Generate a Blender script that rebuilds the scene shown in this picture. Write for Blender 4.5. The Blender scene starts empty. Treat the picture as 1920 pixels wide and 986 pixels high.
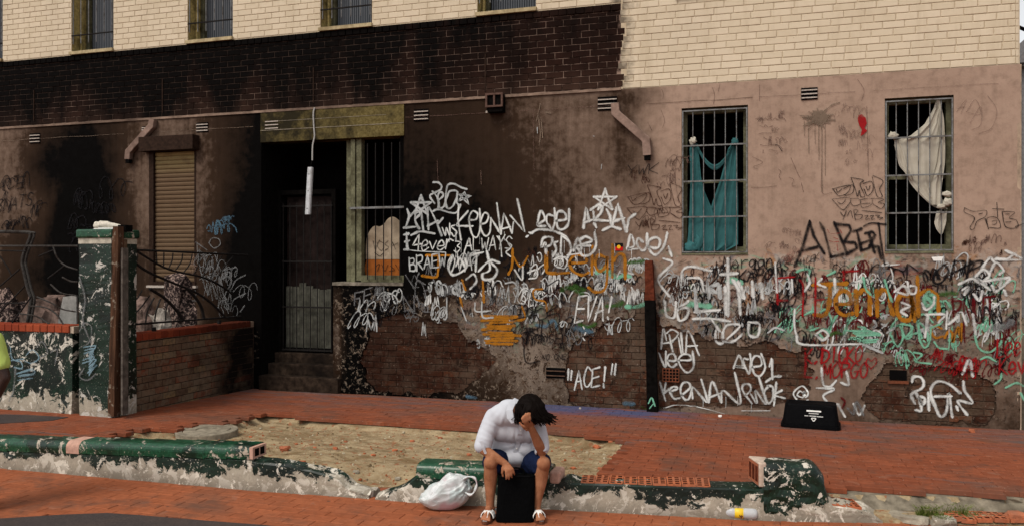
import bpy, bmesh, math, random
import numpy as np
from mathutils import Vector, Matrix, noise as mnoise
S = bpy.context.scene
C = S.collection
R = math.radians
rnd = random.Random(7)

# ------------------------------------------------------------------ camera, world, sun, exposure
CAMH, WALL = 2.0, 10.6            # eye height over the street, distance of the facade plane (metres)
FOC, YAW, HOR = 1530.0, R(17.4), 490.0
cam = bpy.data.cameras.new('camera'); camo = bpy.data.objects.new('camera', cam); C.objects.link(camo)
cam.sensor_width = 36; cam.lens = 36*FOC/1920; cam.clip_end = 2000; cam.shift_y = -(493-HOR)/1920
camo.location = (0, 0, CAMH); camo.rotation_euler = (R(90), 0, YAW); S.camera = camo

w = bpy.data.worlds.new('World'); S.world = w; w.use_nodes = True
nt = w.node_tree; bg = nt.nodes['Background']
sky = nt.nodes.new('ShaderNodeTexSky'); sky.sky_type = 'NISHITA'; sky.sun_disc = False
sky.sun_elevation = R(52); sky.sun_rotation = R(205); sky.dust_density = 2; sky.air_density = 1.0; sky.ozone_density = 1
hs = nt.nodes.new('ShaderNodeHueSaturation'); hs.inputs['Saturation'].default_value = .10   # flat white overcast
nt.links.new(sky.outputs[0], hs.inputs['Color']); nt.links.new(hs.outputs[0], bg.inputs[0]); bg.inputs[1].default_value = 0.15
sl = bpy.data.lights.new('sun', 'SUN'); sl.energy = 1.5; sl.angle = R(20); sl.color = (1, .92, .80)
so = bpy.data.objects.new('sun', sl); C.objects.link(so)
SUN_AZ, SUN_EL = R(205), R(52)     # compass-style: 180 = straight from the camera side
sd = Vector((math.sin(SUN_AZ)*math.cos(SUN_EL), math.cos(SUN_AZ)*math.cos(SUN_EL), math.sin(SUN_EL)))
so.rotation_euler = sd.to_track_quat('Z', 'Y').to_euler()
S.view_settings.view_transform = 'Standard'; S.view_settings.look = 'None'
S.view_settings.exposure = 0.26; S.view_settings.gamma = 1
S.render.engine = 'CYCLES'
S.cycles.max_bounces = 6; S.cycles.transparent_max_bounces = 24

# ------------------------------------------------------------------ survey helpers (photo measurements -> places in the world)
_s, _c = math.sin(YAW), math.cos(YAW)
def ray(px, py):
    l = (px-960)/FOC
    return Vector((-_s+_c*l, _c+_s*l, -(py-HOR)/FOC))
def onwall(px, py, d=WALL):
    r = ray(px, py); t = d/r.y
    return Vector((r.x*t, d, CAMH+r.z*t))
def onside(px, py, x):
    r = ray(px, py); t = x/r.x
    return Vector((x, r.y*t, CAMH+r.z*t))
def atdepth(px, py, dep): return Vector((0, 0, CAMH)) + ray(px, py)*dep
def onroad(px, py, z=0.0):
    r = ray(px, py); t = (z-CAMH)/r.z
    return Vector((r.x*t, r.y*t, z))
PA, PB = .3898, .02875            # the footpath falls a little towards the wall
def pz(y): return PA-PB*y
def onpave(px, py, dz=0.0):
    r = ray(px, py); t = (PA+dz-CAMH)/(r.z+PB*r.y)
    return Vector((r.x*t, r.y*t, CAMH+r.z*t))
def survey(X, Z, Y=WALL):
    """photo position of points of the facade (numpy)"""
    dep = -_s*X+_c*Y; lat = _c*X+_s*Y
    return 960+FOC*lat/dep, HOR-FOC*(Z-CAMH)/dep

def vnoise(x, y, seed=0):
    x = np.asarray(x, float); y = np.asarray(y, float)
    xi = np.floor(x).astype(np.int64); yi = np.floor(y).astype(np.int64)
    fx = x-xi; fy = y-yi; fx = fx*fx*(3-2*fx); fy = fy*fy*(3-2*fy)
    def h(a, b):
        n = (a*374761393+b*668265263+seed*974711) & 0xffffffff
        n = ((n ^ (n >> 13))*1274126177) & 0xffffffff
        return ((n ^ (n >> 16)) & 0xffff)/65535.0
    return (h(xi, yi)*(1-fx)+h(xi+1, yi)*fx)*(1-fy)+(h(xi, yi+1)*(1-fx)+h(xi+1, yi+1)*fx)*fy
def fbm(x, y, seed=0, oct=4):
    t = 0; a = .5; n = 0
    for k in range(oct):
        t = t+a*vnoise(np.asarray(x)*2**k, np.asarray(y)*2**k, seed+k*17); n += a; a *= .5
    return t/n
def sstep(a, b, x):
    t = np.clip((np.asarray(x, float)-a)/(b-a), 0, 1); return t*t*(3-2*t)

# ------------------------------------------------------------------ object helpers
def tag(o, label, cat, group=None):
    o['label'] = label; o['category'] = cat
    if group: o['group'] = group
    return o
def thing(name, label, cat, loc, group=None):
    o = bpy.data.objects.new(name, None); C.objects.link(o); o.location = loc; o.empty_display_size = .1
    return tag(o, label, cat, group)
def link(name, me, mt, parent=None, kind=None, smooth=False):
    o = bpy.data.objects.new(name, me); C.objects.link(o)
    if mt is not None and not me.materials: me.materials.append(mt)
    if parent is not None:
        o.parent = parent
        if parent.type == 'EMPTY': o.matrix_parent_inverse = Matrix.Translation(-Vector(parent.location))
    if kind: o['kind'] = kind
    if smooth: me.polygons.foreach_set('use_smooth', [True]*len(me.polygons))
    return o
def struct(name, me, mt): return link(name, me, mt, None, 'structure')

class MB:
    def __init__(s): s.v = []; s.f = []; s.uv = []
    def quad(s, a, b, c, d):
        n = len(s.v); s.v += [tuple(a), tuple(b), tuple(c), tuple(d)]; s.f.append((n, n+1, n+2, n+3)); return s
    def poly(s, pts):
        n = len(s.v); s.v += [tuple(p) for p in pts]; s.f.append(tuple(range(n, n+len(pts)))); return s
    def box(s, x0, x1, y0, y1, z0, z1):
        n = len(s.v)
        s.v += [(x, y, z) for x in (x0, x1) for y in (y0, y1) for z in (z0, z1)]
        s.f += [tuple(n+i for i in q) for q in ((0,1,3,2),(4,6,7,5),(0,4,5,1),(2,3,7,6),(0,2,6,4),(1,5,7,3))]
        return s
    def obox(s, c, ex, ey, ez):
        """box from a centre and three half-extent vectors"""
        n = len(s.v); c = Vector(c)
        s.v += [tuple(c+ex*i+ey*j+ez*k) for i in (-1,1) for j in (-1,1) for k in (-1,1)]
        s.f += [tuple(n+i for i in q) for q in ((0,1,3,2),(4,6,7,5),(0,4,5,1),(2,3,7,6),(0,2,6,4),(1,5,7,3))]
        return s
    def prism(s, pts, off):
        """closed outline pushed along off"""
        n = len(s.v); k = len(pts); off = Vector(off)
        s.v += [tuple(Vector(p)) for p in pts]+[tuple(Vector(p)+off) for p in pts]
        s.f.append(tuple(range(n, n+k))); s.f.append(tuple(range(n+2*k-1, n+k-1, -1)))
        s.f += [(n+i, n+k+i, n+k+(i+1) % k, n+(i+1) % k) for i in range(k)]
        return s
    def tube(s, pts, r, n=8, cap=True):
        pts = [Vector(p) for p in pts]; k = len(pts)
        rr = r if isinstance(r, (list, tuple)) else [r]*k
        b = len(s.v); up = None
        for i, p in enumerate(pts):
            t = (pts[min(i+1, k-1)]-pts[max(i-1, 0)]).normalized()
            if up is None: up = t.orthogonal().normalized()
            up = (up-t*up.dot(t)); up = up.normalized() if up.length > 1e-6 else t.orthogonal().normalized()
            sd_ = t.cross(up)
            for j in range(n):
                a = 2*math.pi*j/n; s.v.append(tuple(p+(up*math.cos(a)+sd_*math.sin(a))*rr[i]))
        for i in range(k-1):
            for j in range(n):
                s.f.append((b+i*n+j, b+i*n+(j+1) % n, b+(i+1)*n+(j+1) % n, b+(i+1)*n+j))
        if cap:
            s.f.append(tuple(b+j for j in range(n-1, -1, -1))); s.f.append(tuple(b+(k-1)*n+j for j in range(n)))
        return s
    def grid(s, rows, closed=False):
        """rows: list of equally long lists of points"""
        b = len(s.v); m = len(rows[0])
        for r_ in rows: s.v += [tuple(p) for p in r_]
        for i in range(len(rows)-1):
            for j in range(m if closed else m-1):
                s.f.append((b+i*m+j, b+i*m+(j+1) % m, b+(i+1)*m+(j+1) % m, b+(i+1)*m+j))
        return s
    def lathe(s, o, ax, prof, n=16):
        """prof: (distance along ax, radius)"""
        ax = Vector(ax).normalized(); u = ax.orthogonal().normalized(); v_ = ax.cross(u); o = Vector(o)
        return s.grid([[o+ax*t+(u*math.cos(2*math.pi*j/n)+v_*math.sin(2*math.pi*j/n))*max(r_, 1e-4) for j in range(n)] for t, r_ in prof], True)
    def mesh(s, name='m'):
        me = bpy.data.meshes.new(name); me.from_pydata(s.v, [], s.f); me.update(); return me
    def build(s, name, mt, parent=None, kind=None, smooth=False, fix=True):
        me = s.mesh(name)
        if fix:
            bm = bmesh.new(); bm.from_mesh(me); bmesh.ops.recalc_face_normals(bm, faces=bm.faces); bm.to_mesh(me); bm.free()
        return link(name, me, mt, parent, kind, smooth)
def bevel(me, wd, seg=2):
    bm = bmesh.new(); bm.from_mesh(me); bmesh.ops.remove_doubles(bm, verts=bm.verts, dist=1e-5)
    bmesh.ops.bevel(bm, geom=bm.edges[:], offset=wd, segments=seg, affect='EDGES', profile=.5); bm.to_mesh(me); bm.free(); return me
def cr(pts, n=6):
    """Catmull-Rom through 2D or 3D points"""
    P = [Vector(p) for p in pts]
    if len(P) < 3: return P
    P = [P[0]*2-P[1]]+P+[P[-1]*2-P[-2]]; out = []
    for i in range(1, len(P)-2):
        for k in range(n):
            t = k/n; a, b, c, d = P[i-1], P[i], P[i+1], P[i+2]
            out.append(.5*((2*b)+(c-a)*t+(2*a-5*b+4*c-d)*t*t+(3*b-a-3*c+d)*t**3))
    out.append(P[-2]); return out

# ------------------------------------------------------------------ material helpers
class NT:
    def __init__(s, name):
        s.m = bpy.data.materials.new(name); s.m.use_nodes = True; s.t = s.m.node_tree
        s.b = s.t.nodes['Principled BSDF']; s.out = s.t.nodes['Material Output']; s.pos_ = None
    def n(s, typ, **k):
        x = s.t.nodes.new(typ)
        for a, b in k.items(): setattr(x, a, b)
        return x
    def set(s, sock, v):
        if hasattr(v, 'is_output') or isinstance(v, bpy.types.NodeSocket): s.t.links.new(v, sock)
        elif isinstance(v, (tuple, list)): sock.default_value = tuple(v)+((1,) if len(v) == 3 and sock.type == 'RGBA' else ())
        else: sock.default_value = v
    def pos(s):
        if s.pos_ is None: s.pos_ = s.n('ShaderNodeNewGeometry').outputs['Position']
        return s.pos_
    def obj(s): return s.n('ShaderNodeTexCoord').outputs['Object']
    def sep(s, v=None):
        x = s.n('ShaderNodeSeparateXYZ'); s.set(x.inputs[0], v if v is not None else s.pos()); return x.outputs
    def scale(s, v, sc):
        x = s.n('ShaderNodeVectorMath', operation='MULTIPLY'); s.set(x.inputs[0], v); x.inputs[1].default_value = sc; return x.outputs[0]
    def noise(s, sc, det=4, rough=.6, dist=0, vec=None, off=0):
        x = s.n('ShaderNodeTexNoise'); v = vec if vec is not None else s.pos()
        if off:
            a = s.n('ShaderNodeVectorMath', operation='ADD'); s.set(a.inputs[0], v); a.inputs[1].default_value = (off, off*1.7, -off*.6); v = a.outputs[0]
        s.set(x.inputs['Vector'], v)
        x.inputs['Scale'].default_value = sc; x.inputs['Detail'].default_value = det; x.inputs['Roughness'].default_value = rough; x.inputs['Distortion'].default_value = dist
        return x.outputs[0]
    def vor(s, sc, feat='F1', out=0, vec=None):
        x = s.n('ShaderNodeTexVoronoi', feature=feat); s.set(x.inputs['Vector'], vec if vec is not None else s.pos()); x.inputs['Scale'].default_value = sc; return x.outputs[out]
    def mr(s, v, a, b, c=0, d=1, clamp=True):
        x = s.n('ShaderNodeMapRange'); x.clamp = clamp; s.set(x.inputs[0], v)
        for i, q in zip((1, 2, 3, 4), (a, b, c, d)): s.set(x.inputs[i], q)
        return x.outputs[0]
    def mix(s, f, a, b, mode='MIX'):
        x = s.n('ShaderNodeMix', data_type='RGBA', blend_type=mode); s.set(x.inputs[0], f); s.set(x.inputs[6], a); s.set(x.inputs[7], b); return x.outputs[2]
    def math(s, op, a, b=0, c=0):
        x = s.n('ShaderNodeMath', operation=op); s.set(x.inputs[0], a); s.set(x.inputs[1], b)
        if op in ('MULTIPLY_ADD',): s.set(x.inputs[2], c)
        return x.outputs[0]
    def mul(s, a, b): return s.math('MULTIPLY', a, b)
    def add(s, a, b): return s.math('ADD', a, b)
    def attr(s, name): return s.n('ShaderNodeAttribute', attribute_name=name).outputs['Fac']
    def rand(s): return s.n('ShaderNodeObjectInfo').outputs['Random']
    def ramp(s, f, stops, mode='LINEAR'):
        x = s.n('ShaderNodeValToRGB'); s.set(x.inputs[0], f); e = x.color_ramp.elements; x.color_ramp.interpolation = mode
        while len(e) < len(stops): e.new(.5)
        for q, (p, c) in zip(e, stops): q.position = p; q.color = tuple(c)+(1,)
        return x.outputs[0]
    def done(s, col, rough=.8, bump=None, bs=.3, bd=.01, spec=.03, **k):
        s.set(s.b.inputs['Base Color'], col); s.set(s.b.inputs['Roughness'], rough)
        s.b.inputs['Specular IOR Level'].default_value = (.03 if rough > .5 else .4) if isinstance(rough, (int, float)) else spec
        if bump is not None:
            x = s.n('ShaderNodeBump'); x.inputs['Strength'].default_value = bs; x.inputs['Distance'].default_value = bd; s.set(x.inputs['Height'], bump)
            s.t.links.new(x.outputs[0], s.b.inputs['Normal'])
        for a, v in k.items(): s.set(s.b.inputs[a.replace('_', ' ')], v)
        return s.m
M = {}
def plain(key, col, rough=.7, var=.35, sc=14, bs=.25, dirt=None, **k):
    t = NT(key); n = t.noise(sc, 5, .65); n2 = t.noise(sc*.17, 3, .6, off=3)
    c = t.mix(t.mr(n, .3, .75), [x*(1-var) for x in col], [min(1, x*(1+var)) for x in col])
    if dirt: c = t.mix(t.mr(n2, .45, .7), c, dirt)
    M[key] = t.done(c, rough, n, bs, .004, **k); return M[key]

plain('soot_and_shade_black', (.0045, .0038, .0034), .9, .6)  # soot, also the black painted in for shade inside small openings
plain('interior', (.0035, .003, .003), .98, .4, 6)
plain('olive_timber', (.145, .14, .085), .6, .45, 30, dirt=(.05, .045, .025))
plain('ochre_timber', (.46, .37, .15), .65, .45, 30, dirt=(.07, .055, .02))
plain('grey_steel', (.17, .17, .165), .5, .4, 60, dirt=(.06, .045, .035), Metallic=.3)
plain('dark_iron', (.018, .016, .015), .55, .5, 50)
plain('grey_iron', (.05, .046, .042), .6, .4, 50, dirt=(.018, .013, .010))
plain('dark_wood', (.028, .016, .011), .6, .5, 22)
plain('cream_sill', (.42, .34, .20), .8, .3, 20, dirt=(.2, .15, .08))
plain('white_plastic', (.50, .51, .52), .45, .2, 30, dirt=(.3, .3, .29))
plain('pale_cable', (.38, .37, .35), .6, .2, 40)
plain('slat_pale', (.42, .36, .31), .8, .3, 40)
plain('concrete', (.26, .225, .17), .9, .45, 18, .5, dirt=(.12, .10, .075))
plain('broken_concrete', (.33, .29, .225), .95, .4, 24, .9, dirt=(.17, .14, .10))
plain('terracotta', (.42, .13, .06), .8, .35, 25, dirt=(.30, .12, .07))
plain('terracotta_pink', (.50, .30, .23), .85, .25, 25)
plain('rubbish_pale', (.33, .29, .25), .85, .7, 9, .8)
plain('board_grey', (.28, .27, .25), .8, .3, 9)
plain('step_stone', (.036, .024, .017), .9, .8, 12, .6, dirt=(.008, .006, .005))
plain('spout', (.25, .17, .135), .6, .3, 16, dirt=(.10, .065, .05))
plain('yellow_label', (.75, .50, .02), .4, .08, 20)
plain('print_white', (.75, .74, .70), .6, .1, 40)
plain('black_plastic', (.0035, .0035, .004), .6, .5, 40, .15)
plain('black_cloth', (.0022, .0022, .0024), .95, .4, 60)
plain('rust_and_hole_shade', (.10, .025, .013), .8, .6, 18)  # rust of the post head, also the painted shade in brick holes
plain('roof_grey', (.16, .15, .15), .9, .3, 8)
plain('leather_tan', (.13, .05, .028), .6, .3, 40)
plain('shoe_white', (.62, .57, .48), .7, .25, 40)

# brickwork ---------------------------------------------------------------
def brickvar(t): return t.math('FRACT', t.add(t.rand(), t.attr('tint')))
t = NT('cream_brick'); v = brickvar(t); n = t.noise(9, 5); n2 = t.noise(60, 3)
c = t.mix(v, (.555, .465, .335), (.615, .52, .385)); c = t.mix(t.mr(n, .52, .8, 0, .4), c, (.455, .365, .245))
c = t.mix(t.mr(t.noise(1.2, 4, off=5), .5, .72, 0, .35), c, (.50, .425, .32))
c = t.mix(t.mr(t.noise(34, 2, .5, off=2), .71, .76, 0, .8), c, (.16, .08, .04))
o = t.sep(); run = t.noise(1, 5, .65, .2, vec=t.scale(t.pos(), (5, 0, .5)), off=6); c = t.mix(t.mr(run, .52, .72, 0, .4), c, (.40, .32, .21))
sm = t.mul(t.mr(t.add(o[0], t.mr(n, .3, .7, -.10, .10)), -1.86, -1.66, 1, 0), t.mr(o[0], -2.0, -1.9)); c = t.mix(t.mul(sm, .8), c, (.05, .035, .025))
M['cream_brick'] = t.done(c, .65, n2, .2, .003)
t = NT('cream_mortar'); n = t.noise(20, 4); c = t.mix(t.mr(n, .35, .65), (.42, .335, .225), (.51, .42, .30)); M['cream_mortar'] = t.done(c, .9, n, .4, .004)

def sootpatches(t):
    """burn marks on the brick band: tall plumes over the porch and windows, own ragged shapes"""
    o = t.sep(); x, z = o[0], o[2]
    st = t.noise(1.0, 4, .6, .3, vec=t.scale(t.pos(), (1.6, 0, .55)))
    up = t.mr(z, 4.3, 5.1)
    left = t.mr(x, -2.2, -6.0, 0, .3)
    return t.mr(t.add(t.add(st, t.mul(up, .22)), left), .42, .92)
t = NT('burnt_brick'); v = brickvar(t); n = t.noise(30, 4)
c = t.mix(v, (.022, .009, .0062), (.040, .0165, .011)); c = t.mix(t.mr(n, .4, .75, 0, .5), c, (.016, .009, .007)); c = t.mix(t.mr(t.sep()[2], 4.62, 4.3, 0, .35), c, (.085, .05, .035))
c = t.mix(sootpatches(t), c, (.0025, .0018, .0016)); M['burnt_brick'] = t.done(c, .75, n, .4, .004)
t = NT('burnt_mortar'); n = t.noise(7, 4); c = t.mix(t.mr(n, .40, .56), (.04, .024, .018), (.34, .235, .18))
c = t.mix(t.mul(sootpatches(t), .84), c, (.006, .004, .0035)); M['burnt_mortar'] = t.done(c, .9, n, .3, .004)
t = NT('old_brick'); v = brickvar(t); n = t.noise(26, 5, .7); big = t.noise(2.2, 4, off=4)
c = t.ramp(v, [(0, (.040, .014, .008)), (.4, (.070, .026, .014)), (.75, (.055, .027, .018)), (1, (.125, .045, .022))])
c = t.mix(t.mr(n, .42, .7, 0, .85), c, (.022, .013, .009)); c = t.mix(t.mr(big, .5, .66, 0, .65), c, (.12, .085, .06)); c = t.mix(t.mr(t.noise(9, 5, .7, .6, off=17), .52, .6, 0, .75), c, (.10, .068, .048)); c = t.mix(t.mr(t.noise(6, 5, .7, .6, off=27), .55, .62, 0, .8), c, (.012, .008, .006))
c = t.mix(t.mr(t.sep()[0], -3.6, -5.6, 0, .6), c, (.010, .005, .0035))
c = t.mix(t.mr(t.noise(38, 3, .5, off=9), .66, .7, 0, .7), c, (.32, .26, .21))
gr = t.noise(3.4, 6, .72, .8, off=61); c = t.mix(t.mul(t.mr(gr, .47, .58, 0, .78), t.mr(t.sep()[0], -3.4, -2.4)), c, t.mix(t.mr(n, .35, .65), (.040, .026, .017), (.092, .062, .042))); c = t.mix(t.mr(t.sep()[0], -3.0, -4.2, 0, .35), c, (.022, .007, .004))
M['old_brick'] = t.done(c, .85, n, .6, .006)
t = NT('old_mortar'); n = t.noise(18, 5, .7); c = t.mix(t.mr(n, .45, .7), (.055, .034, .024), (.19, .135, .095))
c = t.mix(t.mr(t.sep()[0], -3.2, -5.4, 0, .7), c, (.014, .008, .006)); gr = t.noise(3.4, 6, .72, .8, off=61); c = t.mix(t.mul(t.mr(gr, .47, .58, 0, .8), t.mr(t.sep()[0], -3.4, -2.4)), c, (.070, .046, .031))
M['old_mortar'] = t.done(c, .95, n, .6, .006)
t = NT('yard_brick'); v = brickvar(t); n = t.noise(22, 5, .7); yy = t.sep()[1]
c = t.ramp(v, [(0, (.15, .095, .06)), (.35, (.11, .066, .042)), (.6, (.19, .055, .028)), (.8, (.18, .125, .08)), (1, (.22, .14, .07))])
c = t.mix(t.mr(n, .42, .72, 0, .8), c, (.045, .030, .021)); c = t.mix(t.mr(t.noise(5, 5, .7, .6, off=12), .48, .56, 0, .7), c, (.15, .11, .075))
c = t.mix(t.mr(t.add(t.noise(1.6, 4, .6, off=2), t.mr(yy, 8.6, 10.6, -.1, .45)), .5, .85), c, (.008, .006, .005)); M['yard_brick'] = t.done(c, .85, n, .6, .005)
t = NT('coping_red'); v = brickvar(t); n = t.noise(22, 4); c = t.mix(v, (.20, .036, .018), (.30, .062, .027)); c = t.mix(t.mr(n, .5, .75, 0, .6), c, (.12, .035, .02))
c = t.mix(t.mr(t.sep()[1], 8.0, 9.6, 0, .8), c, (.022, .009, .006)); M['coping_red'] = t.done(c, .7, n, .4, .004)

# rendered wall -----------------------------------------------------------
t = NT('wall_render')
so_, fl, pt = t.attr('soot'), t.attr('flake'), t.attr('paint')
n1 = t.noise(1.3, 5, .6); n2 = t.noise(9, 5, .65, off=2); n3 = t.noise(55, 3, .6)
c = t.mix(t.mr(n1, .3, .7), (.300, .205, .152), (.365, .255, .192)); c = t.mix(t.mr(n2, .5, .75, 0, .4), c, (.245, .166, .122))
streak = t.noise(1, 5, .65, .2, vec=t.scale(t.pos(), (13, 0, .8)))
c = t.mix(t.mr(streak, .55, .75, 0, .2), c, (.22, .148, .108))
# old flaking coats low on the wall
fa = t.noise(11, 5, .75, .5, off=4); fb = t.noise(24, 4, .7, .4, off=7); fc = t.noise(40, 3, .6, off=1)
fd = t.noise(3.1, 5, .7, .8, off=31)
fcol = t.mix(t.mr(fb, .46, .52), (.095, .060, .040), (.19, .132, .095)); fcol = t.mix(t.mr(fa, .54, .57), fcol, (.035, .022, .016)); fcol = t.mix(t.mr(fd, .53, .56), fcol, t.mix(t.mr(fb, .48, .52), (.05, .032, .023), (.022, .014, .010))); fcol = t.mix(t.mr(t.noise(7, 5, .75, 1.0, off=41), .56, .545), fcol, (.27, .21, .165)); fcol = t.mix(t.mr(fc, .6, .64), fcol, (.028, .018, .013))
fcol = t.mix(t.mr(t.noise(17, 3, .6, off=13), .64, .67), fcol, (.36, .30, .24))
c = t.mix(t.mr(t.add(fl, t.mr(fa, .3, .7, -.35, .35)), .42, .58), c, fcol)
# layers of faded spray paint
pv = t.scale(t.pos(), (1, 0, 1.25))
for k, (colr, sc, lo) in enumerate((((.34, .30, .26), 3.4, .54), ((.03, .025, .025), 4.2, .54), ((.15, .30, .20), 2.6, .57), ((.32, .13, .025), 2.4, .60), ((.22, .03, .025), 3.1, .61), ((.06, .08, .11), 2.9, .59), ((.40, .36, .31), 5, .565), ((.03, .022, .018), 8, .56))):
    q = t.noise(sc, 4, .6, 1.2, vec=pv, off=k*5.3+1)
    edge = t.mr(q, lo, lo+.06, 0, .6)
    c = t.mix(t.mul(edge, t.mr(t.add(pt, t.mr(fb, .3, .7, -.25, .25)), .25, .7)), c, colr)
sv = t.add(so_, t.mr(n2, .3, .7, -.08, .12)); sv = t.add(sv, t.mr(streak, .35, .7, -.035, .035))
c = t.mix(t.mr(sv, -.02, .60, 0, .95), c, t.mix(t.mr(n2, .35, .7), (.018, .0085, .0042), (.034, .0175, .0090)))
c = t.mix(t.mr(sv, .50, 1.02), c, (.0022, .0018, .0016))
# flecks of pale plaster where the sooty skin has flaked again
late = t.mul(t.mr(t.noise(15, 5, .75, .7, off=51), .56, .585), t.mr(t.add(fl, t.mr(fd, .35, .65, -.35, .35)), .45, .7)); c = t.mix(t.mul(late, .7), c, t.mix(t.mr(fb, .4, .6), (.12, .085, .06), (.27, .215, .165)))
M['wall_render'] = t.done(c, t.mr(n2, .3, .7, .7, .95), t.add(n3, t.mul(fa, t.mul(fl, 2))), .35, .006)

# sooty stone lintel
t = NT('lintel'); n1 = t.noise(4, 5, .7); n2 = t.noise(24, 4, .7); xx = t.sep()[0]
c = t.mix(t.mr(n2, .35, .7), (.075, .055, .018), (.17, .135, .055)); c = t.mix(t.mr(t.add(n1, t.mr(xx, -7.3, -5.2, .22, -.12)), .4, .68), c, (.022, .018, .010)); M['lintel'] = t.done(c, .85, n2, .5, .006)
t = NT('shutter_slat'); zz = t.sep()[2]; n = t.noise(6, 4)
c = t.mix(t.mr(zz, 3.35, 3.75), (.12, .078, .046), (.32, .245, .105)); c = t.mix(t.mr(n, .45, .7, 0, .5), c, (.10, .06, .035)); M['shutter_slat'] = t.done(c, .55, n, .2, .003)

# paint coming off masonry in sheets: dark green over cream over cement
def peeling(key, cover, zlow=.14, pale=(.60, .55, .465), plaster=(.36, .315, .245), gloss=.42, green=((.002, .010, .0055), (.0055, .027, .0145)), flakes=.575, soft=.10, ps=1.0):
    t = NT(key); o = t.sep()
    a = t.noise(ps*2.0, 6, .70, .7); b = t.noise(ps*6, 6, .72, .7, off=6); g = t.noise(42, 3, .6, off=2); d = t.noise(5, 5, .7, .9, off=19)
    zb = t.mr(o[2], zlow-soft, zlow+soft, -.16, .05)                             # splash zone along the ground has lost its coats
    base = t.mix(t.mr(b, .40, .60), plaster, [q*.78 for q in plaster]); base = t.mix(t.mr(g, .5, .8, 0, .4), base, (.07, .055, .04)); base = t.mix(t.mr(d, .54, .57, 0, .6), base, pale); base = t.mix(t.mr(o[2], zlow*.8, .0, 0, .55), base, (.085, .068, .05))
    gm = t.mr(t.add(t.add(t.mul(a, .55), t.mul(b, .45)), zb), .5-cover, .5-cover+.010)
    gcol = t.mix(t.mr(g, .35, .7), *green); gcol = t.mix(t.mr(t.noise(3, 4, .6, off=9), .48, .6, 0, .8), gcol, (.002, .006, .0045))
    c = t.mix(gm, base, gcol)
    fk = t.mr(t.add(t.noise(7*ps, 6, .75, .6, off=23), t.mr(t.noise(1.1, 3, .5, off=71), .3, .7, -.05, .05)), flakes, flakes+.012); c = t.mix(t.mul(fk, .95), c, pale); c = t.mix(t.mr(t.noise(55, 3, .6, off=8), .66, .69, 0, .8), c, pale)
    hgt = t.mul(gm, t.math('SUBTRACT', 1.0, fk))
    M[key] = t.done(c, t.mr(hgt, 0, 1, .92, gloss), t.add(t.mul(hgt, .7), t.add(t.mul(b, .4), t.mul(g, .2))), .55, .008, spec=.35); return M[key]
peeling('peel_kerb', .030, .12, flakes=.585)
peeling('peel_wall', .075, .40, soft=.18, flakes=.575)
peeling('peel_pillar', .085, .33, (.50, .47, .42), soft=.12, flakes=.57, ps=.9)
peeling('green_coping', .040, .05, (.42, .36, .29), (.38, .31, .24), .3, ((.0055, .038, .018), (.013, .082, .039)), .585)
peeling('peel_stump', .055, .06, flakes=.565, ps=1.3)
# ================================================================== THE BUILDING
Y0 = WALL
bld = thing('corner_building', 'old two-storey corner building with cream brick upper floor and fire-blackened graffiti-covered ground floor', 'building', (-5, WALL, .1))
XL, XR, ZLEDGE, ZBAND, ZTOP = -16.0, 2.745, 4.245, 5.37, 7.9
XSEAM = -1.83
WIN = [(-1.05, -.235, 2.08, 3.95), (1.33, 2.065, 2.095, 3.935)]
SHUT = (-9.33, -8.45, 1.66, 3.78)
PORCH = [(-7.28, -6.06, .0, 3.79), (-6.06, -4.933, 1.69, 3.79)]
UPW = [(-13.18, -12.36), (-10.886, -10.04), (-8.606, -7.788), (-6.27, -5.437), (-3.823, -2.985), (-1.12, -.30)]
UPZ = (5.42, 7.25)
up_holes = [(a, b, UPZ[0], UPZ[1]) for a, b in UPW]
EXP = [
 [(677,662),(685,639),(699,608),(714,595),(739,587),(776,589),(836,608),(853,605),(867,633),(887,639),(929,666),(924,679),(912,699),(875,721),(853,741),(742,738),(699,730),(682,707)],
 [(1212,545),(1195,552),(1187,588),(1152,599),(1113,620),(1072,652),(1061,684),(1060,712),(1068,750),(1100,762),(1230,775),(1240,604),(1230,560)],
 [(1222,604),(1287,620),(1330,632),(1388,649),(1440,642),(1478,651),(1507,665),(1529,690),(1520,735),(1470,758),(1400,762),(1215,764)],
 [(1622,765),(1615,742),(1630,720),(1650,690),(1668,680),(1760,688),(1830,700),(1862,722),(1864,775),(1846,792),(1720,793),(1650,782)]]
def inpoly(px, py, poly):
    px = np.asarray(px); r_ = np.zeros(px.shape, bool); n = len(poly)
    for i in range(n):
        x1, y1 = poly[i]; x2, y2 = poly[(i+1) % n]
        if y1 == y2: continue
        r_ ^= ((y1 > py) != (y2 > py)) & (px < (x2-x1)*(py-y1)/(y2-y1)+x1)
    return r_
def exposed(X, Z, grow=0):
    px, py = survey(X, Z)
    jx = (fbm(X*7, Z*7, 3)-.5)*22; jy = (fbm(X*7, Z*7, 9)-.5)*22
    r_ = np.zeros(np.shape(px), bool)
    for p in EXP:
        if grow:
            for gx, gy in ((-grow, 0), (grow, 0), (0, grow), (0, -grow)): r_ |= inpoly(px+jx+gx, py+jy+gy, p)
        r_ |= inpoly(px+jx, py+jy, p)
    return r_
def lines(a, b, step, extra):
    g = np.arange(a, b+1e-6, step); g = g[np.all(np.abs(g[:, None]-np.array(list(extra)+[a, b])[None]) > step*.35, axis=1)]
    return np.unique(np.concatenate([g, [e for e in extra if a < e < b], [a, b]]))
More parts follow.
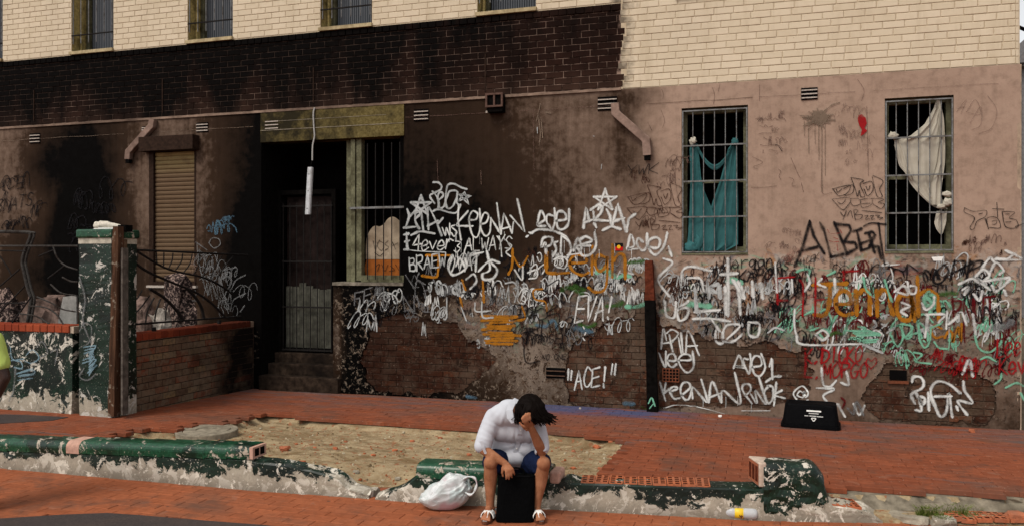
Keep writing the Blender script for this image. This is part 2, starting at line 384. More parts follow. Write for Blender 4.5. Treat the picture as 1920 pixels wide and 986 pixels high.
def fastmesh(name, V, F):
    me = bpy.data.meshes.new(name); me.vertices.add(len(V)); me.vertices.foreach_set('co', V.astype(np.float32).ravel())
    n = len(F); me.loops.add(n*4); me.loops.foreach_set('vertex_index', F.astype(np.int32).ravel())
    me.polygons.add(n); me.polygons.foreach_set('loop_start', np.arange(0, n*4, 4, dtype=np.int32)); me.update(calc_edges=True); me.validate(); return me
def fattr(me, name, val):
    a = me.attributes.new(name, 'FLOAT', 'POINT'); a.data.foreach_set('value', np.asarray(val, np.float32).ravel())

# ---- soot, flaking coats and old paint as surveyed on the wall
def blob(px, py, cx, cy, sx, sy): return np.exp(-((px-cx)/sx)**2-((py-cy)/sy)**2)
def soot_map(X, Z):
    px, py = survey(X, Z); wob = (fbm(X*1.3, Z*1.1, 21)-.5)
    pxw = px+wob*90; pyw = py+(fbm(X*1.6, Z*1.6, 33)-.5)*110
    s = np.interp(pxw, [-400, 0, 90, 260, 340, 400, 450, 500, 640, 760, 880, 980, 1080, 1170, 1260, 1330, 2100], [.40, .37, .40, .34, .40, .55, .82, 1.1, 1.05, .92, .80, .66, .50, .31, .07, .0, .0])
    low = sstep(430, 600, pyw)                                   # below the smoke line the wall was scrubbed and tagged again
    s = np.where(px > 757, s*(1-.35*low*sstep(760, 1000, px)), s)
    s = s+.95*blob(pxw, pyw, 160, 375, 68, 150)+.25*blob(pxw, pyw, 190, 250, 110, 70)+.5*blob(pxw, pyw, 120, 520, 150, 110)+.35*blob(px, py, 465, 500, 60, 190)
    s = s+.40*blob(pxw, pyw, 800, 480, 140, 90)+.35*blob(pxw, pyw, 690, 590, 60, 60)-.35*blob(px, py, 850, 600, 110, 70)-.62*blob(px, py, 632, 620, 20, 110)
    s = s+.28*blob(pxw, pyw, 1165, 190, 70, 30)+.30*blob(pxw, pyw, 1180, 260, 40, 70)
    s = s-.12*sstep(330, 170, py)*(px > 757)
    s = s+.45*sstep(720, 800, pyw)*(px > 1500)*.5+.22*blob(pxw, pyw, 1720, 530, 140, 70)+.14*sstep(560, 700, pyw)*(px > 1230)
    s = s+.16*sstep(500, 640, pyw)*(px > 640)-.34*blob(pxw, pyw, 915, 600, 110, 80)-.30*blob(pxw, pyw, 985, 690, 60, 60)
    return np.clip(s, 0, 1.15)
def flake_map(X, Z):
    px, py = survey(X, Z)
    f = sstep(500, 580, py)*np.interp(px, [600, 660, 760, 1100, 1230, 1330, 1420, 2000], [.9, .8, .75, .8, .62, .42, .38, .40])
    f = f+.25*blob(px, py, 1700, 640, 260, 80)-.4*blob(px, py, 1570, 720, 60, 40)
    f = f+.30*blob(px, py, 1272, 330, 8, 160)+.30*blob(px, py, 1790, 330, 8, 150)
    f = np.where(px < 600, .35*sstep(560, 620, py), f); return f
def paint_map(X, Z):
    px, py = survey(X, Z)
    p = sstep(440, 500, py)*sstep(700, 620, py)*np.interp(px, [760, 840, 1000, 1180, 1240, 1420, 1920], [.25, .5, .62, .5, .6, .8, .7])
    return p*sstep(0, 1, (px-740)/40)

xs = lines(XL, XR, .0145, [v for h in WIN+PORCH+[SHUT] for v in h[:2]])
zx = [v for h in WIN+PORCH+[SHUT] for v in h[2:] if v > 0]; zs = np.unique(np.concatenate([lines(.0, 1.72, .0145, zx), lines(1.72, ZLEDGE, .042, zx)]))
GX, GZ = np.meshgrid(xs, zs); nx, nz = len(xs), len(zs)
CX = (xs[:-1]+xs[1:])/2; CZ = (zs[:-1]+zs[1:])/2; FX, FZ = np.meshgrid(CX, CZ)
keep = np.ones(FX.shape, bool)
for a, b, c0, d0 in WIN+PORCH+[SHUT]: keep &= ~((FX > a) & (FX < b) & (FZ > c0) & (FZ < d0))
ex = exposed(FX, FZ); keep &= ~ex
idx = np.arange(nx*nz).reshape(nz, nx)
q = np.stack([idx[:-1, :-1], idx[:-1, 1:], idx[1:, 1:], idx[1:, :-1]], -1)[keep]
relief = (fbm(GX*3, GZ*3, 5)-.5)*.014+(fbm(GX*14, GZ*14, 8)-.5)*.008*np.clip(flake_map(GX, GZ), 0, 1)
front = np.stack([GX, np.full_like(GX, Y0)+relief, GZ], -1).reshape(-1, 3)
# broken edge of the render: walls of the missing patches run back to the bricks
back = front.copy(); back[:, 1] = Y0+.045
F2 = []
kk = keep
for di, dj, e in ((0, 1, lambda i, j: (idx[i, j+1], idx[i+1, j+1])), (0, -1, lambda i, j: (idx[i+1, j], idx[i, j])), (1, 0, lambda i, j: (idx[i+1, j+1], idx[i+1, j])), (-1, 0, lambda i, j: (idx[i, j], idx[i, j+1]))):
    sh = np.zeros_like(ex); 
    src = ex[max(di, 0):ex.shape[0]+min(di, 0), max(dj, 0):ex.shape[1]+min(dj, 0)]
    sh[max(-di, 0):ex.shape[0]+min(-di, 0), max(-dj, 0):ex.shape[1]+min(-dj, 0)] = src
    for i, j in np.argwhere(kk & sh):
        a, b = e(i, j); F2.append((a, b, b+nx*nz, a+nx*nz))
allv = np.concatenate([front, back]); allf = np.concatenate([q, np.array(F2, int).reshape(-1, 4)])
used = np.unique(allf); remap = -np.ones(len(allv), int); remap[used] = np.arange(len(used))
me = fastmesh('rendered_wall', allv[used], remap[allf]); V = allv[used]
so_v = soot_map(V[:, 0], V[:, 2])
fattr(me, 'soot', so_v); fattr(me, 'flake', flake_map(V[:, 0], V[:, 2])); fattr(me, 'paint', paint_map(V[:, 0], V[:, 2]))
rwall = link('rendered_wall', me, M['wall_render'], bld, smooth=False)
rwall['label'] = 'pinkish grey cement render, sooty around the porch and flaking low down'

# ---- brick pieces
def brick_mesh(name, mt, L=.230, H=.076, dp=.05, ch=.004):
    """a brick face with eased arrises, centred on x and z, front at y=0"""
    m = MB(); a, b = L/2, H/2
    def ring(x, z, y): return [(-x, y, -z), (x, y, -z), (x, y, z), (-x, y, z)]
    r1, r2, r3 = ring(a-ch, b-ch, 0), ring(a, b, ch), ring(a, b, dp)
    m.v = r1+r2+r3; m.f = [(0, 1, 2, 3)]+[(i, i+4, (i+1) % 4+4, (i+1) % 4) for i in range(4)]+[(i+4, i+8, (i+1) % 4+8, (i+1) % 4+4) for i in range(4)]
    me_ = m.mesh(name); me_.materials.append(mt); return me_
def subtract(iv, cut):
    out = []
    for a, b in iv:
        if cut[1] <= a or cut[0] >= b: out.append((a, b)); continue
        if cut[0] > a: out.append((a, cut[0]))
        if cut[1] < b: out.append((cut[1], b))
    return out
def courses(x0, x1, z0, z1, holes, off=0.0, ch=.086, bl=.24, mort=.009):
    """list of (xc, zc, length, height)"""
    out = []; k = 0; z = z0; fx0, fx1 = x0, x1
    while z < z1-.02:
        x0 = fx0(z) if callable(fx0) else fx0; x1 = fx1(z) if callable(fx1) else fx1
        h = min(ch, z1-z); x = x0-(k % 2)*bl/2-off+((k*37) % 11)*.002-bl
        while x < x1:
            iv = [(max(x, x0), min(x+bl, x1))]
            for hx0, hx1, hz0, hz1 in holes:
                if z+h*.5 > hz0 and z+h*.5 < hz1: iv = subtract([p for p in iv if p[1] > p[0]], (hx0, hx1))
            for a, b in iv:
                if b-a > .03: out.append(((a+b)/2, z+h/2, b-a-mort, h-mort))
            x += bl
        z += ch; k += 1
    return out
def lay(bricks, mt, yface, parent, limit, jit=.003, size=lambda b: b[0], plane=None, name='brick'):
    """the bricks that show largest as pieces, the rest as one joined part"""
    base = brick_mesh(name, mt); bricks = sorted(bricks, key=size, reverse=True); rest = MB(); tint = []
    for i, (x, z, l, h) in enumerate(bricks):
        y = yface+rnd.uniform(-jit, jit)
        if i < limit:
            o = bpy.data.objects.new(name, base); C.objects.link(o); o.parent = parent
            if plane: o.matrix_local = plane(x, y, z) @ Matrix.Diagonal((l/.230, 1, h/.076, 1))
            else:
                o.location = (x, y, z); o.scale = (l/.230, 1, h/.076)
                o.rotation_euler = (rnd.uniform(-.012, .012), rnd.uniform(-.006, .006), rnd.uniform(-.01, .01))
        else:
            n = len(rest.v)
            for v in base.vertices: rest.v.append((x+v.co.x*l/.230, y+v.co.y, z+v.co.z*h/.076)); tint.append((i*.6180339) % 1)
            for p in base.polygons: rest.f.append(tuple(n+k for k in p.vertices))
    if rest.v:
        me_ = rest.mesh('brickwork'); fattr(me_, 'tint', tint); link('brickwork', me_, mt, parent, 'stuff')
def sheet(x0, x1, z0, z1, holes, y):
    m = MB(); X = sorted({x0, x1, *[v for h in holes for v in h[:2] if x0 < v < x1]}); Z = sorted({z0, z1, *[v for h in holes for v in h[2:] if z0 < v < z1]})
    for a, b in zip(X, X[1:]):
        for c0, d0 in zip(Z, Z[1:]):
            if any(h[0] <= a and b <= h[1] and h[2] <= c0 and d0 <= h[3] for h in holes): continue
            m.quad((a, y, c0), (b, y, c0), (b, y, d0), (a, y, d0))
    return m
# cream upper floor
cholesL = up_holes
m = sheet(XSEAM, XR-.004, ZLEDGE, ZTOP, up_holes, Y0+.0065); m2 = sheet(XL, XSEAM, ZBAND, ZTOP, up_holes, Y0+.0065)
n = len(m.v); m.v += m2.v; m.f += [tuple(i+n for i in f) for f in m2.f]
cwall = m.build('upper_wall', M['cream_mortar'], bld, fix=False); cwall['label'] = 'cream painted brick upper storey'
seam = lambda z: XSEAM+((int((z+.043)/.086)*7919) % 13-6)*.0085
cream = courses(lambda z: seam(z)+.012, XR-.045, ZLEDGE+.004, ZTOP, up_holes)+courses(XL, XSEAM, ZBAND+.01, ZTOP, up_holes, .1)
# corner closers with a rounded arris
k = 0; z = ZLEDGE+.004
while z < ZTOP-.02:
    h = .086; mm = MB(); dx = .044
    prof = [(XR-.045, Y0), (XR-.022, Y0+.001), (XR-.008, Y0+.007), (XR, Y0+.022), (XR, Y0+.12), (XR-.045, Y0+.12)]
    mm.prism([(a, b, z+.004) for a, b in prof], (0, 0, h-.009)).build('corner_brick', M['cream_brick'], cwall); z += .086; k += 1
lay(cream, M['cream_brick'], Y0, cwall, 300, .0018, size=lambda b: b[0]+(5 if b[0] > XSEAM else 0)-max(0, b[1]-5.5)*9-(50 if b[1] > 6.1 else 0))
# burnt band
m = sheet(XL, XSEAM, ZLEDGE, ZBAND, [], Y0+.0075); bwall = m.build('burnt_brick_band', M['burnt_mortar'], bld, fix=False); bwall['label'] = 'band of bare brown brick blackened by smoke'
band = courses(XL, seam, ZLEDGE+.03, ZBAND-.10, [], .06); lay(band, M['burnt_brick'], Y0, bwall, 300, .002)
# brick-on-edge course under the cream, in front of the band
for i in range(int((XSEAM-XL)/.118)):
    x = XL+i*.118
    if x < -12.7: continue
    if not hasattr(bld, '_s'): pass
    if i == int((XSEAM-XL)/.118)-1 or True:
        if 'edge_me' not in globals(): edge_me = brick_mesh('edge_brick', M['burnt_brick'], .110, .086, .06, .006)
        o = bpy.data.objects.new('edge_brick', edge_me); C.objects.link(o); o.parent = bwall; o.location = (x+.059, Y0-.018+rnd.uniform(-.003, .003), ZBAND-.050); o.rotation_euler = (0, rnd.uniform(-.02, .02), 0)
# thin cement ledge over the ground floor
MB().box(XL, XSEAM, Y0-.022, Y0+.05, ZLEDGE-.014, ZLEDGE+.018).build('ledge', plain('ledge', (.23, .16, .12), .85, .5, 6, dirt=(.06, .04, .03)), bld)
# return walls, roof
plain('side_render', (.34, .25, .18), .9)
MB().box(XR-.03, XR-.0005, Y0+.12, Y0+9, ZLEDGE, ZTOP).build('side_wall', M['cream_brick'], bld)
MB().box(XR-.03, XR+.012, Y0+.0, Y0+9, -.1, ZLEDGE-.002).build('side_wall_lower', M['side_render'], bld)
MB().box(XL-.1, XR+.08, Y0-.08, Y0+9.1, ZTOP, ZTOP+.18).build('roof_parapet', M['cream_sill'], bld)
MB().box(XL, XR-.04, Y0+1.6, Y0+1.7, -.1, ZTOP).build('inner_wall', M['interior'], bld)
MB().box(XL-.03, XL, Y0, Y0+9, -.1, ZTOP).build('end_wall', M['side_render'], bld)

# ---- exposed brickwork in the missing render
m = sheet(-6.0, 2.72, .0, 1.64, [], Y0+.032)
xwall = m.build('exposed_brickwork', M['old_mortar'], bld, fix=False); xwall['label'] = 'bare dirty red bricks where the render has fallen off'
allb = courses(-6.0, 2.66, .04, 1.64, [], .03)
ax = np.array([b[0] for b in allb]); az = np.array([b[1] for b in allb])
ok = exposed(ax, az, 14) | exposed(ax-.1, az) | exposed(ax+.1, az)
lay([b for b, k_ in zip(allb, ok) if k_], M['old_brick'], Y0+.021, xwall, 300, .004)

# ---- windows
def frame_rect(m, x0, x1, z0, z1, y0, y1, t, tb=None):
    tb = tb or t
    m.box(x0, x0+t, y0, y1, z0, z1); m.box(x1-t, x1, y0, y1, z0, z1); m.box(x0+t, x1-t, y0, y1, z1-t, z1); m.box(x0+t, x1-t, y0, y1, z0, z0+tb); return m
def reveal(m, x0, x1, z0, z1, ya, yb, t=.03):
    m.box(x0-t, x0, ya, yb, z0-t, z1+t); m.box(x1, x1+t, ya, yb, z0-t, z1+t); m.box(x0, x1, ya, yb, z1, z1+t); m.box(x0, x1, ya, yb, z0-t, z0); return m
t = NT('pane_glass'); g1 = t.noise(3, 3); t.done(t.mix(t.mr(g1, .4, .6), (.012, .014, .017), (.022, .024, .028)), .12); M['pane_glass'] = t.m
t = NT('pane_curtain'); x_ = t.n('ShaderNodeTexWave'); x_.inputs['Scale'].default_value = 9; x_.inputs['Distortion'].default_value = 1.5; t.set(x_.inputs['Vector'], t.scale(t.pos(), (1, 0, .05)))
t.done(t.mix(x_.outputs[0], (.02, .023, .028), (.12, .13, .145)), .8); M['pane_curtain'] = t.m

def low_window(i, rect, sash_z):
    x0, x1, z0, z1 = rect
    wdw = bpy.data.objects.new('window', None); C.objects.link(wdw); wdw.parent = bld; wdw.location = Vector(((x0+x1)/2, Y0, z0))-Vector(bld.location)
    wdw['label'] = ['barred window with a torn teal sheet', 'barred window with a knotted white sheet'][i]
    def sub(mm, name, mt):
        o = mm.build(name, mt); o.parent = wdw; o.matrix_parent_inverse = Matrix.Translation(-Vector(((x0+x1)/2, Y0, z0))); return o
    sub(reveal(MB(), x0, x1, z0, z1, Y0+.022, Y0+.30), 'reveal', M['olive_timber'])
    sub(frame_rect(MB(), x0+.004, x1-.004, z0+.004, z1-.004, Y0+.12, Y0+.20, .055, .10), 'frame', M['olive_timber'])
    sub(MB().box(x0+.06, x1-.06, Y0+.135, Y0+.175, sash_z-.02, sash_z+.02), 'sash_rail', M['olive_timber'])
    sub(MB().box(x0-.03, x1+.03, Y0+.9, Y0+.92, z0-.03, z1+.03).box(x0-.05, x0-.03, Y0+.3, Y0+.92, z0-.03, z1+.03).box(x1+.03, x1+.05, Y0+.3, Y0+.92, z0-.03, z1+.03).box(x0-.03, x1+.03, Y0+.3, Y0+.9, z0-.05, z0-.03).box(x0-.03, x1+.03, Y0+.3, Y0+.9, z1+.03, z1+.05), 'dark_room', M['interior'])
    sub(MB().box(x0+.001, x1-.001, Y0-.012, Y0+.12, z0+.001, z0+.022), 'sill', M['olive_timber'])
    fm = MB(); frame_rect(fm, x0+.006, x1-.006, z0+.03, z1-.03, Y0-.004, Y0+.014, .016); sub(fm, 'grille_frame', M['grey_steel'])
    for k in range(1, 6):
        x = x0+.006+(x1-x0-.012)*k/6; sub(MB().tube([(x, Y0+.018, z0+.035), (x+rnd.uniform(-.004, .004), Y0+.018, (z0+z1)/2), (x, Y0+.018, z1-.035)], .0062, 6), 'bar', M['grey_steel'])
    for k in range(1, 4):
        z = z1-.03-(z1-z0-.06)*k/4; sub(MB().box(x0+.022, x1-.022, Y0-.004, Y0+.008, z-.009, z+.009), 'cross_bar', M['grey_steel'])
    return wdw
low_window(0, WIN[0], 3.02); low_window(1, WIN[1], 3.0)

def upper_window(x0, x1):
    z0, z1 = UPZ; base = Vector(((x0+x1)/2, Y0, z0))
    wdw = bpy.data.objects.new('upper_window', None); C.objects.link(wdw); wdw.parent = bld; wdw.location = base-Vector(bld.location)
    def sub(mm, name, mt):
        o = mm.build(name, mt); o.parent = wdw; o.matrix_parent_inverse = Matrix.Translation(-base); return o
    sub(reveal(MB(), x0, x1, z0, z1, Y0+.012, Y0+.42, .02), 'reveal', M['ochre_timber'])
    sub(frame_rect(MB(), x0+.003, x1-.003, z0+.003, z1-.003, Y0+.30, Y0+.38, .07, .085), 'frame', M['olive_timber'])
    sub(MB().box(x0+.02, x0+.05, Y0+.16, Y0+.22, z0+.01, z1-.02), 'inner_stile', M['ochre_timber'])
    sub(MB().box(x0+.09, x1-.07, Y0+.345, Y0+.355, z0+.085, z1-.07), 'pane', M['pane_curtain'])
    sub(MB().box(x0-.015, x1+.015, Y0-.045, Y0+.30, z0-.05, z0+.0), 'sill', M['cream_sill'])
    sub(MB().box(x0+.002, x1-.002, Y0-.006, Y0+.016, z0+.26, z0+.276), 'cross_bar', M['dark_iron'])
    n = 6
    for k in range(n):
        x = x0+.03+(x1-x0-.06)*k/(n-1); sub(MB().tube([(x, Y0+.008, z0+.13), (x, Y0+.008, z1-.05)], .0075, 6), 'bar', M['grey_steel'])
    MBx = MB().box(x0, x1, Y0+.42, Y0+.44, z0, z1); sub(MBx, 'dark_room', M['interior'])
for a, b in UPW: upper_window(a, b)

# ---- roller shutter window
x0, x1, z0, z1 = SHUT; base = Vector(((x0+x1)/2, Y0, z0))
sh = bpy.data.objects.new('shutter_window', None); C.objects.link(sh); sh.parent = bld; sh.location = base-Vector(bld.location); sh['label'] = 'window closed by a tan roller shutter'
def sub(mm, name, mt):
    o = mm.build(name, mt); o.parent = sh; o.matrix_parent_inverse = Matrix.Translation(-base); return o
sub(MB().box(x0-.07, x1+.06, Y0-.16, Y0+.02, 3.72, 3.94), 'shutter_box', M['dark_wood'])
rows = []; nsl = 30
for k in range(nsl):
    za = z0+.02+(3.72-z0-.02)*k/nsl; hh = (3.72-z0-.02)/nsl
    for f, yy in ((0, .048), (.12, .036), (.5, .03), (.86, .036), (.93, .05)): rows.append([(x0+.08, Y0+yy, za+f*hh), (x1-.02, Y0+yy, za+f*hh)])
sub(MB().grid(rows), 'shutter_curtain', M['shutter_slat'])
sub(MB().box(x0, x0+.085, Y0-.012, Y0+.07, z0, 3.72), 'side_guide', M['dark_wood']); sub(MB().box(x1-.03, x1, Y0-.008, Y0+.07, z0, 3.72), 'side_guide', M['dark_wood'])
sub(MB().box(x0-.02, x1+.03, Y0-.05, Y0+.09, z0-.07, z0-.035), 'sill', M['slat_pale']); sub(MB().box(x0, x1, Y0-.02, Y0+.06, z0-.035, z0+.02), 'bottom_rail', M['dark_wood'])

# ---- lintel, porch, steps, door, porch window
MB().box(-7.285, -4.925, Y0-.014, Y0+.25, 3.785, ZLEDGE-.016).build('lintel', M['lintel'], bld)
MB().box(-7.283, -4.927, Y0-.019, Y0-.0139, 3.958, 3.966).box(-7.0, -5.2, Y0-.018, Y0-.0139, 4.09, 4.095).build('lintel_lip', M['concrete'], bld)
por = MB()
por.box(-7.34, -7.282, Y0+.012, Y0+1.25, .0, 3.9); por.box(-7.28, -6.03, Y0+1.15, Y0+1.25, .0, 3.9); por.box(-6.055, -5.96, Y0+.052, Y0+1.25, .0, 1.655); por.box(-5.99, -5.93, Y0+.27, Y0+1.25, 1.66, 3.9)
por.box(-7.28, -4.9, Y0+.26, Y0+1.25, 3.80, 3.9)
por.build('porch', M['soot_and_shade_black'], bld)
for i, (ya, yb, zt, xa, xb) in enumerate(((-.10, .12, .30, -7.262, -5.93), (.12, .32, .46, -7.25, -6.07), (.32, 1.14, .60, -7.265, -6.07))):
    st = MB().box(xa, xb, Y0+ya+.001, Y0+yb, .02, zt); o = st.build('step', M['step_stone'], bld); bevel(o.data, .012)
dr = bpy.data.objects.new('door', None); C.objects.link(dr); dr.parent = bld; dbase = Vector((-6.55, Y0+.6, .6)); dr.location = dbase-Vector(bld.location)+Vector((-.20, -.17, 0)); dr['label'] = 'burnt door behind an iron security grille'
def subd(mm, name, mt):
    o = mm.build(name, mt); o.parent = dr; o.matrix_parent_inverse = Matrix.Translation(-dbase); return o
plain('door_board', (.085, .083, .066), .8, .5, 12, dirt=(.035, .033, .026)); plain('door_char', (.014, .009, .008), .7, .6, 9)
xa, xb = -6.98, -6.14
for k in range(7):
    w_ = (xb-xa)/7; subd(MB().box(xa+k*w_+.003, xa+(k+1)*w_-.003, Y0+.67+(k % 2)*.003, Y0+.70, .63, 1.62+rnd.uniform(-.06, .05)), 'board', M['door_board'])
subd(MB().box(xa, xb, Y0+.71, Y0+.74, .62, 3.0), 'door_leaf', M['door_char'])
subd(frame_rect(MB(), xa-.12, xb+.06, .60, 3.1, Y0+.62, Y0+.76, .07), 'door_frame', M['soot_and_shade_black'])
for k in range(8):
    x = xa+(xb-xa)*k/7; subd(MB().tube([(x, Y0+.60, .62), (x, Y0+.60, 2.9)], .008, 6), 'bar', M['dark_iron'])
for z in (.64, 1.30, 2.0, 2.85): subd(MB().box(xa-.02, xb+.02, Y0+.592, Y0+.606, z-.012, z+.012), 'cross_bar', M['dark_iron'])
# porch window
pw = bpy.data.objects.new('porch_window', None); C.objects.link(pw); pw.parent = bld; pbase = Vector((-5.4, Y0, 1.7)); pw.location = pbase-Vector(bld.location); pw['label'] = 'burnt-out window with bars and a half-burnt cream and orange board'
def subp(mm, name, mt, **k):
    o = mm.build(name, mt, **k); o.parent = pw; o.matrix_parent_inverse = Matrix.Translation(-pbase); return o
subp(MB().box(-6.06, -4.935, Y0-.03, Y0+.26, 1.655, 1.70), 'sill', plain('sill_stone', (.22, .19, .15), .85, .5, 16, dirt=(.05, .04, .03)))
subp(MB().box(-5.93, -5.83, Y0+.16, Y0+.27, 1.70, 3.78), 'post', M['olive_timber'])
subp(MB().box(-5.80, -5.735, Y0+.05, Y0+.17, 1.70, 3.78), 'post', M['olive_timber']); subp(MB().box(-5.72, -5.64, Y0+.07, Y0+.17, 1.72, 3.78), 'stile', M['olive_timber'])
subp(MB().box(-5.64, -4.937, Y0+.06, Y0+.16, 1.702, 1.80), 'bottom_rail', M['olive_timber']); subp(MB().box(-5.02, -4.937, Y0+.07, Y0+.16, 1.8, 3.78), 'stile', M['soot_and_shade_black'])
subp(MB().box(-5.8, -4.937, Y0+.01, Y0+.035, 2.755, 2.785), 'cross_bar', M['grey_steel'])
for k in range(5):
    x = -5.52+k*.128; subp(MB().tube([(x, Y0+.03, 1.74), (x, Y0+.03, 3.7)], .008, 6), 'bar', M['dark_iron'])
subp(MB().box(-5.99, -4.9, Y0+.8, Y0+.82, 1.6, 3.9).box(-4.93, -4.91, Y0+.16, Y0+.8, 1.6, 3.9).box(-5.93, -4.93, Y0+.27, Y0+.8, 1.62, 1.65), 'dark_room', M['interior'])
plain('board_cream', (.36, .285, .205), .8, .3, 10, dirt=(.16, .11, .07)); plain('board_orange', (.28, .085, .018), .7, .3, 10, dirt=(.2, .06, .015))
zo = onwall(720, 485, Y0+.2).z
bt = [onwall(p[0], p[1], Y0+.2) for p in [(757, 486)]+[tuple(q_) for q_ in cr([(757, 428), (750, 416), (738, 407), (728, 410), (720, 420), (712, 425), (702, 424), (694, 432), (688, 445), (686, 462)], 4)]+[(686, 486)]]
subp(MB().prism(bt, (0, .012, 0)), 'board_upper', M['board_cream'])
bo = [onwall(px, py, Y0+.2) for px, py in ((757, 486.5), (687, 486.5), (683, 505), (686, 516), (750, 516), (755, 500))]
subp(MB().prism(bo, (0, .012, 0)), 'board_lower', M['board_orange'])

bs_ = []
# ---- wall vents
plain('slat_brown', (.085, .05, .035), .85, .4, 30); plain('grille_clay', (.17, .055, .028), .85, .4, 25, dirt=(.06, .03, .02))
def vent(px0, py0, px1, py1, slats=3, terra=False):
    a = onwall(px0, py0); b = onwall(px1, py1); x0, x1, z0, z1 = a.x, b.x, b.z, a.z; base = Vector(((x0+x1)/2, Y0, z0))
    e = bpy.data.objects.new('wall_vent', None); C.objects.link(e); e.parent = bld; e.location = base-Vector(bld.location)
    def sb(mm, name, mt):
        o = mm.build(name, mt); o.parent = e; o.matrix_parent_inverse = Matrix.Translation(-base); return o
    sb(MB().box(x0, x1, Y0-.009, Y0-.006, z0, z1), 'opening_shade', M['interior'])  # dark plate stands in for the shade inside the vent
    if terra:
        m_ = MB()
        for k in range(6): xx_ = x0+(x1-x0)*k/5; m_.box(xx_-.006, xx_+.006, Y0-.013, Y0-.0092, z0, z1)
        for k in range(5): zz_ = z0+(z1-z0)*k/4; m_.box(x0, x1, Y0-.0135, Y0-.0125, zz_-.006, zz_+.006)
        sb(m_, 'grille', M['grille_clay'])
    else:
        for k in range(slats):
            z = z0+(z1-z0)*(k+.55)/(slats+.2); sb(MB().box(x0+.003, x1-.003, Y0-.022, Y0-.010, z-.008, z+.006), 'slat', M['slat_brown'] if slats == 2 else M['slat_pale'])
for v in ((1502, 166, 1533, 187), (1121, 183, 1157, 207), (777, 206, 804, 227), (498, 225, 523, 244), (369, 231, 391, 248), (57, 251, 76, 269), (267, 238, 280, 250)): vent(*v)
vent(1024, 688, 1060, 709, 2); vent(1243, 690, 1273, 715, terra=True)
a = onwall(1668, 693); b = onwall(1700, 712); MB().box(a.x, b.x, Y0-.012, Y0+.018, b.z, a.z).build('vent_hole_shade', M['interior'], bld)  # near-black block stands in for the shade of the hole
mmm = MB().box(a.x-.02, b.x+.02, Y0-.016, Y0+.02, b.z-.045, b.z-.012); mmm.build('vent_brick', M['grille_clay'], bld)

# ---- cut-off rainwater spouts
def spout(pts, wd=.095, name='rain_spout'):
    P = [Vector(p) for p in pts]; m_ = MB(); rows = []
    for i, p in enumerate(P):
        t_ = ((P[min(i+1, len(P)-1)]-p).normalized()+(p-P[max(i-1, 0)]).normalized()).normalized(); nn = Vector((t_.z, 0, -t_.x))*wd/2*(1.08 if 0 < i < len(P)-1 else 1); d_ = Vector((0, wd*.42, 0))
        rows.append([p+nn+d_, p-nn+d_, p-nn-d_, p+nn-d_])
    m_.grid(rows, True); o = m_.build(name, M['spout'], bld); bevel(o.data, .01)
    e_ = P[-1]; MB().box(e_.x-wd*.36, e_.x+wd*.36, e_.y-wd*.3, e_.y+wd*.3, e_.z-.06, e_.z+.02).build('spout_end', M['interior'], o)
def ow(px, py, off=.055): p = onwall(px, py); p.y = Y0-off; return p
spout([ow(1155, 196), ow(1156, 214), ow(1213, 264), ow(1215, 293)], .105); spout([ow(292, 226), ow(290, 238), ow(247, 286), ow(246, 300)], .10)
# ---- floodlight box on the ledge
fb_ = bpy.data.objects.new('wall_lamp', None); C.objects.link(fb_); fb_.parent = bld; p0 = onwall(933, 210); fb_.location = p0-Vector(bld.location); fb_['label'] = 'dead square floodlight under the brick band'
def subl(mm, name, mt):
    o = mm.build(name, mt); o.parent = fb_; o.matrix_parent_inverse = Matrix.Translation(-p0); return o
plain('lamp_brown', (.10, .058, .045), .6, .3, 20)
a = onwall(917, 180); b = onwall(949, 208)
subl(frame_rect(MB(), a.x, b.x, b.z+.03, a.z, Y0-.16, Y0-.13, .025), 'housing_rim', M['lamp_brown']); subl(MB().box((a.x+b.x)/2-.012, (a.x+b.x)/2+.012, Y0-.155, Y0-.131, b.z+.055, a.z-.025), 'divider', M['lamp_brown'])
subl(MB().box(a.x+.01, b.x-.01, Y0-.13, Y0-.005, b.z-.03, a.z-.005), 'housing', M['soot_and_shade_black']); subl(MB().lathe((a.x+.01, Y0-.12, b.z-.01), (0, 0, -1), [(0, .004), (.004, .016), (.03, .016), (.034, .003)], 10), 'sensor', M['slat_pale'])
# ---- narrow strips of old pipe on the burnt band
for px in (64, 305, 588, 910):
    a = onwall(px, 60 if px > 500 else 110); MB().box(a.x-.008, a.x+.008, Y0-.010, Y0-.003, 4.33, 4.85).build('pipe_stub', M['dark_wood'], bld)
# ================================================================== GRAFFITI: thin films of paint on the wall
def spray(key, col, soft=.36, op=.95, rough=.55):
    t = NT(key); uv = t.n('ShaderNodeUVMap').outputs[0]; o = t.sep(uv); n = t.noise(45, 3, .6); n2 = t.noise(6, 4, .6, off=3)
    e = t.math('ABSOLUTE', t.math('SUBTRACT', o[0], .5)); e = t.add(e, t.mr(n, .3, .7, -.06, .06))
    al = t.mul(t.mr(e, .5, .5-soft), t.mr(t.add(t.mul(n2, .6), t.mul(t.noise(30, 4, .7, off=9), .4)), .36, .52, op*.45, op))
    c = t.mix(t.mr(n2, .35, .7), [q*.72 for q in col], col)
    m = t.done(c, rough); t.set(t.b.inputs['Alpha'], al); M[key] = m; return m
spray('p_white', (.70, .70, .67)); spray('p_silver', (.47, .48, .47), .2); spray('p_black', (.010, .009, .010)); spray('p_orange', (.38, .148, .014), .22, .95)
spray('p_red', (.30, .012, .014)); spray('p_maroon', (.10, .006, .008)); spray('p_mint', (.21, .50, .34), .3, .85); spray('p_brown', (.055, .022, .014), .25, .85)
spray('p_pencil', (.16, .095, .075), .25, .7); spray('p_grey', (.20, .20, .20), .35, .7); spray('p_blue', (.10, .19, .26), .4, .6); spray('p_green', (.04, .11, .02), .45, .75)
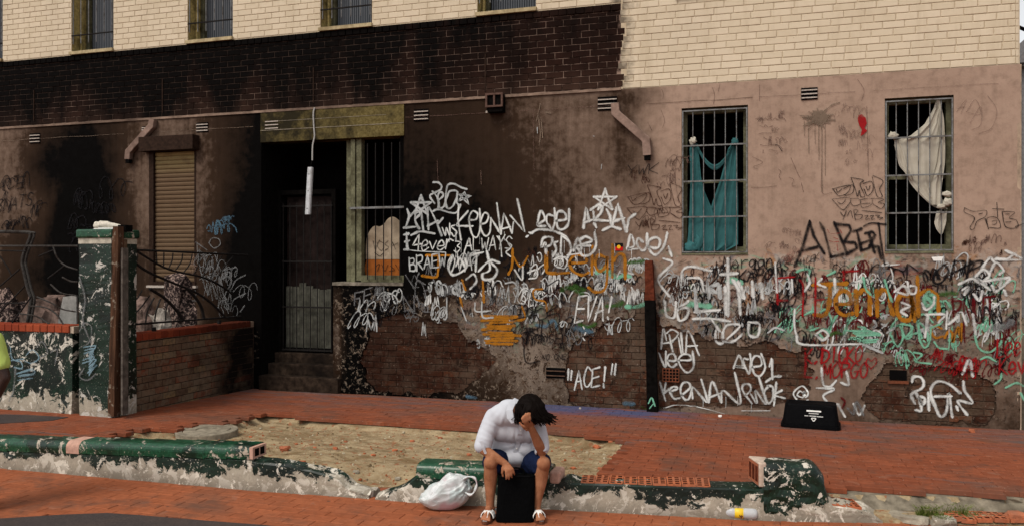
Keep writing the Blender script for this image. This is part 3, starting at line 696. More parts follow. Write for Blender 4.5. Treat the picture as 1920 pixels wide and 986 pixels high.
spray('p_faint', (.24, .155, .12), .3, .6); spray('p_splat', (.20, .145, .105), .3, .85); spray('p_lightblue', (.25, .38, .45), .35, .75)
LAYER = [0]
class Spray:
    """one tag: ribbons a fraction of a millimetre apart"""
    def __init__(s, col, parent=None, place=None, depth=None):
        s.col = col; s.v = []; s.f = []; s.uv = []; s.parent = parent; s.place = place or (lambda px, py: onwall(px, py)); s.depth = depth
    def ribbon(s, pts, w):
        """pts: survey positions, w: width in photo pixels"""
        P = [s.place(*p) for p in pts]; P3 = []
        for p in P:                                              # drop doubled points
            if not P3 or (p-P3[-1]).length > 1e-3: P3.append(p)
        if len(P3) < 2: return s
        Nn = s.normal(P3[0]); LAYER[0] += 1; lift = .0022+LAYER[0]*.0000025; wd = w/150/2*1.16; b = len(s.v); k = len(P3)
        t0 = (P3[1]-P3[0]).normalized(); t1 = (P3[-1]-P3[-2]).normalized(); P3 = [P3[0]-t0*wd*.7]+P3+[P3[-1]+t1*wd*.7]; k += 2
        for i, p in enumerate(P3):
            t_ = (P3[min(i+1, k-1)]-P3[max(i-1, 0)]).normalized(); sd_ = t_.cross(Nn); f = .35 if i in (0, k-1) else .82+.42*mnoise.noise(Vector((i*.33, LAYER[0]*1.7, 0)))
            q_ = p+Nn*lift
            if s.depth: q_ = q_-Nn*s.depth(p)
            for u_ in (-1, 1): s.v.append(tuple(q_+sd_*wd*f*u_)); s.uv.append((.5+.5*u_, i/k))
        s.f += [(b+2*i, b+2*i+1, b+2*i+3, b+2*i+2) for i in range(k-1)]
        return s
    def normal(s, p): return Vector((0, -1, 0))
    def line(s, pts, w, smooth=True):
        return s.ribbon([tuple(p) for p in cr([tuple(p) for p in pts], 6)] if smooth and len(pts) > 2 else dens(pts), w)
    def poly(s, pts):
        P = [s.place(*p) for p in pts]; b = len(s.v); LAYER[0] += 1; Nn = s.normal(P[0]); lift = .0022+LAYER[0]*.0000025
        s.v += [tuple(p+Nn*lift-(Nn*s.depth(p) if s.depth else Vector())) for p in P]; s.uv += [(.5, .5)]*len(P); s.f.append(tuple(range(b, b+len(P)))); return s
    def build(s, name='graffiti', label=None):
        if not s.v: return
        me = bpy.data.meshes.new(name); me.from_pydata(s.v, [], s.f); ul = me.uv_layers.new(name='UVMap'); li = np.zeros(len(me.loops), np.int32); me.loops.foreach_get('vertex_index', li)
        ul.data.foreach_set('uv', np.array(s.uv, np.float32)[li].ravel()); me.update()
        o = link(name, me, M[s.col], s.parent or rwall)
        if label: o['label'] = label
        return o
def dens(pts, n=4):
    out = []
    for a, b in zip(pts, pts[1:]): out += [(a[0]+(b[0]-a[0])*k/n, a[1]+(b[1]-a[1])*k/n) for k in range(n)]
    return out+[tuple(pts[-1])]
def wdepth(p):
    i = min(max(int(np.searchsorted(zs, p.z))-1, 0), nz-2); j = min(max(int(np.searchsorted(xs, p.x))-1, 0), nx-2)
    return .0165 if ex[i, j] else -.0065
G = {'A': '0,0 .5,1 1,0|.15,.35 .85,.4', 'B': '.05,0 0,1|~0,.95 .7,.95 .75,.65 .1,.5|~.1,.5 .9,.45 .85,.05 .05,.02', 'C': '~.95,.85 .5,1 .05,.55 .25,.05 .65,0 1,.2', 'D': '.05,0 0,1|~0,.98 .7,.9 1,.5 .7,.05 .02,.02',
 'E': '.95,1 .05,.95 0,.02 1,0|.02,.5 .8,.52', 'F': '1,1 0,.95 .05,0|0,.5 .7,.5', 'G': '~.95,.85 .5,1 .05,.55 .25,.05 .7,0 1,.4|1,.42 .55,.42', 'H': '0,0 .05,1|1,0 .95,1|.02,.5 .97,.5', 'I': '.5,0 .5,1', 'J': '~.8,1 .8,.3 .5,0 .1,.2|.3,1 1,1',
 'K': '.1,0 0,1|.9,1 .05,.42 1,0', 'L': '0,1 .05,.02 .9,0', 'M': '0,0 .1,1 .5,.3 .9,1 1,0', 'N': '0,0 .05,1 .92,0 1,1', 'O': '~.5,1 .05,.6 .2,.05 .7,0 1,.5 .7,.95 .45,1', 'P': '.05,0 0,1|~0,.97 .8,.95 .85,.6 .05,.45',
 'Q': '~.5,1 .05,.6 .2,.05 .7,0 1,.5 .7,.95 .45,1|.6,.3 1,-.1', 'R': '.05,0 0,1|~0,.97 .8,.95 .8,.6 .05,.5|.35,.5 1,0', 'S': '~.95,.85 .5,1 .1,.8 .4,.55 .9,.35 .7,.03 .05,.12', 'T': '0,1 1,.97|.5,.97 .5,0', 'U': '~0,1 .05,.3 .4,0 .85,.25 .95,1',
 'V': '0,1 .5,0 1,1', 'W': '0,1 .25,0 .5,.7 .75,0 1,1', 'X': '0,0 1,1|0,1 1,0', 'Y': '0,1 .5,.5 1,1|.5,.5 .4,0', 'Z': '0,1 1,.95 .05,.02 1,0',
 'a': '~.85,.6 .3,.65 .05,.3 .35,0 .8,.25 .85,.65 .95,0', 'b': '0,1 .05,0|~.05,.4 .5,.6 .9,.35 .6,.02 .05,.05', 'c': '~.9,.55 .4,.65 .1,.3 .4,0 .9,.1', 'd': '~.85,.5 .3,.6 .05,.3 .4,0 .85,.3|.88,1 .9,0', 'e': '~.05,.3 .85,.4 .6,.68 .2,.6 .05,.25 .4,0 .95,.15',
 'g': '~.85,.6 .3,.65 .05,.35 .4,.1 .85,.4 .9,.6 .85,-.3 .4,-.45 .05,-.25', 'h': '0,1.1 .05,0|~.05,.4 .5,.65 .85,.45 .9,0', 'i': '.5,.6 .5,0|.45,.85 .55,.9', 'l': '.5,1 .5,0', 'm': '0,0 .05,.6|~.05,.4 .3,.65 .5,.4 .5,0|~.5,.4 .75,.65 .95,.4 1,0', 'n': '0,0 .05,.65|~.05,.4 .5,.65 .85,.4 .9,0',
 'o': '~.5,.65 .05,.35 .4,0 .9,.3 .5,.65', 'r': '.1,0 .1,.65|~.1,.4 .5,.65 .9,.6', 's': '~.9,.55 .4,.65 .2,.45 .8,.25 .5,0 .05,.08', 't': '.5,1 .5,0|.15,.65 .85,.65', 'u': '~0,.6 .1,.1 .5,0 .85,.3|.9,.6 .95,0', 'v': '0,.65 .45,0 .9,.65', 'w': '0,.65 .25,0 .5,.5 .75,0 1,.65', 'y': '0,.6 .45,.1|.95,.65 .2,-.4', 'k': '0,1 .05,0|.8,.6 .05,.3 .9,0',
 '0': '~.5,1 .05,.5 .5,0 .95,.5 .5,1', '1': '.3,.8 .55,1 .5,0', '2': '~.05,.8 .5,1 .85,.7 .1,.05|.1,.03 1,.0', '3': '~.05,.95 .8,.9 .4,.55 .95,.3 .4,0 .0,.1', '4': '.7,0 .65,1 .0,.35 1,.4', '8': '~.5,.5 .1,.75 .5,1 .9,.75 .5,.5 .05,.25 .5,0 .95,.25 .5,.5', '&': '~1,0 .3,.7 .5,1 .7,.75 .1,.25 .4,0 .9,.45',
 '!': '.5,1 .45,.3|.42,.08 .45,.0', '"': '.25,1.0 .2,.55|.7,1.0 .65,.55', '.': '.3,.0 .5,.05', '-': '.1,.5 .9,.5', '@': '~.7,.5 .4,.7 .3,.35 .6,.3 .75,.65 .85,.3 1,.6 .5,1 .05,.5 .5,0 .95,.15', '7': '0,1 1,1 .4,0', '5': '.9,1 .1,1 .1,.55|~.1,.55 .8,.6 .8,.1 .05,.05'}
def write(text, p0, p1, h, col, w, slant=.12, jit=.06, gap=.16, label=None, rr=None):
    """lettering from p0 to p1 along its baseline (photo survey), h high"""
    s = Spray(col, depth=wdepth); rr = rr or random.Random(text+str(p0)); n = len(text); dx, dy = (p1[0]-p0[0])/n, (p1[1]-p0[1])/n
    for i, ch in enumerate(text):
        if ch == ' ' or ch not in G: continue
        hh = h*rr.uniform(.9, 1.1); bx, by = p0[0]+dx*i, p0[1]+dy*i+rr.uniform(-.05, .05)*h
        for st in G[ch].split('|'):
            sm = st[0] == '~'; pts = []
            for c_ in st.lstrip('~').split():
                u, v_ = map(float, c_.split(',')); u += rr.uniform(-jit, jit); v_ += rr.uniform(-jit, jit)
                pts.append((bx+dx*(1-gap)*u+v_*hh*slant, by+dy*u-v_*hh))
            s.line(pts, w*rr.uniform(.85, 1.15), sm)
    return s.build('graffiti', label)
def trace(col, w, ox, oy, sc, strokes, label=None, smooth=True):
    """hand traced strokes: x,y pairs in a blown-up survey crop"""
    s = Spray(col, depth=wdepth)
    for st in strokes: s.line([(ox+x/sc, oy+y/sc) for x, y in st], w, smooth)
    return s.build('graffiti', label)
def star(cx, cy, r_, col, w):
    s = Spray(col, depth=wdepth); P = [(cx+r_*math.sin(k*4*math.pi/5)*1.05, cy-r_*math.cos(k*4*math.pi/5)) for k in range(6)]
    for a, b in zip(P, P[1:]): s.line([a, b], w)
    s.build()
def scribble(n, box, size, cols, w, seed, sweep=5, aspect=1.0):
    """old unreadable tags: looping hand strokes, hooks and slashes"""
    rr = random.Random(seed); pots = {}
    for k in range(n):
        cl = rr.choice(cols); s = pots.setdefault(cl, Spray(cl, depth=wdepth)); cx, cy = rr.uniform(box[0], box[2]), rr.uniform(box[1], box[3]); sz = size*rr.uniform(.6, 1.4); sl_ = rr.uniform(-.25, .45)
        for q in range(rr.randint(1, 3)):
            x0, y0 = cx+rr.uniform(-1, .4)*sz, cy+rr.uniform(-.4, .4)*sz; kind = rr.random(); pts = []
            if kind < .45:                                   # run of loops
                tn = rr.uniform(1.2, 3.2)*6.283; ph = rr.uniform(0, 6.28); adv = rr.uniform(.10, .22)*sz*aspect; rx, ry = sz*rr.uniform(.15, .32), sz*rr.uniform(.35, .65)
                for i in range(int(tn*1.5)):
                    t_ = i/1.5; e_ = 1+.3*math.sin(t_*1.7+ph); px, py = x0+adv*t_*.6+rx*math.cos(t_+ph)*e_, ry*math.sin(t_+ph)*e_; pts.append((px-py*sl_, y0+py))
            elif kind < .75:                                 # hook
                hx, hy = sz*rr.uniform(.3, .7), sz*rr.uniform(.4, .8)*rr.choice((-1, 1))
                pts = [(x0, y0), (x0+hx*.5, y0-hy*.8), (x0+hx, y0-hy*.2), (x0+hx*.7, y0+hy*.6), (x0+hx*rr.uniform(.0, .3), y0+hy*.5)]
                if rr.random() < .5: pts.append((x0+hx*1.4, y0+hy*rr.uniform(.2, .9)))
            else:                                            # slashes
                pts = [(x0, y0+sz*.5)]; 
                for i in range(rr.randint(1, 3)): pts += [(pts[-1][0]+sz*rr.uniform(.1, .25), y0-sz*rr.uniform(.4, .7)), (pts[-1][0]+sz*rr.uniform(.15, .35), y0+sz*rr.uniform(.3, .6))]
            s.line(pts, w*rr.uniform(.7, 1.3), kind < .75)
    for s in pots.values(): s.build('faded_tags')['kind'] = 'stuff'

# --- faded under-layers first
scribble(34, (780, 470, 1180, 640), 22, ['p_grey', 'p_black', 'p_silver', 'p_brown', 'p_grey'], 3, 11)
scribble(26, (860, 480, 1190, 560), 18, ['p_silver', 'p_black', 'p_white', 'p_grey'], 3.4, 12)
scribble(30, (1250, 500, 1480, 620), 22, ['p_black', 'p_brown', 'p_grey', 'p_silver', 'p_black'], 3, 13)
scribble(60, (1440, 500, 1900, 660), 24, ['p_black', 'p_mint', 'p_maroon', 'p_silver', 'p_black', 'p_brown', 'p_grey'], 3, 14)
scribble(26, (1480, 510, 1880, 640), 34, ['p_black', 'p_mint', 'p_white', 'p_maroon'], 4.5, 15)
scribble(22, (1440, 500, 1910, 620), 14, ['p_black'], 1.8, 16)
scribble(18, (1240, 510, 1460, 600), 14, ['p_black'], 1.8, 17)
scribble(16, (900, 560, 1060, 660), 18, ['p_black', 'p_brown'], 2, 18)
scribble(14, (670, 540, 860, 600), 20, ['p_grey', 'p_silver', 'p_black'], 3, 19)
scribble(10, (1660, 640, 1900, 720), 20, ['p_mint', 'p_maroon', 'p_grey', 'p_black'], 3, 20)
scribble(10, (1420, 210, 1480, 290), 8, ['p_faint', 'p_pencil'], 1.2, 21, aspect=1.2); scribble(12, (1555, 205, 1630, 310), 14, ['p_faint'], 1.2, 22)
scribble(10, (1430, 430, 1500, 500), 10, ['p_pencil', 'p_faint'], 1.3, 23); scribble(10, (1180, 300, 1270, 480), 14, ['p_brown', 'p_pencil'], 1.4, 24)
scribble(8, (1800, 440, 1900, 480), 10, ['p_pencil', 'p_brown'], 1.4, 25)
scribble(12, (370, 470, 450, 580), 22, ['p_grey', 'p_faint', 'p_grey'], 2.6, 26); scribble(8, (0, 330, 60, 420), 20, ['p_black'], 3, 27); scribble(5, (390, 400, 425, 440), 14, ['p_blue'], 4, 28)
scribble(8, (100, 360, 210, 470), 24, ['p_black'], 4, 29)
scribble(26, (790, 485, 1190, 560), 20, ['p_white', 'p_silver', 'p_black', 'p_white'], 4.2, 51)
scribble(22, (880, 540, 1100, 640), 20, ['p_black', 'p_silver', 'p_grey', 'p_black', 'p_brown'], 3.2, 52)
scribble(16, (1080, 500, 1195, 560), 14, ['p_silver', 'p_black', 'p_mint', 'p_white'], 4, 53)
scribble(40, (1400, 510, 1900, 600), 18, ['p_black', 'p_black', 'p_brown', 'p_maroon', 'p_silver'], 2.6, 54)
scribble(20, (1250, 520, 1440, 600), 18, ['p_silver', 'p_black', 'p_white', 'p_brown'], 3.4, 55)
for k in range(26):                                         # smears of half-removed paint
    rr = random.Random(900+k); x, y = rr.choice(((rr.uniform(860, 1180), rr.uniform(490, 620)), (rr.uniform(1250, 1880), rr.uniform(520, 650)))); s = Spray(rr.choice(['p_grey', 'p_faint', 'p_splat', 'p_green', 'p_blue', 'p_mint', 'p_brown']), depth=wdepth); s.line([(x, y), (x+rr.uniform(6, 22), y+rr.uniform(-6, 6)), (x+rr.uniform(15, 40), y+rr.uniform(-10, 10))], rr.uniform(9, 18)); s.build('paint_smear')
# joint line and cracks in the render
zj = 4.035
for xa, xb, cl in ((-14, -9.6, 'p_splat'), (-9.4, -7.3, 'p_splat'), (-4.9, -3.5, 'p_pencil'), (-3.2, -1.75, 'p_pencil'), (-1.5, -.13, 'p_brown'), (-.1, 1.2, 'p_pencil'), (1.2, 2.7, 'p_faint')):
    s = Spray(cl, depth=wdepth); s.line([survey(x, zj+rnd.uniform(-.006, .006)) for x in np.arange(xa, xb, .22)], 1.2); s.build('render_joint')
for st in ([(1241, 168), (1244, 178), (1243, 186)], [(1336, 165), (1340, 180), (1338, 196)], [(1350, 158), (1347, 172)], [(1240, 208), (1246, 226), (1243, 240)], [(1215, 230), (1222, 245)], [(1424, 160), (1424, 190)], [(1608, 150), (1620, 170), (1615, 190)], [(1270, 290), (1266, 330), (1272, 380)], [(1625, 200), (1628, 330)], [(1541, 300), (1541, 360), (1560, 362)], [(1000, 200), (1002, 320)], [(820, 300), (822, 340)]):
    s = Spray('p_pencil', depth=wdepth); s.line(st, 1.3); s.build('render_crack')
# --- orange names
trace('p_orange', 7.5, 960, 470, 3.652, [[(240, 10), (243, 90), (248, 150), (390, 150)], [(400, 85), (510, 78), (490, 35), (430, 30), (395, 80), (420, 140), (480, 166), (525, 150)], [(550, 30), (548, 160)], [(552, -28), (550, -20)], [(640, 45), (590, 32), (570, 90), (600, 140), (640, 110), (652, 40), (652, 190), (630, 268), (570, 280), (525, 250)], [(690, -40), (688, 180)], [(690, 75), (735, 22), (772, 50), (776, 190)]], 'orange hand-painted name')
trace('p_orange', 9.5, 1440, 480, 4.483, [[(380, 242), (520, 236), (660, 230)], [(520, 240), (515, 380), (480, 490), (390, 490)], [(580, 402), (690, 392), (680, 315), (620, 290), (570, 360), (580, 450), (640, 495), (710, 480)], [(740, 290), (745, 490)], [(745, 340), (800, 282), (850, 320), (858, 485)], [(912, 290), (918, 500)], [(915, 330), (970, 280), (1020, 330), (1025, 400), (1050, 490)], [(1180, 330), (1110, 330), (1080, 420), (1110, 520), (1190, 530), (1215, 430), (1200, 330), (1230, 540)], [(1255, 175), (1262, 500)], [(1262, 330), (1330, 290), (1410, 320), (1430, 420), (1432, 540)]], 'big orange hand-painted name')
trace('p_orange', 7, 740, 450, 5.19, [[(310, 150), (540, 150)], [(430, 160), (425, 300), (400, 360), (270, 345)], [(1150, 90), (1145, 250), (1110, 330)], [(660, 390), (690, 480)], [(860, 400), (870, 600)], [(640, 560), (660, 640)]])
trace('p_orange', 5, 960, 470, 3.652, [[(0, 20), (60, 110), (110, 40)], [(230, 10), (240, 150), (390, 150)], [(210, 260), (150, 270), (160, 330), (230, 350), (240, 420)], [(20, 480), (90, 460), (70, 380)]])
s = Spray('p_orange', depth=wdepth); rr = random.Random(3)
for k in range(13): y = 592+k*4.2; s.line([(902+rr.uniform(-6, 22), y), (930, y+rr.uniform(-2, 2)), (974-rr.uniform(-6, 22), y+rr.uniform(-2, 2))], 7)
s.build('graffiti', 'block of orange paint rolled over older tags'); trace('p_orange', 6, 1660, 600, 4.696, [[(490, 70), (430, 50), (400, 100), (440, 150), (500, 140)], [(520, 150), (560, 90), (590, 120), (590, 190), (640, 60), (660, 180), (670, 30)]])
# --- mint
trace('p_mint', 5, 1660, 600, 4.696, [[(820, 40), (790, 120), (820, 240), (910, 280), (1000, 220), (1020, 190)], [(840, 340), (900, 320), (970, 360)], [(290, 30), (300, 160), (345, 240), (390, 180), (400, 60)], [(160, 150), (240, 120), (280, 110)], [(150, 30), (240, 60), (180, 150)], [(250, 280), (320, 300), (270, 360), (400, 380)], [(170, 300), (190, 420)], [(410, 60), (480, 30), (500, 10)], [(430, 190), (470, 240), (540, 250)], [(960, 560), (1010, 520), (1020, 470)], [(1060, 590), (1150, 550), (1220, 580)], [(1190, 640), (1220, 700)]])
trace('p_mint', 6, 1440, 480, 4.483, [[(240, 130), (300, 110), (350, 120), (330, 200)], [(500, 160), (560, 130)], [(720, 640), (820, 620), (930, 650)], [(980, 200), (1010, 300), (1040, 380)], [(800, 180), (820, 270), (860, 320)], [(360, 620), (420, 600)], [(420, 640), (470, 690), (510, 650), (470, 610), (420, 640)]])
s = Spray('p_mint', depth=wdepth); rr = random.Random(5)
for k in range(10): y = 612+k*3.3; s.line([(1585+rr.uniform(0, 40), y), (1650-rr.uniform(0, 40), y+rr.uniform(-3, 3))], 6)
s.build(); trace('p_mint', 9, 1660, 470, 5.8, [[(470, 450), (420, 520), (440, 590), (510, 570), (530, 500), (480, 470)], [(460, 510), (500, 560)]]); trace('p_green', 16, 1180, 470, 1, [[(2, 22), (24, 20)]])
# --- red
write('K.DICKO', (1508, 681), (1618, 676), 27, 'p_red', 5.4, .1, .05, label='red tag in capitals'); write('L.MORGO', (1508, 708), (1628, 706), 26, 'p_red', 5.4, .1, .05, label='red tag in capitals, lower line')
trace('p_red', 3.5, 1440, 656, 2.9875, [[(575, 100), (550, 70), (560, 45), (578, 60), (600, 42), (606, 70), (575, 104)]])
trace('p_red', 6, 1440, 480, 4.483, [[(70, 185), (215, 175)], [(75, 190), (80, 400)], [(80, 370), (160, 370)], [(270, 200), (295, 260), (290, 500)], [(400, 180), (395, 500)], [(395, 370), (470, 360)], [(630, 130), (750, 125)], [(640, 130), (635, 200)]])
write('Lee', (1868, 672), (1915, 664), 34, 'p_red', 4, .05); write('Kev', (1872, 702), (1926, 696), 30, 'p_red', 4.5, .05); write('PNUT', (1786, 610), (1868, 604), 46, 'p_maroon', 6, .0, .08); scribble(8, (1740, 660, 1830, 700), 16, ['p_maroon', 'p_red'], 3.4, 33)
# --- black
trace('p_black', 7.5, 1420, 400, 6.164, [[(430, 610), (520, 400), (605, 100)], [(605, 95), (650, 260), (770, 460)], [(480, 440), (690, 390)], [(725, 115), (770, 200), (850, 500)], [(850, 505), (1000, 470)], [(890, 110), (1040, 470)], [(900, 125), (1060, 140), (1080, 200), (1000, 330)], [(1000, 330), (1130, 340), (1150, 400), (1030, 470)], [(1110, 210), (1200, 180)], [(1150, 210), (1200, 420)], [(1190, 350), (1280, 320)], [(1200, 430), (1290, 400)], [(1250, 230), (1330, 215), (1360, 250), (1290, 380)], [(1290, 240), (1350, 450)], [(1310, 370), (1400, 390), (1430, 520)]], 'large black spray tag', smooth=False)
trace('p_black', 5, 1420, 400, 6.164, [[(1230, 150), (1320, 115), (1480, 130)], [(1400, 120), (1430, 350), (1470, 590)]])
write('MICEK', (1494, 500), (1536, 486), 12, 'p_black', 1.8)
write('Morgan', (1356, 504), (1452, 500), 22, 'p_black', 3.2, .05); write('As', (1452, 510), (1482, 506), 22, 'p_black', 3.4); write('KAPO', (1384, 528), (1450, 522), 20, 'p_black', 4)
write('OPP', (1745, 532), (1842, 518), 38, 'p_black', 6, .3); trace('p_black', 4, 1660, 470, 5.8, [[(880, 450), (920, 620), (1000, 760), (1020, 600), (1060, 780), (1090, 600), (1180, 790), (1150, 640), (1260, 790), (1230, 600)], [(30, 170), (200, 220), (240, 150), (350, 220)], [(800, 200), (960, 140), (880, 250), (860, 160)], [(240, 150), (230, 300)]])
trace('p_black', 3.4, 960, 470, 3.652, [[(180, 380), (120, 390), (110, 440), (170, 440)], [(200, 390), (170, 420), (190, 470), (240, 450), (230, 400), (195, 392)], [(240, 420), (310, 380), (290, 370), (240, 430)], [(250, 440), (320, 430), (320, 500), (275, 555), (250, 470)], [(190, 470), (180, 530), (80, 560)], [(210, 475), (200, 570)], [(80, 590), (95, 755), (190, 755)], [(245, 240), (325, 200), (275, 330)], [(245, 230), (250, 340)], [(60, 370), (20, 370), (10, 430)], [(10, 470), (100, 450)]])
write('PHUSED', (990, 645), (1066, 642), 18, 'p_black', 3, .1); write('NO.ONE', (1016, 674), (1062, 672), 10, 'p_black', 2); write('7', (1003, 700), (1009, 700), 7, 'p_black', 1.5)
write('STUSSY', (1572, 642), (1620, 640), 9, 'p_black', 1.8); write('PIO', (1650, 655), (1680, 654), 10, 'p_black', 2)
ol = [[(80, 690), (160, 670), (215, 665), (190, 720), (130, 740), (85, 690)], [(110, 690), (120, 715), (150, 690)], [(160, 690), (230, 660), (235, 710), (200, 735), (165, 735)], [(220, 605), (310, 625), (285, 655), (320, 740), (290, 745), (280, 700), (265, 745), (250, 690), (220, 610)], [(310, 650), (370, 635), (380, 700), (340, 740), (315, 690)], [(330, 670), (345, 700), (360, 665)], [(380, 590), (455, 630), (430, 690), (450, 745), (410, 740), (375, 600)],
      [(80, 765), (200, 755), (215, 780), (180, 830), (150, 840), (80, 768)], [(120, 785), (150, 800), (180, 770)], [(220, 760), (280, 765), (285, 800), (240, 815), (215, 790)], [(290, 770), (370, 760), (365, 810), (300, 825), (290, 780)], [(300, 800), (360, 795)], [(370, 760), (460, 765), (420, 790), (465, 800), (440, 835), (380, 800)], [(140, 860), (165, 890), (185, 850), (160, 915)], [(190, 890), (215, 850), (230, 900)], [(250, 915), (240, 845), (270, 850), (250, 880), (300, 880), (290, 910), (250, 915)], [(300, 850), (445, 865)], [(320, 890), (345, 885), (325, 912), (355, 912)], [(360, 890), (385, 885), (370, 912), (395, 912)], [(400, 885), (430, 885), (415, 900), (455, 900), (430, 915)]]
trace('p_black', 1.9, 1540, 180, 3.944, ol, 'black outlined lettering beside the window')
trace('p_brown', 1.9, 1540-396+10, 180+2, 3.944*.93, ol, 'brown outlined lettering beside the window')
trace('p_black', 1.9, 1440, 330, 2.9875, [[(1100, 180), (1150, 200), (1220, 195), (1215, 230), (1170, 255), (1150, 300), (1130, 290), (1155, 235), (1100, 205), (1100, 180)], [(1180, 215), (1200, 210)], [(1215, 240), (1235, 300), (1225, 240), (1280, 235), (1300, 290), (1240, 290)], [(1255, 255), (1280, 250), (1275, 270), (1255, 272)], [(1280, 150), (1285, 230)], [(1255, 185), (1320, 188)], [(1310, 200), (1380, 205), (1350, 235), (1390, 250), (1395, 290), (1330, 285), (1310, 205)], [(1330, 215), (1350, 215)], [(1330, 260), (1360, 258)], [(1385, 285), (1430, 268)]], 'thin outlined letters right of the last window')
trace('p_faint', 1.6, 1440, 0, 2.9875, [[(1055, 630), (1110, 560), (1080, 640)], [(1060, 610), (1100, 600)], [(1110, 630), (1160, 560), (1190, 640), (1120, 635)], [(1130, 690), (1190, 600), (1190, 700), (1140, 730)], [(1230, 540), (1280, 620), (1250, 720), (1180, 750)]])
write('YWK', (1174, 330), (1236, 326), 20, 'p_black', 2.2, .2); write('SNATS', (-8, 400), (62, 386), 26, 'p_black', 3.6, .2); write('ACE', (-6, 360), (48, 352), 22, 'p_black', 3, .2)
trace('p_pencil', 1.4, 1400, 190, 4.695, [[(80, 155), (110, 150), (95, 165)], [(115, 165), (130, 150), (150, 165), (165, 150), (185, 165), (205, 150), (225, 170), (250, 150), (275, 165), (300, 150), (330, 155), (345, 180)], [(115, 215), (150, 230), (165, 210), (190, 230), (230, 220)], [(105, 290), (150, 280), (215, 285)], [(150, 320), (190, 340), (220, 315)], [(120, 385), (170, 395), (220, 385), (290, 395), (312, 440), (200, 430)], [(280, 600), (300, 620), (285, 660), (300, 690)], [(390, 500), (420, 570), (450, 640), (470, 675)], [(370, 670), (410, 690), (400, 740), (430, 750)], [(480, 720), (500, 800)], [(50, 490), (140, 540), (60, 580), (100, 600)], [(40, 760), (150, 760), (260, 748)]], 'small brown marker writing')
trace('p_black', 2.2, 1400, 190, 4.695, [[(255, 388), (275, 390), (310, 440)]])
trace('p_red', 1.5, 1420, 400, 6.164, [[(810, 190), (830, 230)], [(850, 240), (950, 230)], [(880, 280), (930, 300)], [(830, 320), (880, 330), (940, 330)], [(920, 360), (930, 440)], [(955, 190), (975, 230)]])
# paint splat and red blister
s = Spray('p_splat', depth=wdepth); rr = random.Random(8)
for k in range(46):
    a = rr.uniform(0, 6.283); l_ = rr.uniform(10, 30)*(1.25 if math.cos(a) < -.2 else 1); s.line([(1536, 222), (1536+math.cos(a)*l_*.6, 222+math.sin(a)*l_*.5), (1536+math.cos(a)*l_, 222+math.sin(a)*l_*.75)], rr.uniform(2, 5))
s.poly([(1536+math.cos(a*.42)*rr.uniform(13, 17), 222+math.sin(a*.42)*rr.uniform(12, 16)) for a in range(15)])
s.line([(1542, 214), (1558, 199), (1574, 193)], 3); s.line([(1530, 218), (1500, 218)], 2)
for x, y in ((1516, 288), (1528, 270), (1535, 300), (1541, 360), (1547, 330), (1508, 255)): s.line([(x, 228), (x, (228+y)/2), (x+.5, y)], 1.8)
s.build('graffiti', 'brown paint splat with drips'); s = Spray('p_red', depth=wdepth)
s.poly([(1609, 217), (1616, 215), (1623, 222), (1625, 232), (1621, 241), (1626, 246), (1619, 253), (1613, 256), (1616, 244), (1611, 236), (1608, 226)]); s.build('graffiti', 'small dark red paint mark')
# light drips on the sooty wall
trace('p_splat', 3, 900, 160, 5.647, [[(640, 200), (620, 300), (600, 380)], [(620, 330), (640, 500), (630, 640)], [(650, 340), (665, 560)], [(700, 290), (750, 300)]]); trace('p_silver', 1.95, 900, 160, 5.647, [[(608, 450), (610, 510)], [(1290, 840), (1285, 890)], [(1200, 540), (1210, 545)]]); trace('p_faint', 1.4, 900, 318, 1, [[(2, 2), (3, 28)]])
# --- white and silver
star(790, 386, 19, 'p_silver', 6); star(1135, 376, 21, 'p_white', 6.5)
trace('p_silver', 5.12, 740, 330, 6.162, [[(450, 75), (510, 80), (545, 120), (535, 160), (480, 190), (420, 220), (415, 250), (465, 320)], [(440, 180), (490, 240), (515, 310), (505, 370)], [(515, 280), (565, 230), (545, 190), (510, 210), (505, 300), (530, 375), (575, 350), (595, 270)], [(835, 155), (770, 135), (690, 95), (620, 105), (600, 180), (592, 290), (615, 375), (680, 345), (730, 190), (640, 180), (605, 260)], [(730, 190), (720, 300), (745, 340)], [(445, 410), (510, 390), (700, 432), (765, 335)]], 'silver looping tag')
trace('p_silver', 4.15, 740, 330, 6.162, [[(745, 290), (890, 235), (745, 212), (862, 335), (810, 185), (745, 290)]], smooth=False)
trace('p_white', 5.61, 740, 330, 6.162, [[(745, 350), (735, 480), (748, 600), (770, 740)], [(850, 410), (720, 565), (800, 580), (905, 582)], [(862, 512), (940, 505), (962, 440), (905, 408), (865, 480), (872, 580), (900, 680), (950, 712), (985, 640), (992, 540), (985, 385)], [(992, 560), (1060, 540), (1088, 460), (1040, 430), (1000, 520), (1002, 620), (1050, 695), (1100, 660), (1112, 560), (1115, 490)]], 'long white spray name')
trace('p_white', 5.61, 740, 330, 6.162, [[(1115, 490), (1230, 672), (1185, 320)], [(1230, 672), (1265, 430), (1358, 660)], [(1240, 615), (1335, 590)], [(1358, 660), (1375, 540)], [(1340, 460), (1505, 650), (1420, 270)]], smooth=False)
trace('p_silver', 6.10, 740, 330, 6.162, [[(150, 390), (170, 470), (130, 600)], [(110, 600), (240, 590)], [(250, 400), (240, 520), (280, 610)], [(180, 470), (250, 400), (300, 440), (240, 510), (290, 610)], [(310, 400), (335, 640)], [(395, 620), (390, 370), (470, 500), (545, 690)], [(385, 580), (500, 520)], [(500, 560), (560, 490)], [(195, 685), (300, 645), (465, 668)]], 'silver name under a star', smooth=True)
trace('p_white', 4.15, 740, 330, 6.162, [[(555, 600), (590, 690), (600, 600), (640, 690), (640, 550)], [(700, 570), (660, 590), (720, 650), (690, 700), (660, 660)]])
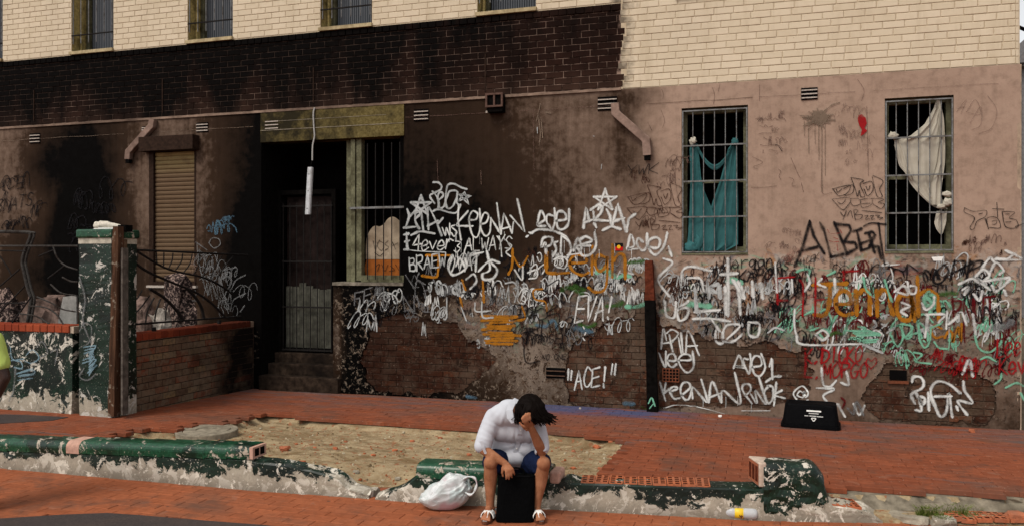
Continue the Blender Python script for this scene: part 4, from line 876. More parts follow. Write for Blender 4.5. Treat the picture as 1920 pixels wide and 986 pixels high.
trace('p_silver', 6.71, 740, 330, 6.162, [[(140, 665), (150, 850)], [(115, 680), (165, 670)], [(125, 760), (170, 750)], [(115, 850), (160, 845)]]); trace('p_silver', 3.17, 740, 330, 6.162, [[(130, 850), (300, 870), (590, 882)]])
write('4ever', (774, 470), (850, 468), 27, 'p_white', 4.3, .1, .05, .05, 'white spray phrase'); write('3', (852, 472), (866, 472), 22, 'p_white', 3.4); write('ALWAYS', (872, 470), (962, 466), 24, 'p_white', 3.6, .05, .05, .1)
trace('p_white', 4.39, 740, 330, 6.162, [[(1210, 700), (1230, 800), (1240, 930)], [(1290, 740), (1340, 830), (1290, 880), (1340, 930)]])
trace('p_white', 7.32, 980, 340, 6.163, [[(170, 500), (210, 350), (260, 440), (170, 510), (260, 520)], [(345, 400), (290, 390), (280, 470), (340, 560)], [(370, 320), (380, 450), (350, 555)], [(390, 460), (500, 440), (490, 370), (420, 350), (390, 420), (410, 540), (470, 555), (530, 490), (540, 330)], [(110, 600), (180, 560), (330, 570), (470, 620), (530, 690)], [(60, 635), (50, 640)], [(95, 600), (85, 595)]], 'white three-letter tag with underline')
trace('p_white', 7.93, 980, 340, 6.163, [[(705, 540), (735, 300), (770, 460)], [(715, 480), (800, 450)], [(790, 330), (880, 270), (930, 300), (900, 380), (830, 450), (820, 360)], [(830, 450), (1000, 460)], [(975, 330), (1010, 400), (1030, 520)], [(1040, 500), (1100, 260), (1200, 580)], [(1070, 460), (1170, 430)], [(1200, 570), (1230, 430), (1300, 385)], [(850, 530), (830, 490)], [(930, 565), (1030, 520), (1130, 555)]], 'bold white name under a white star', smooth=False)
trace('p_white', 7.32, 980, 340, 6.163, [[(270, 830), (265, 710), (220, 760), (240, 660), (340, 650), (330, 730), (270, 760)], [(400, 700), (370, 720), (390, 790), (350, 860)], [(450, 640), (440, 830)], [(470, 640), (540, 700), (560, 800), (520, 880)], [(590, 800), (640, 660), (680, 780), (600, 760)], [(660, 680), (730, 640), (800, 690), (640, 745)], [(640, 745), (780, 745)], [(640, 780), (700, 860), (790, 840), (850, 740), (835, 600)]], 'white looping tag')
trace('p_white', 7.32, 980, 340, 6.163, [[(1210, 785), (1250, 620), (1290, 740), (1220, 785), (1330, 780)], [(1390, 700), (1340, 660), (1320, 720), (1380, 800), (1430, 760), (1440, 610)], [(1460, 760), (1560, 770), (1590, 690), (1540, 650), (1460, 690), (1460, 780), (1530, 850), (1610, 790), (1650, 700), (1670, 600)], [(1690, 760), (1720, 860)]], 'white three-letter tag by the rusty post')
write('BRAEW', (768, 508), (838, 500), 26, 'p_silver', 4.2, .0); write('OVA', (838, 510), (888, 506), 30, 'p_white', 4.4, .1); trace('p_white', 7.32, 740, 450, 5.19, [[(800, 150), (790, 300)], [(900, 110), (930, 280), (860, 330), (870, 380), (960, 370), (1000, 290), (940, 220)], [(740, 150), (860, 120)], [(820, 300), (930, 200), (1020, 220)], [(700, 380), (770, 330), (800, 400), (740, 470)], [(560, 170), (530, 280), (580, 340), (700, 270), (690, 180)], [(600, 250), (640, 180), (690, 270)]])
write('FEAL', (664, 572), (736, 556), 26, 'p_grey', 4.6, .1); trace('p_grey', 4.4, 740, 450, 5.19, [[(110, 340), (190, 460)], [(80, 530), (105, 690)], [(85, 540), (180, 690)], [(190, 540), (195, 690)], [(220, 540), (245, 640)], [(380, 380), (420, 480)], [(290, 490), (350, 480)], [(240, 320), (220, 380), (300, 430)]]); trace('p_silver', 4.15, 740, 450, 5.19, [[(510, 560), (510, 750)], [(785, 610), (795, 690), (940, 685)], [(850, 600), (860, 745), (960, 750)], [(650, 650), (700, 780)], [(1080, 420), (1160, 410), (1200, 480), (1170, 600)]])
write('EVA!', (1078, 602), (1152, 598), 46, 'p_white', 5.6, .15, .07, label='white tag above the bare bricks'); write('"ACE!"', (1060, 728), (1158, 724), 38, 'p_white', 5.0, .05, .06, .1, 'white tag on bare bricks'); trace('p_white', 4.88, 960, 470, 3.652, [[(20, 130), (70, 200), (75, 110)], [(110, 150), (170, 130), (170, 180), (120, 190)], [(290, 60), (340, 40), (380, 70), (360, 120), (310, 110)], [(380, 30), (460, 20)], [(720, 180), (740, 140)], [(800, 150), (830, 160)], [(490, 520), (495, 530)], [(505, 560), (500, 570)], [(480, 590), (495, 610)], [(820, 250), (830, 270)]])
trace('p_white', 5.37, 1210, 600, 5.476, [[(160, 290), (185, 90), (215, 200)], [(165, 240), (280, 220)], [(220, 130), (270, 95), (335, 130), (310, 180), (250, 230)], [(245, 150), (280, 320)], [(340, 180), (370, 340)], [(365, 130), (385, 340)], [(415, 330), (440, 105), (550, 355)], [(430, 265), (530, 260)]], 'white name on the bricks right of the post')
trace('p_white', 5.86, 1210, 600, 5.476, [[(140, 340), (205, 480), (210, 320)], [(230, 415), (310, 410), (290, 345), (235, 360), (230, 440), (270, 480), (320, 450)], [(345, 410), (465, 405), (450, 355), (380, 350), (340, 410), (380, 500), (440, 535), (495, 470), (485, 320)]])
trace('p_white', 5.86, 1210, 600, 5.476, [[(905, 490), (960, 360), (1000, 470), (920, 470), (1030, 490)], [(1050, 400), (1010, 395), (1010, 450), (1060, 545)], [(1075, 345), (1085, 440), (1070, 540)], [(1100, 480), (1190, 460), (1180, 380), (1120, 370), (1090, 450), (1120, 550), (1180, 570), (1230, 480), (1190, 345)], [(1275, 470), (1300, 400), (1305, 600)], [(1240, 630), (1320, 580), (1390, 575)]])
trace('p_white', 6.10, 1210, 600, 5.476, [[(150, 640), (205, 820)], [(210, 640), (190, 740)], [(190, 745), (270, 690)], [(260, 730), (330, 700), (290, 680), (250, 720), (290, 800), (350, 800)], [(370, 770), (460, 690), (440, 640), (380, 650), (360, 730), (400, 810), (450, 800), (480, 690)], [(485, 800), (490, 690), (635, 840), (575, 610)], [(650, 840), (685, 630), (780, 840)], [(660, 790), (770, 750)], [(780, 840), (800, 720), (975, 855), (920, 540)], [(1090, 850), (1000, 720), (1010, 660), (1070, 660), (1080, 720), (1030, 770)], [(1085, 760), (1145, 850), (1130, 720), (1240, 860), (1165, 580)], [(1260, 680), (1220, 740), (1260, 850), (1310, 800), (1310, 690), (1260, 670)], [(1345, 640), (1320, 870)], [(1400, 720), (1325, 765), (1430, 800)]], 'long white names along the foot of the wall', smooth=True)
write('@', (1486, 752), (1520, 752), 30, 'p_white', 4.4); trace('p_white', 6.10, 1440, 656, 2.9875, [[(275, 210), (370, 215), (310, 250), (330, 290)], [(300, 100), (310, 190), (350, 200), (380, 170)], [(20, 50), (25, 160)], [(440, 120), (450, 190), (410, 180)], [(390, 300), (430, 370)], [(480, 300), (510, 360), (540, 310)]])
trace('p_white', 7.32, 1180, 480, 3.08, [[(200, 15), (250, 40), (180, 110), (170, 150), (230, 230)], [(300, 140), (310, 80), (360, 60), (470, 85)], [(340, 125), (410, 130), (430, 200)], [(205, 260), (215, 340), (260, 350), (270, 265)], [(290, 300), (340, 300), (330, 350), (290, 370), (280, 310), (340, 260)], [(380, 320), (520, 310)], [(370, 360), (480, 360), (580, 375)], [(480, 370), (520, 430)], [(560, 480), (640, 400), (560, 400), (540, 480), (600, 490), (650, 450)], [(690, 380), (750, 390), (740, 460), (690, 450), (690, 390)], [(500, 430), (500, 490), (540, 500), (540, 440)]])
trace('p_white', 9.76, 1180, 480, 3.08, [[(570, 20), (570, 340)], [(530, 105), (620, 100)], [(630, 150), (640, 330)], [(555, 180), (560, 330)], [(600, 140), (660, 240)], [(710, 150), (715, 230)], [(760, 160), (770, 240)], [(650, 180), (660, 230)]]); trace('p_silver', 8.54, 1180, 480, 3.08, [[(380, 190), (390, 320)], [(500, 210), (470, 180), (510, 160)], [(520, 170), (525, 240)], [(460, 180), (460, 240)]])
trace('p_white', 6.71, 1660, 470, 5.8, [[(1050, 190), (1130, 80), (1180, 120)], [(1130, 240), (1200, 130), (1280, 210), (1240, 250)], [(1310, 0), (1480, 95), (1200, 90)], [(980, 280), (1060, 200), (1130, 260), (1060, 330), (980, 300), (1130, 420)], [(1060, 330), (1340, 290)], [(1160, 380), (1190, 440), (1260, 400), (1350, 310)], [(1190, 300), (1250, 320), (1240, 390)], [(800, 360), (940, 300), (1000, 340)], [(840, 420), (900, 390), (860, 470)], [(960, 470), (1020, 540), (1050, 440)], [(1290, 430), (1310, 480)], [(440, 690), (640, 690), (580, 770)], [(670, 660), (660, 840)], [(840, 680), (880, 800)], [(460, 700), (430, 930)], [(690, 790), (780, 720)], [(950, 690), (980, 900)]], 'tangle of white strokes near the corner')
trace('p_white', 6.10, 1660, 470, 5.8, [[(100, 440), (200, 380), (240, 470), (140, 450)], [(240, 340), (260, 450), (320, 460), (330, 390), (270, 380)], [(180, 560), (260, 600), (170, 650), (230, 700)], [(400, 570), (440, 640), (520, 580), (530, 500)], [(1330, 90), (1400, 40)]])
trace('p_white', 6.71, 1660, 600, 4.696, [[(235, 540), (250, 500), (310, 500), (340, 550), (320, 600), (240, 640), (235, 680), (260, 730)], [(270, 640), (330, 740), (350, 690), (300, 680), (320, 790), (270, 790)], [(380, 640), (385, 790)], [(390, 660), (470, 830)], [(660, 640), (560, 560), (460, 540), (400, 620), (450, 780), (490, 850), (540, 800), (560, 640), (590, 850)], [(440, 670), (580, 670)], [(680, 470), (735, 350), (770, 490)], [(690, 540), (700, 620), (770, 730), (640, 710), (720, 830)], [(630, 760), (640, 790)]], 'big looping white tag low on the corner')
trace('p_white', 2.44, 1210, 600, 5.476, [[(190, 900), (320, 870), (550, 890), (860, 970)], [(390, 945), (640, 960)], [(990, 925), (1280, 925)]]); trace('p_white', 6.10, 1440, 480, 4.483, [[(225, 450), (220, 560), (240, 660), (300, 740), (780, 735)], [(400, 660), (460, 700), (505, 660), (460, 620), (410, 650)], [(60, 60), (75, 300)], [(450, 190), (420, 230), (480, 260)], [(560, 190), (565, 300)], [(330, 150), (350, 220), (310, 290)], [(200, 200), (205, 300)]]); trace('p_silver', 4.88, 1440, 480, 4.483, [[(0, 640), (60, 600), (130, 620)], [(800, 740), (960, 810)], [(1000, 640), (1060, 600)], [(900, 580), (880, 600), (910, 580), (890, 540)]])
trace('p_grey', 3.66, 220, 440, 4.93, [[(850, 80), (880, 35), (940, 40), (955, 90), (900, 125), (850, 80)], [(740, 80), (760, 250), (800, 440)], [(820, 200), (900, 180), (930, 300), (870, 400), (920, 560)], [(1040, 340), (1060, 440), (1000, 560), (1030, 720)], [(1190, 370), (1100, 420), (1060, 500)], [(1190, 540), (1080, 600), (1050, 700)], [(1180, 650), (1140, 710)], [(980, 330), (1100, 300)], [(730, 70), (830, 140)], [(960, 420), (980, 540), (1020, 600)]], 'grey looping tag beside the shutter')
write('SAHARNI', (694, 246), (750, 242), 9, 'p_black', 2)
# small flag sticker: black over red with a yellow disc
fl_ = bpy.data.objects.new('flag_sticker', None); C.objects.link(fl_); fl_.parent = bld; fp = onwall(1160, 463); fp.y -= .008; fl_.location = fp-Vector(bld.location); fl_['label'] = 'small painted flag, black over red with a yellow disc'
def subf(mm, name, mt):
    o = mm.build(name, mt); o.parent = fl_; o.matrix_parent_inverse = Matrix.Translation(-fp); return o
plain('flag_red', (.45, .012, .01), .6, .1); plain('flag_black', (.008, .008, .008), .6, .1); plain('flag_yellow', (.75, .42, .02), .6, .1)
a = onwall(1153, 456); b = onwall(1168, 470); zm = (a.z+b.z)/2
subf(MB().box(a.x, b.x, Y0-.009, Y0-.006, zm, a.z), 'black_half', M['flag_black']); subf(MB().box(a.x, b.x, Y0-.0092, Y0-.0061, b.z, zm-.0005), 'red_half', M['flag_red'])
subf(MB().lathe(((a.x+b.x)/2, Y0-.0075, zm), (0, -1, 0), [(0, .024), (.003, .024), (.0031, .001)], 20), 'disc', M['flag_yellow'])
# pale flake of paper under the last window
a = [onwall(*p) for p in ((1746, 482), (1769, 481), (1765, 489), (1750, 489))]; MB().prism([p+Vector((0, -.012, 0)) for p in a], (0, .006, 0)).build('paper_scrap', M['print_white'], bld)

for pts_ in ([(700, 452), (704, 468), (708, 455)], [(712, 450), (708, 462), (716, 470), (720, 458), (712, 452)], [(728, 452), (722, 458), (729, 464), (722, 470)], [(736, 454), (742, 468)], [(734, 462), (746, 456)], [(703, 474), (712, 480), (720, 474)], [(704, 500), (712, 495), (708, 508)], [(716, 496), (722, 508), (728, 496)], [(732, 498), (740, 506), (730, 508)], [(742, 496), (748, 506)]):
    s = Spray('p_black', pw, place=lambda px, py: onwall(px, py, Y0+.199)); s.line(pts_, 2.2); o = s.build('graffiti'); o.matrix_parent_inverse = Matrix.Translation(-pbase)

dr_ = {q_: Spray(q_, depth=wdepth) for q_ in ('p_white', 'p_silver', 'p_black')}
for k in range(44):
    rr = random.Random(1300+k); x, y = rr.choice(((rr.uniform(770, 980), rr.uniform(430, 470)), (rr.uniform(1010, 1200), rr.uniform(430, 480)), (rr.uniform(1240, 1500), rr.uniform(740, 752)), (rr.uniform(1500, 1660), rr.uniform(480, 500)), (rr.uniform(1240, 1880), rr.uniform(560, 640))))
    dr_['p_black' if 1500 < x < 1660 and y < 505 else rr.choice(['p_white', 'p_silver'])].line([(x, y), (x+.3, y+rr.uniform(5, 10)), (x, y+rr.uniform(11, 24))], rr.uniform(1.0, 1.7))
for s in dr_.values(): s.build('paint_drips')['kind'] = 'stuff'

s = Spray('p_blue', depth=wdepth); s.line([(1172, 756), (1186, 757)], 14); s.build('paint_smear'); s = Spray('p_blue', depth=wdepth); s.line([(876, 742), (892, 745)], 10); s.build('paint_smear')
s = Spray('p_maroon', depth=wdepth); s.line([(1578, 745), (1584, 752), (1579, 764)], 6); s.build('paint_smear'); s = Spray('p_grey', depth=wdepth); s.line([(1590, 765), (1600, 775), (1606, 752), (1618, 776)], 7); s.build('paint_smear')
# ================================================================== GROUND, PAVING, BROKEN KERB WALL
MB().box(-400, 400, -200, 600, -1.0, -.06).build('ground', plain('ground', (.13, .10, .07), .95, .3, 3), None, 'structure')
KX = [-14, -7.1, -4.27, -3.47, -2.88, -1.70, 0, .78, 2.0, 5.0]; KY = [5.93, 6.062, 6.137, 6.20, 6.224, 6.38, 6.612, 6.80, 7.10, 7.85]
def yf(x): return float(np.interp(x, KX, KY))
def pave_edge(x): return yf(x)+float(np.interp(x, [-1.7, -1.5, .3, .6], [.22, .27, .27, .26]))
# --- materials of the ground
t = NT('road_brick_far'); b_ = t.n('ShaderNodeTexBrick'); t.set(b_.inputs['Vector'], t.pos()); b_.inputs['Scale'].default_value = 1; b_.inputs['Brick Width'].default_value = .235; b_.inputs['Row Height'].default_value = .118; b_.inputs['Mortar Size'].default_value = .006
t.set(b_.inputs['Color1'], (.26, .085, .045)); t.set(b_.inputs['Color2'], (.20, .065, .036)); t.set(b_.inputs['Mortar'], (.09, .05, .03)); M['road_brick_far'] = t.done(b_.outputs[0], .85)
def paver_mat(key, a, b, blue=False):
    t = NT(key); v = brickvar(t); n = t.noise(16, 5, .7); big = t.noise(1.1, 5, .6, off=3); fine = t.noise(70, 3)
    c = t.mix(v, a, b); c = t.mix(t.mr(n, .42, .72, 0, .6), c, [q*.55 for q in a]); c = t.mix(t.mr(big, .48, .66, 0, .55), c, (.125, .068, .048))
    c = t.mix(t.mr(t.noise(4.5, 5, .7, .5, off=11), .60, .66, 0, .5), c, (.27, .125, .08))
    if blue:
        o = t.sep(); st = t.noise(1, 5, .65, .4, vec=t.scale(t.pos(), (1.3, 5, 1)), off=2)
        g = t.mul(t.mr(o[1], 8.6, 10.4, 0, 1), t.mr(st, .40, .62)); c = t.mix(t.mul(g, .75), c, (.105, .085, .085))
        bl = t.mul(t.mul(t.mr(o[1], 9.75, 10.1), t.mr(t.math('ABSOLUTE', t.add(o[0], 2.2)), 1.5, .7)), t.mr(st, .35, .5)); c = t.mix(t.mul(bl, .8), c, (.055, .075, .16))
        st2 = t.noise(1, 4, .6, .3, vec=t.scale(t.pos(), (1.1, 4, 1)), off=21); c = t.mix(t.mr(st2, .60, .68, 0, .7), c, (.10, .078, .072))
        c = t.mix(t.mr(t.noise(60, 2, .5, off=5), .72, .75, 0, .7), c, (.5, .42, .34))
    c = t.mix(t.mr(t.noise(2.6, 5, .65, .4, off=31), .54, .66, 0, .5), c, (.085, .055, .042))
    vd = t.vor(3.2); c = t.mix(t.mul(t.mr(vd, .07, .045), .75), c, (.05, .038, .033))
    M[key] = t.done(c, .82, t.add(n, t.mul(fine, .5)), .35, .004)
paver_mat('paver_road', (.29, .090, .041), (.335, .108, .050)); paver_mat('paver_path', (.205, .060, .030), (.255, .077, .038), True)
t = NT('soil'); n = t.noise(5, 6, .7); n2 = t.noise(30, 4, .7, off=3); n3 = t.noise(2.2, 4, .6, .6, off=9)
c = t.mix(t.mr(n, .35, .65), (.225, .155, .085), (.39, .30, .18)); c = t.mix(t.mr(n2, .52, .70, 0, .7), c, (.42, .35, .235)); c = t.mix(t.mr(t.noise(1, 5, .7, .5, vec=t.scale(t.pos(), (2.2, 9, 3)), off=6), .50, .62, 0, .65), c, (.125, .085, .045)); c = t.mix(t.mr(t.noise(13, 4, .6, off=14), .58, .64, 0, .8), c, (.26, .095, .045)); c = t.mix(t.mr(n3, .55, .68, 0, .7), c, (.15, .095, .045))
bk = t.n('ShaderNodeTexBrick'); t.set(bk.inputs['Vector'], t.pos()); bk.inputs['Scale'].default_value = 1; bk.inputs['Brick Width'].default_value = .23; bk.inputs['Row Height'].default_value = .115; bk.inputs['Mortar Size'].default_value = .010; bk.inputs['Mortar Smooth'].default_value = .6
imp = t.mul(bk.outputs['Fac'], t.mul(t.mr(t.sep()[0], -2.6, -1.9), t.mr(n3, .62, .45))); c = t.mix(t.mul(imp, .7), c, (.16, .11, .055))
M['soil'] = t.done(c, .95, t.add(n, t.mul(n2, .6)), .8, .02)
t = NT('asphalt'); n = t.noise(60, 4, .7); c = t.mix(t.mr(n, .35, .7), (.045, .037, .036), (.075, .06, .055)); c = t.mix(t.mr(t.noise(2, 4), .5, .7, 0, .4), c, (.10, .07, .055)); M['asphalt'] = t.done(c, .9, n, .6, .006)
# --- street: bed plus laid bricks
road = struct('road', MB().box(-60, 60, -60, 7.6, -.055, -.012).mesh('road'), M['road_brick_far'])
ASPH = [onroad(px, py) for px, py in ((-700, 1060), (-60, 976), (40, 970), (120, 965), (200, 962), (262, 966), (330, 972), (420, 979), (500, 985), (640, 1003), (900, 1050), (900, 1300), (-700, 1300))]
def inside_xy(x, y, poly): return bool(inpoly(np.array([x]), np.array([y]), [(p[0], p[1]) for p in poly])[0])
def paver_mesh(mt, L=.229, W=.112, T=.042):
    m_ = MB(); a, b, ch = L/2, W/2, .0045
    def ring(x, y, z): return [(-x, -y, z), (x, -y, z), (x, y, z), (-x, y, z)]
    m_.v = ring(a-ch, b-ch, 0)+ring(a, b, -ch)+ring(a, b, -T); m_.f = [(0, 1, 2, 3)]+[(i, i+4, (i+1) % 4+4, (i+1) % 4) for i in range(4)]+[(i+4, i+8, (i+1) % 4+8, (i+1) % 4+4) for i in range(4)]
    me_ = m_.mesh('paver'); me_.materials.append(mt); return me_
def photo(x, y, z=0):
    d_ = -_s*x+_c*y
    if d_ < .3: return (-9999, -9999)
    return 960+FOC*(_c*x+_s*y)/d_, HOR-FOC*(z-CAMH)/d_
def inview(x, y, z=0):
    px, py = photo(x, y, z); return -30 < px < 1950 and py < 1010
def lay_pavers(spots, mt, parent, zf, slope, limit):
    """spots: (x, y, length, width)"""
    base = paver_mesh(mt); rest = MB(); tint = []
    vis = [p for p in spots if inview(p[0], p[1])]; hid = [p for p in spots if not inview(p[0], p[1])]
    vis.sort(key=lambda p: -_s*p[0]+_c*p[1])
    for i, (x, y, l, w_) in enumerate(vis+hid):
        z = zf(x, y)+rnd.gauss(0, .0013); rx, ry, rz = slope+rnd.gauss(0, .005), rnd.gauss(0, .004), rnd.gauss(0, .005)
        if i < min(limit, len(vis)):
            o = bpy.data.objects.new('paver', base); C.objects.link(o); o.parent = parent; o.location = (x, y, z); o.scale = (l/.229, w_/.112, 1); o.rotation_euler = (rx, ry, rz)
        else:
            n_ = len(rest.v); ti = (i*.6180339) % 1
            for v in base.vertices:
                rest.v.append((x+v.co.x*l/.229, y+v.co.y*w_/.112, z+v.co.z+rx*v.co.y-ry*v.co.x)); tint.append(ti)
            rest.f += [tuple(n_+k for k in p.vertices) for p in base.polygons]
    me_ = rest.mesh('paving'); fattr(me_, 'tint', tint); link('paving', me_, mt, parent, 'stuff')
spots = []; y = 3.6; k = 0
while y < 7.2:
    x = -11-(k % 2)*.118
    while x < 4.2:
        if y < yf(x)+.05 and not inside_xy(x, y, ASPH): spots.append((x, y, .2345, .1172))
        x += .236
    y += .119; k += 1
lay_pavers(spots, M['paver_road'], road, lambda x, y: 0.0, 0, 300)
m_ = MB(); top = [p+Vector((0, 0, .006)) for p in ASPH]; m_.prism(top, (0, 0, -.05)); struct('asphalt_street', m_.mesh('asphalt'), M['asphalt'])
# --- footpath: bed of sand, then bricks, with the robbed-out patch left bare
PIT = [onpave(px, py) for px, py in ((176, 820), (285, 801), (322, 809), (345, 799), (388, 792), (419, 794), (480, 776), (493, 771), (560, 779), (681, 790), (790, 797), (896, 803), (955, 802), (1017, 808), (1087, 811), (1087, 817), (1137, 815), (1137, 823), (1176, 826), (1160, 855), (1146, 884), (1117, 891), (1080, 898))]
PITG = PIT+[Vector((-1.6, 6.3, 0)), Vector((-7.2, 5.9, 0))]
gx = np.arange(-15, 7.01, .045); gy = np.arange(5.9, 10.75, .045); BX, BY = np.meshgrid(gx, gy)
pit = inpoly(BX, BY, [(p.x, p.y) for p in PITG]).astype(float)
for _ in range(1): pit[1:-1, 1:-1] = (pit[1:-1, 1:-1]*2+pit[:-2, 1:-1]+pit[2:, 1:-1]+pit[1:-1, :-2]+pit[1:-1, 2:])/6
edge = np.interp(BX, KX, KY)
Zb = PA-PB*BY-.046-pit*(.020+.075*fbm(BX*1.3, BY*2.6, 40)+.04*(fbm(BX*7, BY*11, 41)-.5))
dfr = BY-edge
slump = sstep(-3.85, -3.3, BX)*sstep(-2.75, -2.95, BX)                      # gap in the kerb wall where soil has washed out
Zb = np.where(slump > 0, Zb-slump*sstep(.95, .1, dfr)*.13+slump*(fbm(BX*6, BY*6, 44)-.5)*.05*sstep(1.0, .3, dfr), Zb)
right = sstep(.35, .55, BX); Zb = np.where(dfr < .24, Zb*(1-right)+right*(.035+.03*fbm(BX*5, BY*5, 45)), Zb)
Zb = np.where(right > .5, np.minimum(Zb, dfr*1.2+.01), np.where(slump > .3, np.minimum(Zb, dfr*.8), np.minimum(Zb, (dfr-.10)*6)))
Zb = np.maximum(Zb, -.035)
V = np.stack([BX, BY, Zb], -1).reshape(-1, 3); ii = np.arange(len(V)).reshape(BX.shape)
q = np.stack([ii[:-1, :-1], ii[:-1, 1:], ii[1:, 1:], ii[1:, :-1]], -1).reshape(-1, 4)
path = struct('footpath', fastmesh('footpath', V, q), M['soil'])
spots = []; y = 6.0; k = 0
YARDX, YARDY = -7.40, 7.80
while y < Y0-.06:
    x = -14.5-(k % 2)*.118
    while x < 6.0:
        if y > pave_edge(x)+.03 and not inside_xy(x, y, PITG) and not (x < YARDX-.1 and y > YARDY+.1):
            if abs(x-onpave(388, 803).x) > .36 or abs(y-onpave(388, 803).y) > .36: spots.append((x, y, .2345, .1172))
        x += .236
    y += .119; k += 1
lay_pavers(spots, M['paver_path'], path, lambda x, y: pz(y), -PB, 300)
# pale concrete haunch under the broken edge of the path
xs_ = np.arange(.30, 6.0, .06); rows = []
for x in xs_:
    e_ = pave_edge(x); j = lambda s_: float((fbm(np.array([x*7+s_]), np.array([s_*3.1]), 50)-.5)[0])*.07
    rows.append([(x, e_+.10, pz(e_)-.044), (x, e_-.005+j(1), pz(e_)-.046), (x, e_-.03+j(2), pz(e_)-.075+j(3)*.4), (x, e_-.05+j(4), .10+j(5)*.4), (x, e_-.10+j(6), .055), (x, e_-.13+j(7), .0)])
MB().grid(rows).build('haunch', plain('haunch', (.20, .17, .125), .95, .5, 12, .9, dirt=(.06, .045, .03)), path)
# asphalt patch beside the garden wall
pts = [onpave(px, py, .005) for px, py in ((-300, 772), (0, 776), (70, 778), (128, 781), (100, 787), (0, 793), (-300, 800))]
struct('asphalt_patch', MB().prism(pts, (0, 0, -.03)).mesh('patch'), M['asphalt'])

# --- the broken kerb wall
def kerb(name, label, x0, x1, hfun, seed, step=.03):
    xs_ = np.arange(x0, x1+1e-6, step); rows = []
    for x in xs_:
        h, rough, wd = hfun(x); y = yf(x); N = lambda a, b: (float(fbm(np.array([x*6+a*3.3]), np.array([b*5.1+a]), seed)[()] if False else fbm(np.array([x*6+a*3.3]), np.array([b*5.1+a]), seed)[0])-.5)
        r_ = []
        for f in (-.04/max(h, .05), .12, .3, .5, .68, .84, .96): r_.append((x, y+.010*N(f, 1)-.012*(1-f)+rough*.02*N(f, 2)*(f > .4), h*f))
        r_.append((x, y+.012, h+rough*.03*N(2, 1)))
        for f in (.2, .4, .6, .8): r_.append((x, y+wd*f, h+rough*.075*N(3, f*3)+rough*.01))
        r_.append((x, y+wd-.01, h-.005)); r_.append((x, y+wd, h*.6)); r_.append((x, y+wd, -.04))
        rows.append(r_)
    m_ = MB().grid(rows); m_.poly(rows[0]); m_.poly(rows[-1])
    root = thing(name, label, 'low wall', ((x0+x1)/2, yf((x0+x1)/2)+.1, 0)); m_.build('wall_base', M['peel_kerb'], root)
    return root
def coping(root, x0, x1, ztop, mt=None, L=.23, skip=(), r_=.065, wd=.235):
    n_ = max(1, round((x1-x0)/L)); 
    for i in range(n_):
        a, b = x0+(x1-x0)*i/n_+.0006, x0+(x1-x0)*(i+1)/n_-.0006; rows = []
        zt = ztop((a+b)/2); dz = rnd.uniform(-.003, .003)
        for x in (a, a+.002, b-.002, b):
            y = yf(x); e = .0022 if x in (a, b) else 0; pr = [(y-.004+e, zt-.115), (y-.006+e, zt-.07)]
            for k_ in range(7):
                an = math.pi-k_*math.pi/2/6; pr.append((y-.006+e+r_+math.cos(an)*r_, zt-r_-e+math.sin(an)*r_))
            pr += [(y+wd-.03, zt-e), (y+wd, zt-.02), (y+wd, zt-.115)]
            rows.append([(x, p_, z_+dz) for p_, z_ in pr])
        m_ = MB().grid(rows, True); m_.poly(rows[0]); m_.poly(rows[-1])
        m_.build('coping_brick', M['terracotta_pink'] if i in skip else (mt or M['green_coping']), root, smooth=False)
def hL(x):
    h = np.interp(x, [-14, -7.1, -4.34, -4.31, -4.05, -3.75, -3.52, -3.42, -3.2], [.12, .165, .265, .25, .235, .20, .15, .07, .03])
    return float(h), (0 if x < -4.34 else 1), .21
kl = kerb('kerb_wall', 'low kerb wall in peeling green paint with rounded coping, ending beside the plastic bag gap', -13.5, -3.2, hL, 61)
zl = lambda x: float(np.interp(x, [-14, -7.1, -4.3], [.235, .280, .385]))
coping(kl, -13.5, -6.31, zl); coping(kl, -6.31, -6.16, zl, L=.15, skip=(0,)); coping(kl, -6.16, -4.335, zl)
# clay core at the broken end, shade of its holes set in as black plates
MB().box(-4.335, -4.30, yf(-4.32)+.0, yf(-4.32)+.20, .27, .372).build('broken_clay', M['terracotta_pink'], kl); MB().box(-4.302, -4.297, yf(-4.32)+.03, yf(-4.32)+.09, .29, .355).box(-4.302, -4.297, yf(-4.32)+.11, yf(-4.32)+.17, .29, .355).build('core_hole_shade', M['soot_and_shade_black'], kl)
def hR(x):
    h = np.interp(x, [-3.15, -3.05, -2.92, -2.84, -2.80, -1.62, -1.56, -1.50, -.04, .0, .39, .42, .46, .6, .74, .86], [.02, .06, .11, .16, .205, .205, .24, .215, .235, .30, .32, .25, .12, .11, .085, .0])
    return float(h), (0 if (-2.8 < x < -1.62 or .0 < x < .40) else .55 if -1.5 < x < 0 else 1), (.25 if x > -1.55 else .21)
kr = kerb('kerb_wall', 'broken kerb wall that the seated person sits on, perforated bricks bared along its top', -3.15, .86, hR, 62)
coping(kr, -2.79, -1.69, lambda x: .32)
o = MB().box(-1.69, -1.60, yf(-1.65)+.01, yf(-1.65)+.2, .20, .305).build('broken_clay', M['terracotta_pink'], kr); bevel(o.data, .02, 2)
